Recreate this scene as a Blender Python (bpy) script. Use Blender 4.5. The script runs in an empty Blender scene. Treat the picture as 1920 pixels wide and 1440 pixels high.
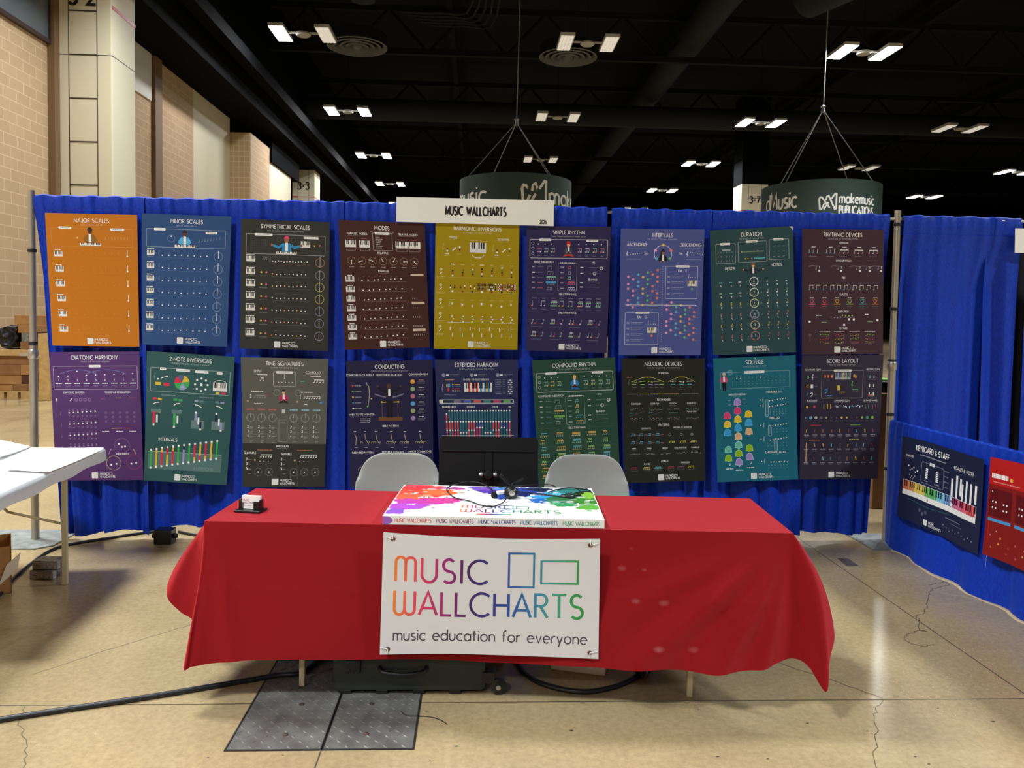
import bpy, bmesh, math, random
from mathutils import Vector, Matrix
PI = math.pi
sc = bpy.context.scene
COL = sc.collection

# ------------------------------------------------------------------ camera, world, lamps, exposure
F_PX, PITCH, ROLL, YAW = 1442.0, 0.0452, 0.0163, -0.046
CAM = Vector((0.0188, -5.479, 1.6112))
def _basis():
    fw = Vector((0, math.cos(PITCH), -math.sin(PITCH))); up = Vector((0, math.sin(PITCH), math.cos(PITCH))); rt = Vector((1, 0, 0))
    c, s = math.cos(ROLL), math.sin(ROLL)
    r, u = c*rt + s*up, -s*rt + c*up
    z = Matrix.Rotation(YAW, 3, 'Z')
    return z @ r, z @ u, z @ fw
CR, CU, CF = _basis()
cd = bpy.data.cameras.new('camera'); cam = bpy.data.objects.new('camera', cd); COL.objects.link(cam)
cd.sensor_width = 36.0; cd.lens = 36.0*F_PX/1920.0; cd.shift_y = -59.05/1920.0
cd.clip_start = 0.05; cd.clip_end = 300
m = Matrix.Identity(4)
for i in range(3):
    m[i][0] = CR[i]; m[i][1] = CU[i]; m[i][2] = -CF[i]; m[i][3] = CAM[i]
cam.matrix_world = m
sc.camera = cam
def ray(px, py): return CR*((px-960)/F_PX) - CU*((py-720+59.05)/F_PX) + CF
def at(px, py, axis, val):          # where the line of sight through a pixel meets a real plane of the hall
    d = ray(px, py); t = (val-CAM[axis])/d[axis]
    return CAM + d*t
def on_x(px, py, v): return at(px, py, 0, v)
def on_y(px, py, v): return at(px, py, 1, v)
def on_z(px, py, v): return at(px, py, 2, v)

w = bpy.data.worlds.new('hall_air'); sc.world = w; w.use_nodes = True
w.node_tree.nodes['Background'].inputs[0].default_value = (0.75, 0.8, 1.0, 1)
w.node_tree.nodes['Background'].inputs[1].default_value = 0.035
vs = sc.view_settings
sc.display_settings.display_device = 'sRGB'
vs.view_transform = 'Standard'; vs.look = 'None'; vs.gamma = 1.0; vs.use_curve_mapping = False
vs.exposure = 0.12
try:
    sc.cycles.use_denoising = True
    sc.cycles.max_bounces = 8; sc.cycles.diffuse_bounces = 4; sc.cycles.glossy_bounces = 3
    sc.cycles.sample_clamp_indirect = 6.0
    sc.cycles.use_light_tree = True
except Exception:
    pass
# ceiling fixtures of the hall that hang outside the frame (same lattice as the ones in view)
FIX_Z = 10.6
COLX = {'A': -5.7, 'B': 3.5, 'C': 12.75, 'D': 22.05, 'E': 31.5}
ROWY = [20.0, 29.35, 38.7, 48.0, 57.2]
LAMP_W = {'A': 1250.0, 'C': 1400.0, 'E': 900.0}
for k, x in (('A', COLX['A']), ('C', COLX['C'])):
    for j, y in enumerate((10.7, 1.4, -7.9, -17.2)):
        fac = {'A': (.44, .72, .92, 1.5), 'C': (1.0, 1.05, 1.85, 2.1)}[k][j]
        ld = bpy.data.lights.new('hall_lamp', 'AREA'); ld.shape = 'RECTANGLE'; ld.size = 1.9; ld.size_y = 1.4
        ld.energy = LAMP_W[k]*fac; ld.color = (0.88, 0.95, 1.0); ld.spread = math.radians(125)
        lo = bpy.data.objects.new('hall_lamp', ld); COL.objects.link(lo); lo.location = (x, y, FIX_Z)

# ------------------------------------------------------------------ materials
def lin(c):
    c = c/255.0
    return c/12.92 if c <= 0.04045 else ((c+0.055)/1.055)**2.4
def srgb(r, g, b): return (lin(r), lin(g), lin(b), 1.0)
def mat(name, rgb, rough=0.5, metal=0.0, spec=0.5, bump=None, var=None, sheen=0.0, emit=None):
    m = bpy.data.materials.new(name); m.use_nodes = True
    nt = m.node_tree; b = nt.nodes['Principled BSDF']
    b.inputs['Base Color'].default_value = srgb(*rgb)
    b.inputs['Roughness'].default_value = rough; b.inputs['Metallic'].default_value = metal
    b.inputs['Specular IOR Level'].default_value = spec
    if sheen: b.inputs['Sheen Weight'].default_value = sheen; b.inputs['Sheen Roughness'].default_value = 0.4
    if emit:
        b.inputs['Emission Color'].default_value = emit[0]; b.inputs['Emission Strength'].default_value = emit[1]
    if bump or var:
        tc = nt.nodes.new('ShaderNodeTexCoord')
        sc_, st = bump if bump else (var[0], 0)
        n = nt.nodes.new('ShaderNodeTexNoise'); n.inputs['Scale'].default_value = sc_; n.inputs['Detail'].default_value = 4
        nt.links.new(tc.outputs['Object'], n.inputs['Vector'])
        if bump:
            bp = nt.nodes.new('ShaderNodeBump'); bp.inputs['Strength'].default_value = st; bp.inputs['Distance'].default_value = 0.01
            nt.links.new(n.outputs['Fac'], bp.inputs['Height']); nt.links.new(bp.outputs[0], b.inputs['Normal'])
        if var:
            n2 = nt.nodes.new('ShaderNodeTexNoise'); n2.inputs['Scale'].default_value = var[0]; n2.inputs['Detail'].default_value = 5
            nt.links.new(tc.outputs['Object'], n2.inputs['Vector'])
            r = nt.nodes.new('ShaderNodeValToRGB'); r.color_ramp.elements[0].position = 0.3; r.color_ramp.elements[1].position = 0.7
            r.color_ramp.elements[0].color = srgb(*var[1]); r.color_ramp.elements[1].color = srgb(*rgb)
            nt.links.new(n2.outputs['Fac'], r.inputs[0]); nt.links.new(r.outputs[0], b.inputs['Base Color'])
    return m
def print_mat(name, rough=0.48, spec=0.25):
    m = bpy.data.materials.new(name); m.use_nodes = True; nt = m.node_tree; b = nt.nodes['Principled BSDF']
    a = nt.nodes.new('ShaderNodeVertexColor'); a.layer_name = 'ink'
    nt.links.new(a.outputs['Color'], b.inputs['Base Color'])
    b.inputs['Roughness'].default_value = rough; b.inputs['Specular IOR Level'].default_value = spec
    return m

def concrete():
    m = bpy.data.materials.new('polished_concrete'); m.use_nodes = True; nt = m.node_tree; b = nt.nodes['Principled BSDF']
    N = nt.nodes.new; L = nt.links.new
    g = N('ShaderNodeNewGeometry')
    def noise(scale, detail, rough=0.55, dist=0.0):
        n = N('ShaderNodeTexNoise'); n.inputs['Scale'].default_value = scale; n.inputs['Detail'].default_value = detail
        n.inputs['Roughness'].default_value = rough; n.inputs['Distortion'].default_value = dist
        L(g.outputs['Position'], n.inputs['Vector']); return n
    def ramp(src, p0, c0, p1, c1):
        r = N('ShaderNodeValToRGB'); e = r.color_ramp.elements
        e[0].position, e[1].position = p0, p1; e[0].color, e[1].color = c0, c1
        L(src, r.inputs[0]); return r
    big = ramp(noise(0.9, 6, 0.6, 0.6).outputs['Fac'], 0.3, srgb(156, 135, 99), 0.72, srgb(189, 166, 124))
    fine = ramp(noise(38, 5, 0.7).outputs['Fac'], 0.35, srgb(205, 205, 205), 0.65, srgb(255, 255, 255))
    mx = N('ShaderNodeMix'); mx.data_type = 'RGBA'; mx.blend_type = 'MULTIPLY'; mx.inputs[0].default_value = 0.6
    L(big.outputs[0], mx.inputs[6]); L(fine.outputs[0], mx.inputs[7])
    spk = ramp(noise(95, 2, 0.5).outputs['Fac'], 0.66, (0, 0, 0, 1), 0.72, (1, 1, 1, 1))      # pale aggregate specks, in worn patches
    pat = ramp(noise(0.55, 3, 0.5).outputs['Fac'], 0.48, (0, 0, 0, 1), 0.62, (1, 1, 1, 1))
    mul = N('ShaderNodeMath'); mul.operation = 'MULTIPLY'; L(spk.outputs[0], mul.inputs[0]); L(pat.outputs[0], mul.inputs[1])
    m2 = N('ShaderNodeMix'); m2.data_type = 'RGBA'; L(mul.outputs[0], m2.inputs[0]); L(mx.outputs[2], m2.inputs[6]); m2.inputs[7].default_value = srgb(225, 205, 160)
    L(m2.outputs[2], b.inputs['Base Color'])
    ro = N('ShaderNodeMapRange'); ro.inputs[3].default_value = 0.11; ro.inputs[4].default_value = 0.30
    L(noise(2.2, 5, 0.6).outputs['Fac'], ro.inputs[0]); L(ro.outputs[0], b.inputs['Roughness'])
    b.inputs['Specular IOR Level'].default_value = 0.5
    bp = N('ShaderNodeBump'); bp.inputs['Strength'].default_value = 0.05; bp.inputs['Distance'].default_value = 0.01
    L(noise(14, 4).outputs['Fac'], bp.inputs['Height']); L(bp.outputs[0], b.inputs['Normal'])
    return m
def block_mat(name, c1, c2, mortar, axes, bw=0.41, bh=0.205, offset=0.5):
    m = bpy.data.materials.new(name); m.use_nodes = True; nt = m.node_tree; b = nt.nodes['Principled BSDF']
    N = nt.nodes.new; L = nt.links.new
    g = N('ShaderNodeNewGeometry'); s = N('ShaderNodeSeparateXYZ'); L(g.outputs['Position'], s.inputs[0])
    cb = N('ShaderNodeCombineXYZ'); L(s.outputs[axes[0]], cb.inputs[0]); L(s.outputs[axes[1]], cb.inputs[1])
    t = N('ShaderNodeTexBrick'); t.offset = offset
    t.inputs['Scale'].default_value = 1.0; t.inputs['Brick Width'].default_value = bw; t.inputs['Row Height'].default_value = bh
    t.inputs['Mortar Size'].default_value = 0.012; t.inputs['Mortar Smooth'].default_value = 0.3
    t.inputs['Color1'].default_value = srgb(*c1); t.inputs['Color2'].default_value = srgb(*c2); t.inputs['Mortar'].default_value = srgb(*mortar)
    L(cb.outputs[0], t.inputs['Vector']); L(t.outputs['Color'], b.inputs['Base Color'])
    b.inputs['Roughness'].default_value = 0.75
    return m
def drape_mat():
    m = bpy.data.materials.new('blue_drape_cloth'); m.use_nodes = True; nt = m.node_tree; b = nt.nodes['Principled BSDF']
    N = nt.nodes.new; L = nt.links.new
    tc = N('ShaderNodeTexCoord'); mp = N('ShaderNodeMapping'); mp.inputs['Scale'].default_value = (260, 260, 40)
    n = N('ShaderNodeTexNoise'); n.inputs['Scale'].default_value = 1.0; n.inputs['Detail'].default_value = 2
    L(tc.outputs['Object'], mp.inputs[0]); L(mp.outputs[0], n.inputs['Vector'])
    r = N('ShaderNodeValToRGB'); r.color_ramp.elements[0].color = srgb(6, 38, 146); r.color_ramp.elements[1].color = srgb(10, 62, 190)
    r.color_ramp.elements[0].position = 0.3; r.color_ramp.elements[1].position = 0.7
    L(n.outputs['Fac'], r.inputs[0]); L(r.outputs[0], b.inputs['Base Color'])
    b.inputs['Roughness'].default_value = 0.55; b.inputs['Specular IOR Level'].default_value = 0.25
    b.inputs['Sheen Weight'].default_value = 0.25; b.inputs['Sheen Roughness'].default_value = 0.35
    b.inputs['Sheen Tint'].default_value = (0.12, 0.4, 1.0, 1)
    return m
M = {}
M['floor'] = concrete()
M['joint'] = mat('floor_joint_filler', (70, 60, 48), 0.6)
M['crack'] = mat('floor_crack', (98, 82, 60), 0.6)
M['stain'] = mat('floor_stain', (72, 62, 56), 0.5)
M['block'] = block_mat('tan_block', (194, 164, 128), (187, 157, 121), (212, 186, 152), (1, 2), .48, .24)
M['block_front'] = block_mat('tan_block_front', (190, 162, 122), (182, 153, 115), (215, 192, 152), (0, 2), 0.21, 0.205, 0.0)
M['cream'] = mat('cream_paint', (222, 212, 182), 0.6)
M['white_paint'] = mat('pale_wall_paint', (214, 212, 202), 0.6)
M['brown_trim'] = mat('brown_trim', (120, 92, 62), 0.6)
M['dark_joint'] = mat('panel_joint_dark', (48, 42, 36), 0.6)
M['red_tape'] = mat('red_stripe', (190, 40, 60), 0.5)
M['pale_red'] = mat('pale_red_stripe', (205, 160, 155), 0.5)
M['black_paint'] = mat('black_ceiling_paint', (16, 18, 22), 0.8, spec=0.1)
M['soffit'] = mat('black_soffit_paint', (10, 11, 13), 0.9, spec=0.05)
M['duct'] = mat('dark_duct_paint', (30, 32, 36), 0.7, spec=0.12)
M['diffuser'] = mat('dark_air_diffuser', (80, 80, 78), 0.5)
M['housing'] = mat('fixture_housing', (170, 168, 160), 0.5)
M['lens_off_glow'] = mat('unlit_lens_added_glow', (246, 244, 238), 0.4, emit=((1.0, 0.95, 0.86, 1), 0.36))  # unlit panels; faint added glow stands in for light bounced off the floor
M['lens_on'] = mat('lit_fixture_lens', (255, 250, 240), 0.4, emit=((0.97, 0.985, 1.0, 1), 150.0))
M['drape'] = drape_mat()
M['pole'] = mat('aluminium_pole', (176, 170, 158), 0.42, 0.75, bump=(60, 0.05))
M['steel_plate'] = mat('grey_steel_base', (150, 152, 146), 0.55, 0.35, var=(14, (112, 116, 112)))
M['black_tape'] = mat('black_tape', (22, 22, 24), 0.5)
M['print'] = print_mat('printed_vinyl')
M['ink'] = print_mat('printed_card', 0.55, 0.3)
M['paper_back'] = mat('poster_back', (215, 214, 208), 0.6)
M['red'] = mat('red_polyester', (128, 4, 12), 0.8, spec=0.15, bump=(900, 0.06), sheen=0.8)
M['red'].node_tree.nodes['Principled BSDF'].inputs['Sheen Tint'].default_value = (1, .10, .12, 1)
M['red'].node_tree.nodes['Principled BSDF'].inputs['Sheen Roughness'].default_value = .55
M['white_cloth'] = mat('white_table_cover', (236, 235, 236), 0.6)
M['paper'] = mat('white_paper', (240, 239, 236), 0.6)
M['leg'] = mat('cream_metal_leg', (196, 184, 150), 0.5)
M['tabletop'] = mat('grey_laminate', (150, 148, 142), 0.5)
M['chair'] = mat('grey_chair_plastic', (154, 154, 148), 0.5, spec=0.4, bump=(500, 0.05))
M['chair_leg'] = mat('chair_leg_metal', (150, 150, 150), 0.35, 0.8)
M['black_metal'] = mat('matte_black_metal', (11, 11, 12), 0.6, spec=0.25)
M['black_gloss'] = mat('black_plastic', (20, 20, 21), 0.35)
M['knob'] = mat('pale_knob_metal', (190, 188, 180), 0.35, 0.7)
M['rubber'] = mat('black_rubber_cable', (22, 23, 25), 0.45)
M['case'] = mat('dark_olive_case', (38, 42, 36), 0.6, bump=(220, 0.15))
M['cardboard'] = mat('cardboard', (178, 130, 76), 0.8, var=(6, (160, 114, 64)))
M['cardboard2'] = mat('dark_cardboard', (150, 106, 62), 0.8, var=(6, (132, 92, 52)))
M['maroon'] = mat('maroon_carton', (82, 44, 38), 0.7)
M['pallet'] = mat('pallet_wood', (206, 170, 108), 0.8, var=(10, (182, 144, 88)))
M['tread'] = mat('tread_plate_steel', (118, 116, 110), 0.42, 0.25, var=(9, (84, 80, 76)))
M['tread_edge'] = mat('plate_frame_dark', (44, 42, 42), 0.5, 0.4)
M['bolt'] = mat('rusty_bolt', (84, 62, 54), 0.5, 0.4)
M['blue_plastic'] = mat('blue_plug_plastic', (40, 70, 180), 0.4)
M['white_plastic'] = mat('white_plug_plastic', (235, 235, 232), 0.4)
M['brass'] = mat('grommet_metal', (120, 84, 74), 0.35, 0.7)
M['zip'] = mat('white_cable_tie', (238, 238, 236), 0.5)
M['bag'] = mat('black_bag_plastic', (26, 26, 28), 0.4)
M['lime'] = mat('lime_fabric', (150, 220, 90), 0.7)
M['sign_green'] = mat('dark_green_banner_cloth', (50, 70, 66), 0.75)
M['rope'] = mat('steel_cable', (150, 152, 155), 0.4, 0.5)
M['glass_dark'] = mat('dark_grey_glass', (96, 104, 112), 0.12)
M['frame_dark'] = mat('dark_window_frame', (60, 44, 42), 0.5)

def chalk_marks(m, pts):           # faint chalky stains on the cloth, in the cloth's own coordinates
    nt = m.node_tree; b = nt.nodes['Principled BSDF']; N = nt.nodes.new; L = nt.links.new
    tc = N('ShaderNodeTexCoord'); nz = N('ShaderNodeTexNoise'); nz.inputs['Scale'].default_value = 60; nz.inputs['Detail'].default_value = 3
    L(tc.outputs['Object'], nz.inputs['Vector']); acc = None
    for (u, z, ru, rz, k) in pts:
        mp = N('ShaderNodeMapping'); mp.inputs['Location'].default_value = (-u/ru, 0, -z/rz); mp.inputs['Scale'].default_value = (1/ru, 0, 1/rz)
        L(tc.outputs['Object'], mp.inputs[0]); ln = N('ShaderNodeVectorMath'); ln.operation = 'LENGTH'; L(mp.outputs[0], ln.inputs[0])
        mr = N('ShaderNodeMapRange'); mr.inputs[1].default_value = .2; mr.inputs[2].default_value = 1.0; mr.inputs[3].default_value = k*.62; mr.inputs[4].default_value = 0
        L(ln.outputs['Value'], mr.inputs[0])
        if acc is None: acc = mr.outputs[0]
        else:
            ad = N('ShaderNodeMath'); ad.operation = 'MAXIMUM'; L(acc, ad.inputs[0]); L(mr.outputs[0], ad.inputs[1]); acc = ad.outputs[0]
    mu = N('ShaderNodeMath'); mu.operation = 'MULTIPLY'; L(acc, mu.inputs[0]); L(nz.outputs['Fac'], mu.inputs[1])
    mx = N('ShaderNodeMix'); mx.data_type = 'RGBA'; mx.inputs[6].default_value = b.inputs['Base Color'].default_value; mx.inputs[7].default_value = srgb(190, 150, 150)
    L(mu.outputs[0], mx.inputs[0]); L(mx.outputs[2], b.inputs['Base Color'])
# ------------------------------------------------------------------ mesh helpers
class MB:
    def __init__(s): s.v = []; s.f = []; s.m = []
    def add(s, vs, fs, mi=0):
        o = len(s.v); s.v += [tuple(x) for x in vs]; s.f += [tuple(i+o for i in f) for f in fs]; s.m += [mi]*len(fs)
    def box(s, x0, y0, z0, x1, y1, z1, mi=0, b=0.0):
        if b > 0 and min(abs(x1-x0), abs(y1-y0), abs(z1-z0)) > 2.2*b:
            bm = bmesh.new(); bmesh.ops.create_cube(bm, size=1.0)
            for v in bm.verts: v.co = ((x0+x1)/2+v.co.x*(x1-x0), (y0+y1)/2+v.co.y*(y1-y0), (z0+z1)/2+v.co.z*(z1-z0))
            bmesh.ops.bevel(bm, geom=bm.edges[:], offset=b, segments=2, affect='EDGES', profile=0.5)
            bm.verts.index_update()
            s.add([v.co.copy() for v in bm.verts], [[v.index for v in f.verts] for f in bm.faces], mi); bm.free(); return
        s.add([(x0,y0,z0),(x1,y0,z0),(x1,y1,z0),(x0,y1,z0),(x0,y0,z1),(x1,y0,z1),(x1,y1,z1),(x0,y1,z1)],
              [(0,3,2,1),(4,5,6,7),(0,1,5,4),(1,2,6,5),(2,3,7,6),(3,0,4,7)], mi)
    def tube(s, pts, r, n=8, mi=0, caps=True):
        pts = [Vector(p) for p in pts]; o = len(s.v); rs = r if isinstance(r, (list, tuple)) else [r]*len(pts)
        prev = None
        for i, p in enumerate(pts):
            t = (pts[min(i+1, len(pts)-1)]-pts[max(i-1, 0)]).normalized()
            if prev is None:
                a = Vector((0, 0, 1)) if abs(t.z) < 0.9 else Vector((1, 0, 0)); u = t.cross(a).normalized()
            else:
                u = (prev - t*prev.dot(t)).normalized()
            prev = u; v = t.cross(u)
            for k in range(n):
                a = 2*PI*k/n; s.v.append(tuple(p + (u*math.cos(a)+v*math.sin(a))*rs[i]))
        for i in range(len(pts)-1):
            for k in range(n):
                s.f.append((o+i*n+k, o+i*n+(k+1) % n, o+(i+1)*n+(k+1) % n, o+(i+1)*n+k)); s.m.append(mi)
        if caps:
            s.f.append(tuple(o+k for k in reversed(range(n)))); s.m.append(mi)
            s.f.append(tuple(o+(len(pts)-1)*n+k for k in range(n))); s.m.append(mi)
    def lathe(s, prof, n=24, c=(0, 0, 0), mi=0, axis='z'):
        o = len(s.v)
        for r, z in prof:
            for k in range(n):
                a = 2*PI*k/n; p = (r*math.cos(a), r*math.sin(a), z)
                if axis == 'y': p = (p[0], p[2], p[1])
                if axis == 'x': p = (p[2], p[0], p[1])
                s.v.append((c[0]+p[0], c[1]+p[1], c[2]+p[2]))
        for i in range(len(prof)-1):
            for k in range(n):
                s.f.append((o+i*n+k, o+i*n+(k+1) % n, o+(i+1)*n+(k+1) % n, o+(i+1)*n+k)); s.m.append(mi)
    def sheet(s, P, mi=0):              # P[i][j] grid of points
        o = len(s.v); nj = len(P[0])
        for row in P:
            for p in row: s.v.append(tuple(p))
        for i in range(len(P)-1):
            for j in range(nj-1):
                s.f.append((o+i*nj+j, o+i*nj+j+1, o+(i+1)*nj+j+1, o+(i+1)*nj+j)); s.m.append(mi)
    def prism(s, poly, z0, z1, mi=0):
        n = len(poly)
        s.add([(x, y, z0) for x, y in poly]+[(x, y, z1) for x, y in poly],
              [tuple(reversed(range(n))), tuple(range(n, 2*n))]+[(i, (i+1) % n, n+(i+1) % n, n+i) for i in range(n)], mi)
    def build(s, name, mats, parent=None, smooth=False, fix=True, loc=None):
        me = bpy.data.meshes.new(name); me.from_pydata(s.v, [], s.f)
        ms = mats if isinstance(mats, (list, tuple)) else [mats]
        for x in ms: me.materials.append(x)
        for p, k in zip(me.polygons, s.m): p.material_index = min(k, len(ms)-1); p.use_smooth = smooth
        if fix:
            bm = bmesh.new(); bm.from_mesh(me); bmesh.ops.recalc_face_normals(bm, faces=bm.faces); bm.to_mesh(me); bm.free()
        if smooth:
            try: me.set_sharp_from_angle(angle=math.radians(42))
            except Exception: pass
        me.update()
        o = bpy.data.objects.new(name, me); COL.objects.link(o)
        if parent is not None: o.parent = parent
        if loc is not None: o.location = loc
        return o
def tag(o, label=None, cat=None, group=None, kind=None):
    for k, v in (('label', label), ('category', cat), ('group', group), ('kind', kind)):
        if v: o[k] = v
    return o
def thing(name, label, cat, loc=(0, 0, 0), rz=0.0, group=None):
    o = bpy.data.objects.new(name, None); COL.objects.link(o); o.location = loc; o.rotation_euler = (0, 0, rz); o.empty_display_size = 0.1
    return tag(o, label, cat, group)
def smoothpath(pts, n=8):
    pts = [Vector(p) for p in pts]; out = []
    for i in range(len(pts)-1):
        p0, p1, p2, p3 = pts[max(i-1, 0)], pts[i], pts[i+1], pts[min(i+2, len(pts)-1)]
        for k in range(n):
            t = k/n
            out.append(0.5*((2*p1)+(p2-p0)*t+(2*p0-5*p1+4*p2-p3)*t*t+(3*p1-p0-3*p2+p3)*t**3))
    out.append(pts[-1]); return out
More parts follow.
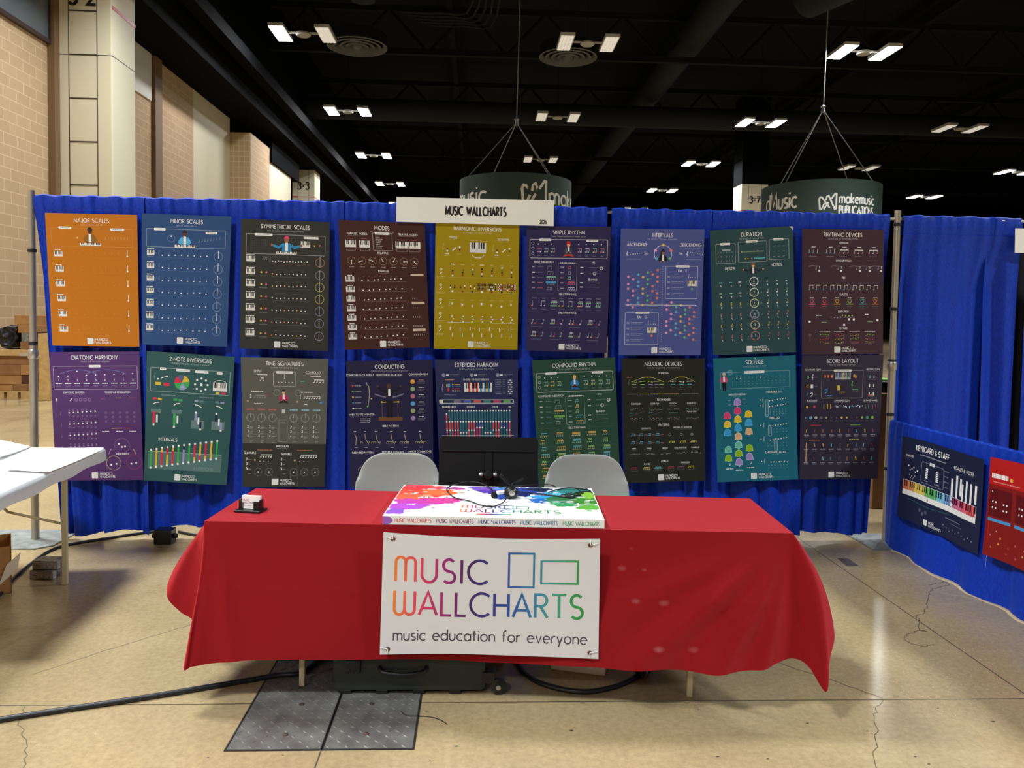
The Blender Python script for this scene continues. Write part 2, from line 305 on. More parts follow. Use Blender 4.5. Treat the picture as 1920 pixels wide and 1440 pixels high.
# ------------------------------------------------------------------ stroke lettering and print layer
def arc(cx, cy, rx, ry, a0, a1, n=12):
    return [(cx+rx*math.cos(math.radians(a0+(a1-a0)*i/n)), cy+ry*math.sin(math.radians(a0+(a1-a0)*i/n))) for i in range(n+1)]
def _S(w=.52):
    r = w/2
    return [arc(r, .745, r*.95, .255, 38, 270, 12)+arc(r, .245, r, .245, 90, -142, 12)[1:]]
G = {
 'A': (.78, [[(0, 0), (.39, 1), (.78, 0)], [(.13, .3), (.65, .3)]]),
 'B': (.54, [[(0, 0), (0, 1), (.26, 1)]+arc(.26, .77, .22, .23, 90, -90)+[(0, .54)], [(.26, .54)]+arc(.26, .27, .28, .27, 90, -90)+[(0, 0)]]),
 'C': (.86, [arc(.5, .5, .5, .5, 48, 312, 20)]),
 'D': (.74, [[(.24, 0), (0, 0), (0, 1), (.24, 1)]+arc(.24, .5, .5, .5, 90, -90, 16)]),
 'E': (.48, [[(.48, 1), (0, 1), (0, 0), (.48, 0)], [(0, .5), (.42, .5)]]),
 'F': (.46, [[(.46, 1), (0, 1), (0, 0)], [(0, .5), (.4, .5)]]),
 'G': (.96, [arc(.5, .5, .5, .5, 48, 355, 20)+[(.55, .46)]]),
 'H': (.62, [[(0, 0), (0, 1)], [(.62, 0), (.62, 1)], [(0, .5), (.62, .5)]]),
 'I': (.02, [[(.01, 0), (.01, 1)]]),
 'J': (.42, [[(.42, 1), (.42, .24)]+arc(.2, .22, .22, .22, 0, -150)]),
 'K': (.58, [[(0, 0), (0, 1)], [(.54, 1), (.02, .48), (.58, 0)]]),
 'L': (.44, [[(0, 1), (0, 0), (.44, 0)]]),
 'M': (.96, [[(0, 0), (.12, 1), (.48, .22), (.84, 1), (.96, 0)]]),
 'N': (.66, [[(0, 0), (0, 1), (.66, 0), (.66, 1)]]),
 'O': (1.0, [arc(.5, .5, .5, .5, 0, 360, 24)]),
 'P': (.52, [[(0, 0), (0, 1), (.26, 1)]+arc(.26, .73, .26, .27, 90, -90)+[(0, .46)]]),
 'Q': (1.0, [arc(.5, .5, .5, .5, 0, 360, 24), [(.6, .3), (.95, -.05)]]),
 'R': (.54, [[(0, 0), (0, 1), (.26, 1)]+arc(.26, .75, .25, .25, 90, -90)+[(0, .5)], [(.22, .5), (.54, 0)]]),
 'S': (.52, _S()),
 'T': (.62, [[(0, 1), (.62, 1)], [(.31, 1), (.31, 0)]]),
 'U': (.64, [[(0, 1), (0, .32)]+arc(.32, .32, .32, .32, 180, 360)+[(.64, 1)]]),
 'V': (.74, [[(0, 1), (.37, 0), (.74, 1)]]),
 'W': (1.02, [[(0, 1), (.27, 0), (.51, .75), (.75, 0), (1.02, 1)]]),
 'X': (.62, [[(0, 0), (.62, 1)], [(0, 1), (.62, 0)]]),
 'Y': (.66, [[(0, 1), (.33, .48), (.66, 1)], [(.33, .48), (.33, 0)]]),
 'Z': (.58, [[(0, 1), (.58, 1), (0, 0), (.58, 0)]]),
 '|': (.8, [[(0, 0), (0, 1), (.4, .12), (.8, 1), (.8, 0)]]),
 '{': (.86, [[(0, 0), (0, .78)]+arc(.215, .78, .215, .22, 180, 0)+[(.43, 0)], [(.43, .78)]+arc(.645, .78, .215, .22, 180, 0)+[(.86, 0)]]),
 '}': (.9, [[(0, 1), (0, .24)]+arc(.225, .24, .225, .24, 180, 360)+[(.45, 1)], [(.45, .24)]+arc(.675, .24, .225, .24, 180, 360)+[(.9, 1)]]),
 '0': (.56, [arc(.28, .5, .28, .5, 0, 360, 20)]), '1': (.2, [[(0, .8), (.18, 1), (.18, 0)]]),
 '2': (.54, [arc(.26, .72, .26, .28, 165, -30, 10)+[(.0, 0), (.54, 0)]]),
 '3': (.52, [arc(.25, .76, .24, .24, 150, -90, 10), arc(.25, .26, .27, .26, 90, -150, 10)]),
 '4': (.56, [[(.42, 0), (.42, 1), (0, .28), (.56, .28)]]),
 '5': (.52, [[(.48, 1), (.1, 1), (.04, .56)]+arc(.24, .32, .28, .32, 120, -150, 10)]),
 '6': (.54, [arc(.27, .3, .27, .3, 0, 360, 16), [(.03, .4), (.38, 1)]]),
 '7': (.5, [[(0, 1), (.5, 1), (.14, 0)]]), '-': (.3, [[(0, .42), (.3, .42)]]), '&': (.66, [[(.66, 0), (.14, .72)]+arc(.3, .8, .17, .2, 200, -20, 10)+[(.1, .42)]+arc(.26, .24, .26, .24, 150, 300, 10)+[(.64, .45)]]),
 '.': (.05, [[(0, 0), (.06, 0)]]), '/': (.4, [[(0, -.1), (.4, 1.05)]]), "'": (.05, [[(.02, 1), (.02, .8)]]), '#': (.6, [[(.1, 0), (.2, 1)], [(.4, 0), (.5, 1)], [(0, .35), (.6, .35)], [(0, .65), (.6, .65)]]),
 'a': (.6, [arc(.3, .31, .3, .31, 0, 360, 16), [(.6, .62), (.6, 0)]]), 'b': (.6, [arc(.3, .31, .3, .31, 0, 360, 16), [(0, 1), (0, 0)]]),
 'c': (.5, [arc(.31, .31, .31, .31, 48, 312, 14)]), 'd': (.6, [arc(.3, .31, .3, .31, 0, 360, 16), [(.6, 1), (.6, 0)]]),
 'e': (.6, [[(.0, .31), (.6, .36)]+arc(.3, .31, .3, .31, 10, 310, 16)]), 'f': (.34, [arc(.32, .8, .2, .2, 70, 180, 8)+[(.12, 0)], [(0, .6), (.32, .6)]]),
 'g': (.6, [arc(.3, .31, .3, .31, 0, 360, 16), [(.6, .62), (.6, -.08)]+arc(.3, -.08, .3, .22, 0, -150, 10)]),
 'h': (.5, [[(0, 1), (0, 0)], [(0, .37)]+arc(.25, .37, .25, .25, 180, 0)+[(.5, 0)]]), 'i': (.03, [[(.015, .62), (.015, 0)], [(.015, .82), (.015, .92)]]),
 'j': (.1, [[(.1, .62), (.1, -.2), (0, -.28)], [(.1, .82), (.1, .92)]]), 'k': (.46, [[(0, 1), (0, 0)], [(.42, .62), (.02, .28), (.46, 0)]]), 'l': (.03, [[(.015, 1), (.015, 0)]]),
 'm': (.8, [[(0, .62), (0, 0)], [(0, .42)]+arc(.2, .42, .2, .2, 180, 0)+[(.4, 0)], [(.4, .42)]+arc(.6, .42, .2, .2, 180, 0)+[(.8, 0)]]),
 'n': (.5, [[(0, .62), (0, 0)], [(0, .37)]+arc(.25, .37, .25, .25, 180, 0)+[(.5, 0)]]), 'o': (.62, [arc(.31, .31, .31, .31, 0, 360, 18)]),
 'p': (.6, [arc(.3, .31, .3, .31, 0, 360, 16), [(0, .62), (0, -.32)]]), 'r': (.3, [[(0, .62), (0, 0)], [(0, .35)]+arc(.26, .35, .26, .26, 180, 75, 8)]),
 's': (.38, [arc(.19, .465, .17, .155, 40, 270, 8)+arc(.19, .155, .19, .155, 90, -140, 8)[1:]]), 't': (.34, [[(.14, .92), (.14, 0)], [(0, .62), (.32, .62)]]),
 'u': (.5, [[(0, .62), (0, .25)]+arc(.25, .25, .25, .25, 180, 360)+[(.5, .62)]]), 'v': (.5, [[(0, .62), (.25, 0), (.5, .62)]]), 'w': (.74, [[(0, .62), (.19, 0), (.37, .5), (.55, 0), (.74, .62)]]),
 'x': (.46, [[(0, 0), (.46, .62)], [(0, .62), (.46, 0)]]), 'y': (.5, [[(0, .62), (.25, 0)], [(.5, .62), (.13, -.32)]]), 'z': (.44, [[(0, .62), (.44, .62), (0, 0), (.44, 0)]]),
}
def ribbons(pts, wd, maxlen=6.0):
    P = [Vector((p[0], p[1])) for p in pts]
    Q = [P[0]]
    for a, b in zip(P, P[1:]):
        L = (b-a).length
        if L < 1e-7: continue
        n = max(1, int(math.ceil(L/maxlen)))
        for k in range(1, n+1): Q.append(a+(b-a)*(k/n))
    if len(Q) < 2: return []
    closed = (Q[0]-Q[-1]).length < 1e-4 and len(Q) > 3
    h = wd/2; left = []; right = []
    for i, p in enumerate(Q):
        a = Q[i-1] if i > 0 else (Q[-2] if closed else None)
        b = Q[i+1] if i < len(Q)-1 else (Q[1] if closed else None)
        d1 = (p-a).normalized() if a is not None else None
        d2 = (b-p).normalized() if b is not None else None
        if d1 is None: d1 = d2
        if d2 is None: d2 = d1
        n1 = Vector((-d1.y, d1.x)); n2 = Vector((-d2.y, d2.x)); mm = n1+n2
        if mm.length < 0.2: mm = n1; k = 1.0
        else:
            mm.normalize(); k = min(1.0/max(0.3, mm.dot(n1)), 1.9)
        left.append(p+mm*h*k); right.append(p-mm*h*k)
    return [[left[i], right[i], right[i+1], left[i+1]] for i in range(len(Q)-1)]
def text_width(s, size, xs=1.0, sp=.2):
    t = 0
    for ch in s: t += (.34 if ch == ' ' else G.get(ch.upper() if ch not in G else ch, (.4, []))[0]) + sp
    return (t-sp)*size*xs
W_ = (240, 240, 238)
class Art:
    """flat artwork in its own units, x to the right and y down, later wrapped onto a real surface"""
    def __init__(s, bg=(128, 128, 128)): s.p = []; s.bg = bg; s.h = 1
    def mix(s, k, c=W_): return tuple(s.bg[i]*(1-k)+c[i]*k for i in range(3))
    def poly(s, pts, c, h=None): s.p.append(([tuple(p) for p in pts], c, h or s.h))
    def rect(s, x, y, w, h, c, lay=None, step=8.0):
        nx, ny = max(1, int(math.ceil(w/step))), max(1, int(math.ceil(h/step)))
        for i in range(nx):
            for j in range(ny):
                s.poly([(x+w*i/nx, y+h*j/ny), (x+w*(i+1)/nx, y+h*j/ny), (x+w*(i+1)/nx, y+h*(j+1)/ny), (x+w*i/nx, y+h*(j+1)/ny)], c, lay)
    def line(s, pts, c, w=.5, lay=None):
        for q in ribbons(pts, w): s.poly(q, c, lay)
    def circ(s, x, y, r, c, n=12, lay=None, ry=None):
        s.poly([(x+r*math.cos(2*PI*k/n), y+(ry or r)*math.sin(2*PI*k/n)) for k in range(n)], c, lay)
    def ring(s, x, y, r, c, w=.5, n=24): s.line([(x+r*math.cos(2*PI*k/n), y+r*math.sin(2*PI*k/n)) for k in range(n+1)], c, w)
    def text(s, t, x, y, size, c=W_, wt=.13, anchor='c', xs=1.0, sp=.2, slope=0.0, lay=None, fit=None):
        if fit: xs = fit/text_width(t, size, 1.0, sp)
        W = text_width(t, size, xs, sp)
        cx = x-W/2 if anchor == 'c' else (x if anchor == 'l' else x-W)
        x0 = cx
        for ch in t:
            if ch == ' ': cx += (.34+sp)*size*xs; continue
            g = G.get(ch) or G.get(ch.upper())
            if not g: continue
            for pl in g[1]:
                for q in ribbons([(cx+p[0]*size*xs, y-p[1]*size+(cx-x0)*slope) for p in pl], wt*size): s.poly(q, c, lay)
            cx += (g[0]+sp)*size*xs
    def tiny(s, x, y, w, c=None, h=.7, anchor='c', seed=None):
        c = c or s.mix(.45); rnd = random.Random(seed if seed is not None else int(x*31+y*77+w*13))
        a = x-w/2 if anchor == 'c' else x; e = a+w
        while a < e-.3:
            L = min(rnd.uniform(.7, 2.6), e-a); s.poly([(a, y-h/2), (a+L, y-h/2), (a+L, y+h/2), (a, y+h/2)], c); a += L+.45
    def head(s, t, x, y, size=2.0, c=W_, under=True, wt=.15):
        s.text(t, x, y+size/2, size, c, wt)
        if under: s.tiny(x, y+size/2+1.3, text_width(t, size)*.95, s.mix(.35), .45)
    def frame(s, x, y, w, h, c=None, lw=.5, r=1.2):
        c = c or s.mix(.5)
        p = arc(x+w-r, y+r, r, -r, 90, 0, 4)+arc(x+w-r, y+h-r, r, -r, 0, -90, 4)+arc(x+r, y+h-r, r, -r, -90, -180, 4)+arc(x+r, y+r, r, -r, 180, 90, 4)
        s.line(p+[p[0]], c, lw)
    def pill(s, x, y, w, h=2.6, c=W_):
        s.h += 1; r = .7
        s.poly(arc(x+w/2-r, y-h/2+r, r, -r, 90, 0, 3)+arc(x+w/2-r, y+h/2-r, r, -r, 0, -90, 3)+arc(x-w/2+r, y+h/2-r, r, -r, -90, -180, 3)+arc(x-w/2+r, y-h/2+r, r, -r, 180, 90, 3), c)
        s.h += 1; s.tiny(x, y, w*.7, (120, 118, 116), .55); s.h -= 2
    def keys(s, x, y, w, h, n=7, white=(236, 232, 226), cols=None, blk=(24, 22, 24)):
        s.rect(x, y, w, h, white)
        s.h += 1
        for k, c in (cols or {}).items(): s.rect(x+w*k/n+w/n*.08, y, w/n*.84, h, c)
        for k in range(1, n): s.rect(x+w*k/n-.06, y+h*.6, .12, h*.4, (150, 148, 146))
        s.h += 1
        for k in range(1, n):
            if k % 7 not in (0, 3): s.rect(x+w*k/n-w/n*.3, y, w/n*.6, h*.62, blk)
        s.h -= 2
    def note(s, x, y, r=.9, c=W_, stem=5, flag=False, hc=None):
        s.circ(x, y, r, hc or c, 8, ry=r*.8)
        if stem:
            s.rect(x+r-.3, y-stem, .3, stem, c)
            if flag: s.line([(x+r-.1, y-stem), (x+r+1.2, y-stem+1.8)], c, .4)
    def beam(s, x, y, n, dx, c=W_, hc=None, stem=4.5, bars=1, r=.8):
        for k in range(n): s.note(x+k*dx, y, r, c, stem, hc=(hc[k % len(hc)] if isinstance(hc, list) else hc))
        for b in range(bars): s.rect(x+r-.3, y-stem+b*1.2, (n-1)*dx+.3, .8, c)
    def clef(s, x, y, h, c=W_):
        s.line([(x, y+h*.5), (x+h*.06, y-h*.5), (x+h*.14, y-h*.42), (x-h*.1, y), (x-h*.02, y+h*.22), (x+h*.13, y+h*.1), (x, y)], c, .4)
    def dots(s, x, y, n, dx, c, r=.55, dy=0.0, seed=1, jit=0.0):
        rnd = random.Random(seed)
        for k in range(n): s.circ(x+k*dx, y+k*dy+rnd.uniform(-jit, jit), r, c, 7)
    def person(s, x, y, k, hair, skin, coat, shirt=W_, legs=None, arms='down', big=False):
        """small generic drawn musician, k units tall from the crown to the waist"""
        s.h += 1
        if big: s.circ(x, y+k*.2, k*.2, hair, 14, ry=k*.3)
        s.h += 1
        s.poly([(x-k*.24, y+k*.48), (x+k*.24, y+k*.48), (x+k*.3, y+k), (x-k*.3, y+k)], coat)
        if arms == 'out':
            s.line([(x-k*.2, y+k*.55), (x-k*.5, y+k*.75), (x-k*.85, y+k*.62)], coat, k*.15); s.line([(x+k*.2, y+k*.55), (x+k*.5, y+k*.75), (x+k*.85, y+k*.62)], coat, k*.15)
            s.circ(x-k*.92, y+k*.6, k*.08, skin, 8); s.circ(x+k*.92, y+k*.6, k*.08, skin, 8)
        elif arms == 'up':
            s.line([(x-k*.2, y+k*.55), (x-k*.55, y+k*.6), (x-k*.85, y+k*.3)], coat, k*.15); s.line([(x+k*.2, y+k*.55), (x+k*.55, y+k*.6), (x+k*.85, y+k*.3)], coat, k*.15)
            s.circ(x-k*.88, y+k*.2, k*.09, skin, 8); s.circ(x+k*.88, y+k*.2, k*.09, skin, 8)
        else:
            s.line([(x-k*.2, y+k*.55), (x-k*.36, y+k*.82), (x-k*.2, y+k*.98)], coat, k*.14); s.line([(x+k*.2, y+k*.55), (x+k*.36, y+k*.82), (x+k*.2, y+k*.98)], coat, k*.14)
            s.circ(x-k*.18, y+k*1.0, k*.07, skin, 8); s.circ(x+k*.18, y+k*1.0, k*.07, skin, 8)
        s.h += 1
        s.poly([(x-k*.08, y+k*.44), (x+k*.08, y+k*.44), (x+k*.09, y+k*.95), (x-k*.09, y+k*.95)], shirt)
        s.circ(x, y+k*.25, k*.145, skin, 14, ry=k*.19)
        s.h += 1
        s.poly([(x+k*.165*math.cos(a), y+k*.2+k*.2*math.sin(a)) for a in [PI+PI*i/8 for i in range(9)]], hair)
        if legs == 'cross':
            s.poly([(x-k*.5, y+k*1.28), (x-k*.2, y+k), (x+k*.2, y+k), (x+k*.5, y+k*1.28), (x, y+k*1.16)], (coat if big else (40, 34, 36)))
            s.circ(x, y+k*.98, k*.12, (60, 36, 30), 10)
        elif legs == 'stand':
            s.poly([(x-k*.2, y+k), (x+k*.2, y+k), (x+k*.16, y+k*1.85), (x+k*.03, y+k*1.85), (x, y+k*1.15), (x-k*.03, y+k*1.85), (x-k*.16, y+k*1.85)], (24, 22, 26))
        s.h -= 4
def art_mesh(mb_v, mb_f, cols, art, S, dh):
    for pts, c, h in art.p:
        o = len(mb_v)
        for p in pts: mb_v.append(tuple(S(p[0], p[1], dh*h)))
        mb_f.append(tuple(range(o, o+len(pts))))
        if callable(c): c = c(sum(p[0] for p in pts)/len(pts))
        cols.append((lin(c[0]), lin(c[1]), lin(c[2]), 1.0))
def printed(name, art, S, W, H, nx, ny, mats, dh=0.0005, thick=0.0008, parent=None, base=True):
    """a printed sheet: front, back, rim and the ink as one mesh; S(x, y, h) is the sheet's surface"""
    V, Fc, C, MI = [], [], [], []
    bgc = (lin(art.bg[0]), lin(art.bg[1]), lin(art.bg[2]), 1.0)
    if base:
        for side, h in ((0, 0.0), (1, -thick)):
            o = len(V)
            for j in range(ny+1):
                for i in range(nx+1): V.append(tuple(S(W*i/nx, H*j/ny, h)))
            for j in range(ny):
                for i in range(nx):
                    q = (o+j*(nx+1)+i, o+(j+1)*(nx+1)+i, o+(j+1)*(nx+1)+i+1, o+j*(nx+1)+i+1)
                    Fc.append(q if side == 0 else q[::-1]); C.append(bgc); MI.append(side)
        n = (nx+1)*(ny+1)
        rim = [i for i in range(nx+1)]+[j*(nx+1)+nx for j in range(1, ny+1)]+[ny*(nx+1)+i for i in range(nx-1, -1, -1)]+[j*(nx+1) for j in range(ny-1, 0, -1)]
        for a, b in zip(rim, rim[1:]+rim[:1]): Fc.append((a, b, n+b, n+a)); C.append(bgc); MI.append(0)
    k = len(Fc)
    art_mesh(V, Fc, C, art, S, dh); MI += [0]*(len(Fc)-k)
    me = bpy.data.meshes.new(name); me.from_pydata(V, [], Fc)
    for x in mats: me.materials.append(x)
    at_ = me.attributes.new('ink', 'FLOAT_COLOR', 'CORNER')
    data = []
    for p, c in zip(me.polygons, C): data += list(c)*p.loop_total
    at_.data.foreach_set('color', data)
    me.polygons.foreach_set('material_index', MI)
    if base: me.polygons.foreach_set('use_smooth', [i < k for i in range(len(Fc))])
    me.update()
    if base:
        try: me.set_sharp_from_angle(angle=math.radians(40))
        except Exception: pass
    o = bpy.data.objects.new(name, me); COL.objects.link(o)
    if parent is not None: o.parent = parent
    return o
def quad_surface(TL, TR, BR, BL, W, H, wave=0.004, seed=0, curl=0.0, nrm=Vector((0, -1, 0))):
    rnd = random.Random(seed); ph = [rnd.uniform(0, 6.28) for _ in range(4)]
    TL, TR, BR, BL = map(Vector, (TL, TR, BR, BL))
    def S(x, y, h=0.0):
        u, v = x/W, y/H
        p = (TL*(1-u)+TR*u)*(1-v)+(BL*(1-u)+BR*u)*v
        b = wave*(math.sin(u*5.2+ph[0]+v*1.2)+.6*math.sin(u*9+ph[1]-v*2))*(.3+.7*v)+curl*v*v*v*(1+.5*math.cos(u*3.14+ph[2]))
        return p+nrm*(b+h)
    return S
# ------------------------------------------------------------------ the hall
def struct(mb, name, mats, **k): return tag(mb.build(name, mats, **k), kind='structure')
mb = MB()
mb.box(-30, -30, -0.3, 60, 75, 0)
def strip(pts, wd, mi, z=0.0004):
    for q in ribbons([(p[0], p[1]) for p in pts], wd, 9):
        mb.add([(p.x, p.y, z) for p in q], [(0, 1, 2, 3)], mi)
for y in (-2.326, -11.5, 7.0, 16.2): strip([(-9.7, y), (40, y)], 0.006, 1)
for x in (2.44, -6.7): strip([(x, -20), (x, 60)], 0.006, 1)
strip([(-0.535, -2.68), (-0.545, -11)], 0.006, 1)
rnd = random.Random(2)
def crack(pts, wd=.004):
    out = []
    for a, b in zip(pts, pts[1:]):
        n = 6
        for k in range(n): out.append((a[0]+(b[0]-a[0])*k/n+rnd.uniform(-.008, .008), a[1]+(b[1]-a[1])*k/n+rnd.uniform(-.008, .008)))
    out.append(pts[-1]); strip(out, wd, 2)
crack([(-1.931, -2.065), (-1.752, -1.84), (-1.581, -1.659), (-1.442, -1.508), (-1.2, -1.2)])
crack([(1.3, -1.8), (1.502, -2.011), (1.643, -2.145), (1.785, -2.317)], .006)
crack([(1.773, -2.326), (1.68, -2.45), (1.647, -2.532), (1.515, -2.755), (1.45, -3.0)], .0035)
crack([(-1.796, -2.33), (-1.76, -2.42), (-1.72, -2.5), (-1.616, -2.631), (-1.56, -2.74), (-1.5, -2.95)], .004)
scr = [(1742, 1097), (1770, 1090), (1782, 1097), (1752, 1103), (1742, 1110), (1738, 1130), (1734, 1150), (1718, 1154), (1722, 1164), (1724, 1182), (1738, 1184), (1724, 1182), (1702, 1190), (1695, 1198), (1712, 1208), (1735, 1212), (1750, 1208)]
crack([tuple(on_z(p[0], p[1], 0)[:2]) for p in scr], .0045)
q = [on_z(*p, 0) for p in ((1570, 1047), (1590, 1047), (1610, 1061), (1588, 1062))]
mb.add([(p.x, p.y, .0005) for p in q], [(0, 1, 2, 3)], 3)
for k in range(26):
    x, y = rnd.uniform(-1.6, 2.4), rnd.uniform(-3.0, -2.35); r = rnd.uniform(.004, .011)
    mb.add([(x-r, y, .0005), (x, y-r*.5, .0005), (x+r, y+r*.2, .0005), (x, y+r*.5, .0005)], [(0, 1, 2, 3)], 3)
struct(mb, 'floor', [M['floor'], M['joint'], M['crack'], M['stain']], fix=False)
mb = MB(); mb.box(-30, -30, 14.2, 60, 75, 14.5); struct(mb, 'ceiling', M['black_paint'])
# left wall, stepping in along the hall
WX = -9.8
mb = MB(); mb.box(WX-.4, -30, 0, WX, 18.4, 9.25); mb.box(WX-.4, 18.8, 0, WX, 21.7, 9.25)
struct(mb, 'wall_left', M['block'])
mb = MB(); mb.box(WX-.4, 21.7, 0, WX, 25.6, 9.25, 0); mb.box(WX-.4, 28.4, 0, -9.0, 32.2, 8.15, 0); struct(mb, 'wall_left.001', M['cream'])
mb = MB(); mb.box(WX, 14.2, 7.88, WX+.05, 18.2, 9.25); struct(mb, 'trim_1', M['white_paint'])
mb = MB(); mb.box(WX-.4, 18.3, 0, WX+.12, 18.8, 9.25); mb.box(WX, 12.7, 0, WX+.16, 12.92, 9.25); struct(mb, 'trim_2', M['brown_trim'])
mb = MB()                                             # leaning buttress of stack-bond block
BY0, BY1, BX = 25.6, 28.4, -9.0
qa, qb = on_y(430, 250, BY0), on_y(385, 360, BY0); zt_ = 8.72; kx = (qa.x-qb.x)/(qa.z-qb.z)
fp = [(qa.x-kx*5.5, 0), (BX, 0), (BX, zt_), (qa.x, zt_), (qa.x-kx*5.5, zt_-5.5)]
mb.add([(x, BY0, z) for x, z in fp]+[(x, BY1, z) for x, z in fp], [(0, 1, 2, 3, 4), (9, 8, 7, 6, 5), (0, 5, 6, 1), (2, 7, 8, 3), (3, 8, 9, 4), (4, 9, 5, 0)], 0)
mb.add([(BX+.002, BY0, 0), (BX+.002, BY1, 0), (BX+.002, BY1, zt_), (BX+.002, BY0, zt_)], [(0, 1, 2, 3)], 1)
struct(mb, 'wall_left.002', [M['block_front'], M['block']])
mb = MB(); mb.box(WX-.5, -30, 9.25, -8.3, 60, 14.2, 0); mb.box(WX-.4, 28.4, 8.15, -8.9, 33.5, 9.25, 0); mb.box(-8.0, -30, 9.9, -7.6, 60, 10.3); struct(mb, 'trim_3', M['soffit'])
mb = MB(); mb.box(-30, 74, 0, 60, 74.5, 14.2); struct(mb, 'wall_back', M['soffit'])
# a pane of dark glass high on the block wall
p0, p1 = on_x(0, 20, WX+.06), on_x(86, 74, WX+.06)
mb = MB(); y0, y1, z0, z1 = 9.0, on_x(86, 60, WX).y, on_x(80, 70, WX).z, 9.0
mb.box(WX, y0, z0, WX+.05, y1, z1, 0); mb.box(WX, y0, z0-.09, WX+.09, y1+.08, z0, 1); mb.box(WX, y1, z0, WX+.09, y1+.08, z1, 1)
struct(mb, 'window_1', [M['glass_dark'], M['frame_dark']])
# numbered columns
def column(name, x0, x1, y0, y1, text, tz, label, num_x=None, faces='right'):
    t = thing(name, label, 'column', ((x0+x1)/2, (y0+y1)/2, 0), 0, 'numbered hall columns')
    ox, oy = (x0+x1)/2, (y0+y1)/2
    hx, hy = (x1-x0)/2, (y1-y0)/2
    mb = MB(); mb.box(-hx, -hy, 0, hx, hy, 9.25, 0, .03); mb.build('shaft', M['cream'], t)
    mb = MB(); mb.box(-hx, -hy, 9.25, hx, hy, 14.1); mb.build('painted_top', M['soffit'], t)
    mb = MB(); a0, a1 = -hx+.34*hx*2*.75, -hx+.74*hx*2       # sunken panel strip with dark joints
    for x in (a0, a1): mb.box(x-.006, -hy-.004, 0, x+.012, -hy+.02, 9.25, 0)
    k = 0; z = 1.55
    while z < 9.2: mb.box(a0, -hy-.008, z-.014, a1, -hy+.02, z+.014, 0); z += .99
    mb.box(-hx-.004, -hy-.004, 7.48, hx+.004, hy, 7.495, 0)
    mb.build('panel_joint', M['dark_joint'], t)
    mb = MB(); zt = tz-.42
    if text != '3-2': mb.box(-hx-.006, -hy-.007, zt, hx+.006, hy, zt+.035, 1); mb.box(a0, -hy-.009, zt, a1, -hy, zt+.035, 0)
    mb.box(-hx, -hy-.006, zt-.02, -hx+.3, -hy, zt+.05, 1) if text != '3-2' else mb.box(hx-.1, -hy+.02, 8.55, hx+.006, hy+.004, 8.63, 1)
    mb.build('warning_stripe', [M['pale_red'], M['red_tape']], t)
    a = Art((222, 212, 182)); a.text(text, 0, 0, .36, (40, 36, 34), .2, xs=.95)
    cxn = (a0+a1)/2
    o = printed('column_number', a, lambda x, y, h=0: Vector((cxn+x, -hy-.012-h, tz-y)), 1, 1, 1, 1, [M['ink'], M['ink']], .001, .001, t, base=False)
    return t
column('hall_column', -9.77, -8.46, 12.92, 14.13, '3-2', 8.62, 'large cream square column against the block wall, nearest the booth')
column('hall_column', -9.84, -8.67, 36.0, 37.4, '3-3', 8.22, 'far cream column numbered 3-3 beyond the left drapes')
column('hall_column', 14.6, 16.1, 37.0, 38.4, '3-7', 8.2, 'far cream column numbered 3-7 behind the right hanging ring sign')
# ceiling steel, ducts and pipes
def tagged(mb, name, m, label, cat, group=None, smooth=False): return tag(mb.build(name, m, smooth=smooth), label, cat, group)
ordn = ['nearest', 'second', 'third', 'fourth', 'fifth', 'sixth']
for k, y in enumerate((15.4, 24.6, 34.0, 43.3, 52.6)):
    mb = MB(); z0, z1 = 11.6, 13.2
    mb.box(-8, y-.1, z0, 45, y+.1, z0+.22); mb.box(-8, y-.1, z1, 45, y+.1, z1+.22)
    x = -8; up = True
    while x < 44:
        mb.tube([(x, y, z0+.1 if up else z1+.1), (x+1.5, y, z1+.1 if up else z0+.1)], .06, 5); x += 1.5; up = not up
    tagged(mb, 'roof_truss', M['black_paint'], f'black steel roof truss across the hall, {ordn[k]} from the booth', 'roof truss', 'black roof trusses')
for k, x in enumerate((-1.2, 8.2, 17.4, 26.8)):
    mb = MB(); mb.box(x-.12, 8, 13.3, x+.12, 70, 13.75); mb.box(x-.3, 8, 13.75, x+.3, 70, 13.8)
    tagged(mb, 'roof_beam', M['black_paint'], f'black lengthwise roof beam, {ordn[k]} from the left', 'roof beam', 'black roof beams')
mb = MB(); mb.tube([(8.2, 10, 12.55), (8.2, 66, 12.55)], .55, 18); tagged(mb, 'air_duct', M['duct'], 'dark round air duct running away above the middle dark fixtures', 'duct', 'dark air ducts', True)
mb = MB(); mb.tube([(9.0, 12.6, 12.0), (40, 12.6, 12.0)], .75, 20); mb.tube([(12.2, 12.6, 11.6), (10.4, 19, 11.9)], [.75, .6], 20); tagged(mb, 'air_duct', M['duct'], 'large dark duct across the top right corner', 'duct', 'dark air ducts', True)
mb = MB(); mb.tube([(-3.6, 18.6, 14), (-3.6, 18.6, 11.2)], .38, 16); tagged(mb, 'air_duct', M['duct'], 'dark vertical duct dropping to the round diffuser at top left', 'duct', 'dark air ducts', True)
mb = MB(); mb.tube([(-8, 31.5, 11.3), (44, 31.5, 11.3)], .5, 16); tagged(mb, 'air_duct', M['duct'], 'long dark duct across the hall behind the left hanging ring sign', 'duct', 'dark air ducts', True)
for k in range(5):
    mb = MB(); x = -.3+k*.22; mb.tube(smoothpath([(x, 12, 12.6), (x, 22+k*.3, 12.6), (x-1.2, 23+k*.3, 12.6), (x-2.6, 23+k*.3, 12.6)], 4), .045, 6)
    tagged(mb, 'conduit_pipe', M['duct'], 'thin dark conduit in the bundle above the white sign', 'pipe', 'conduits above the sign', True)
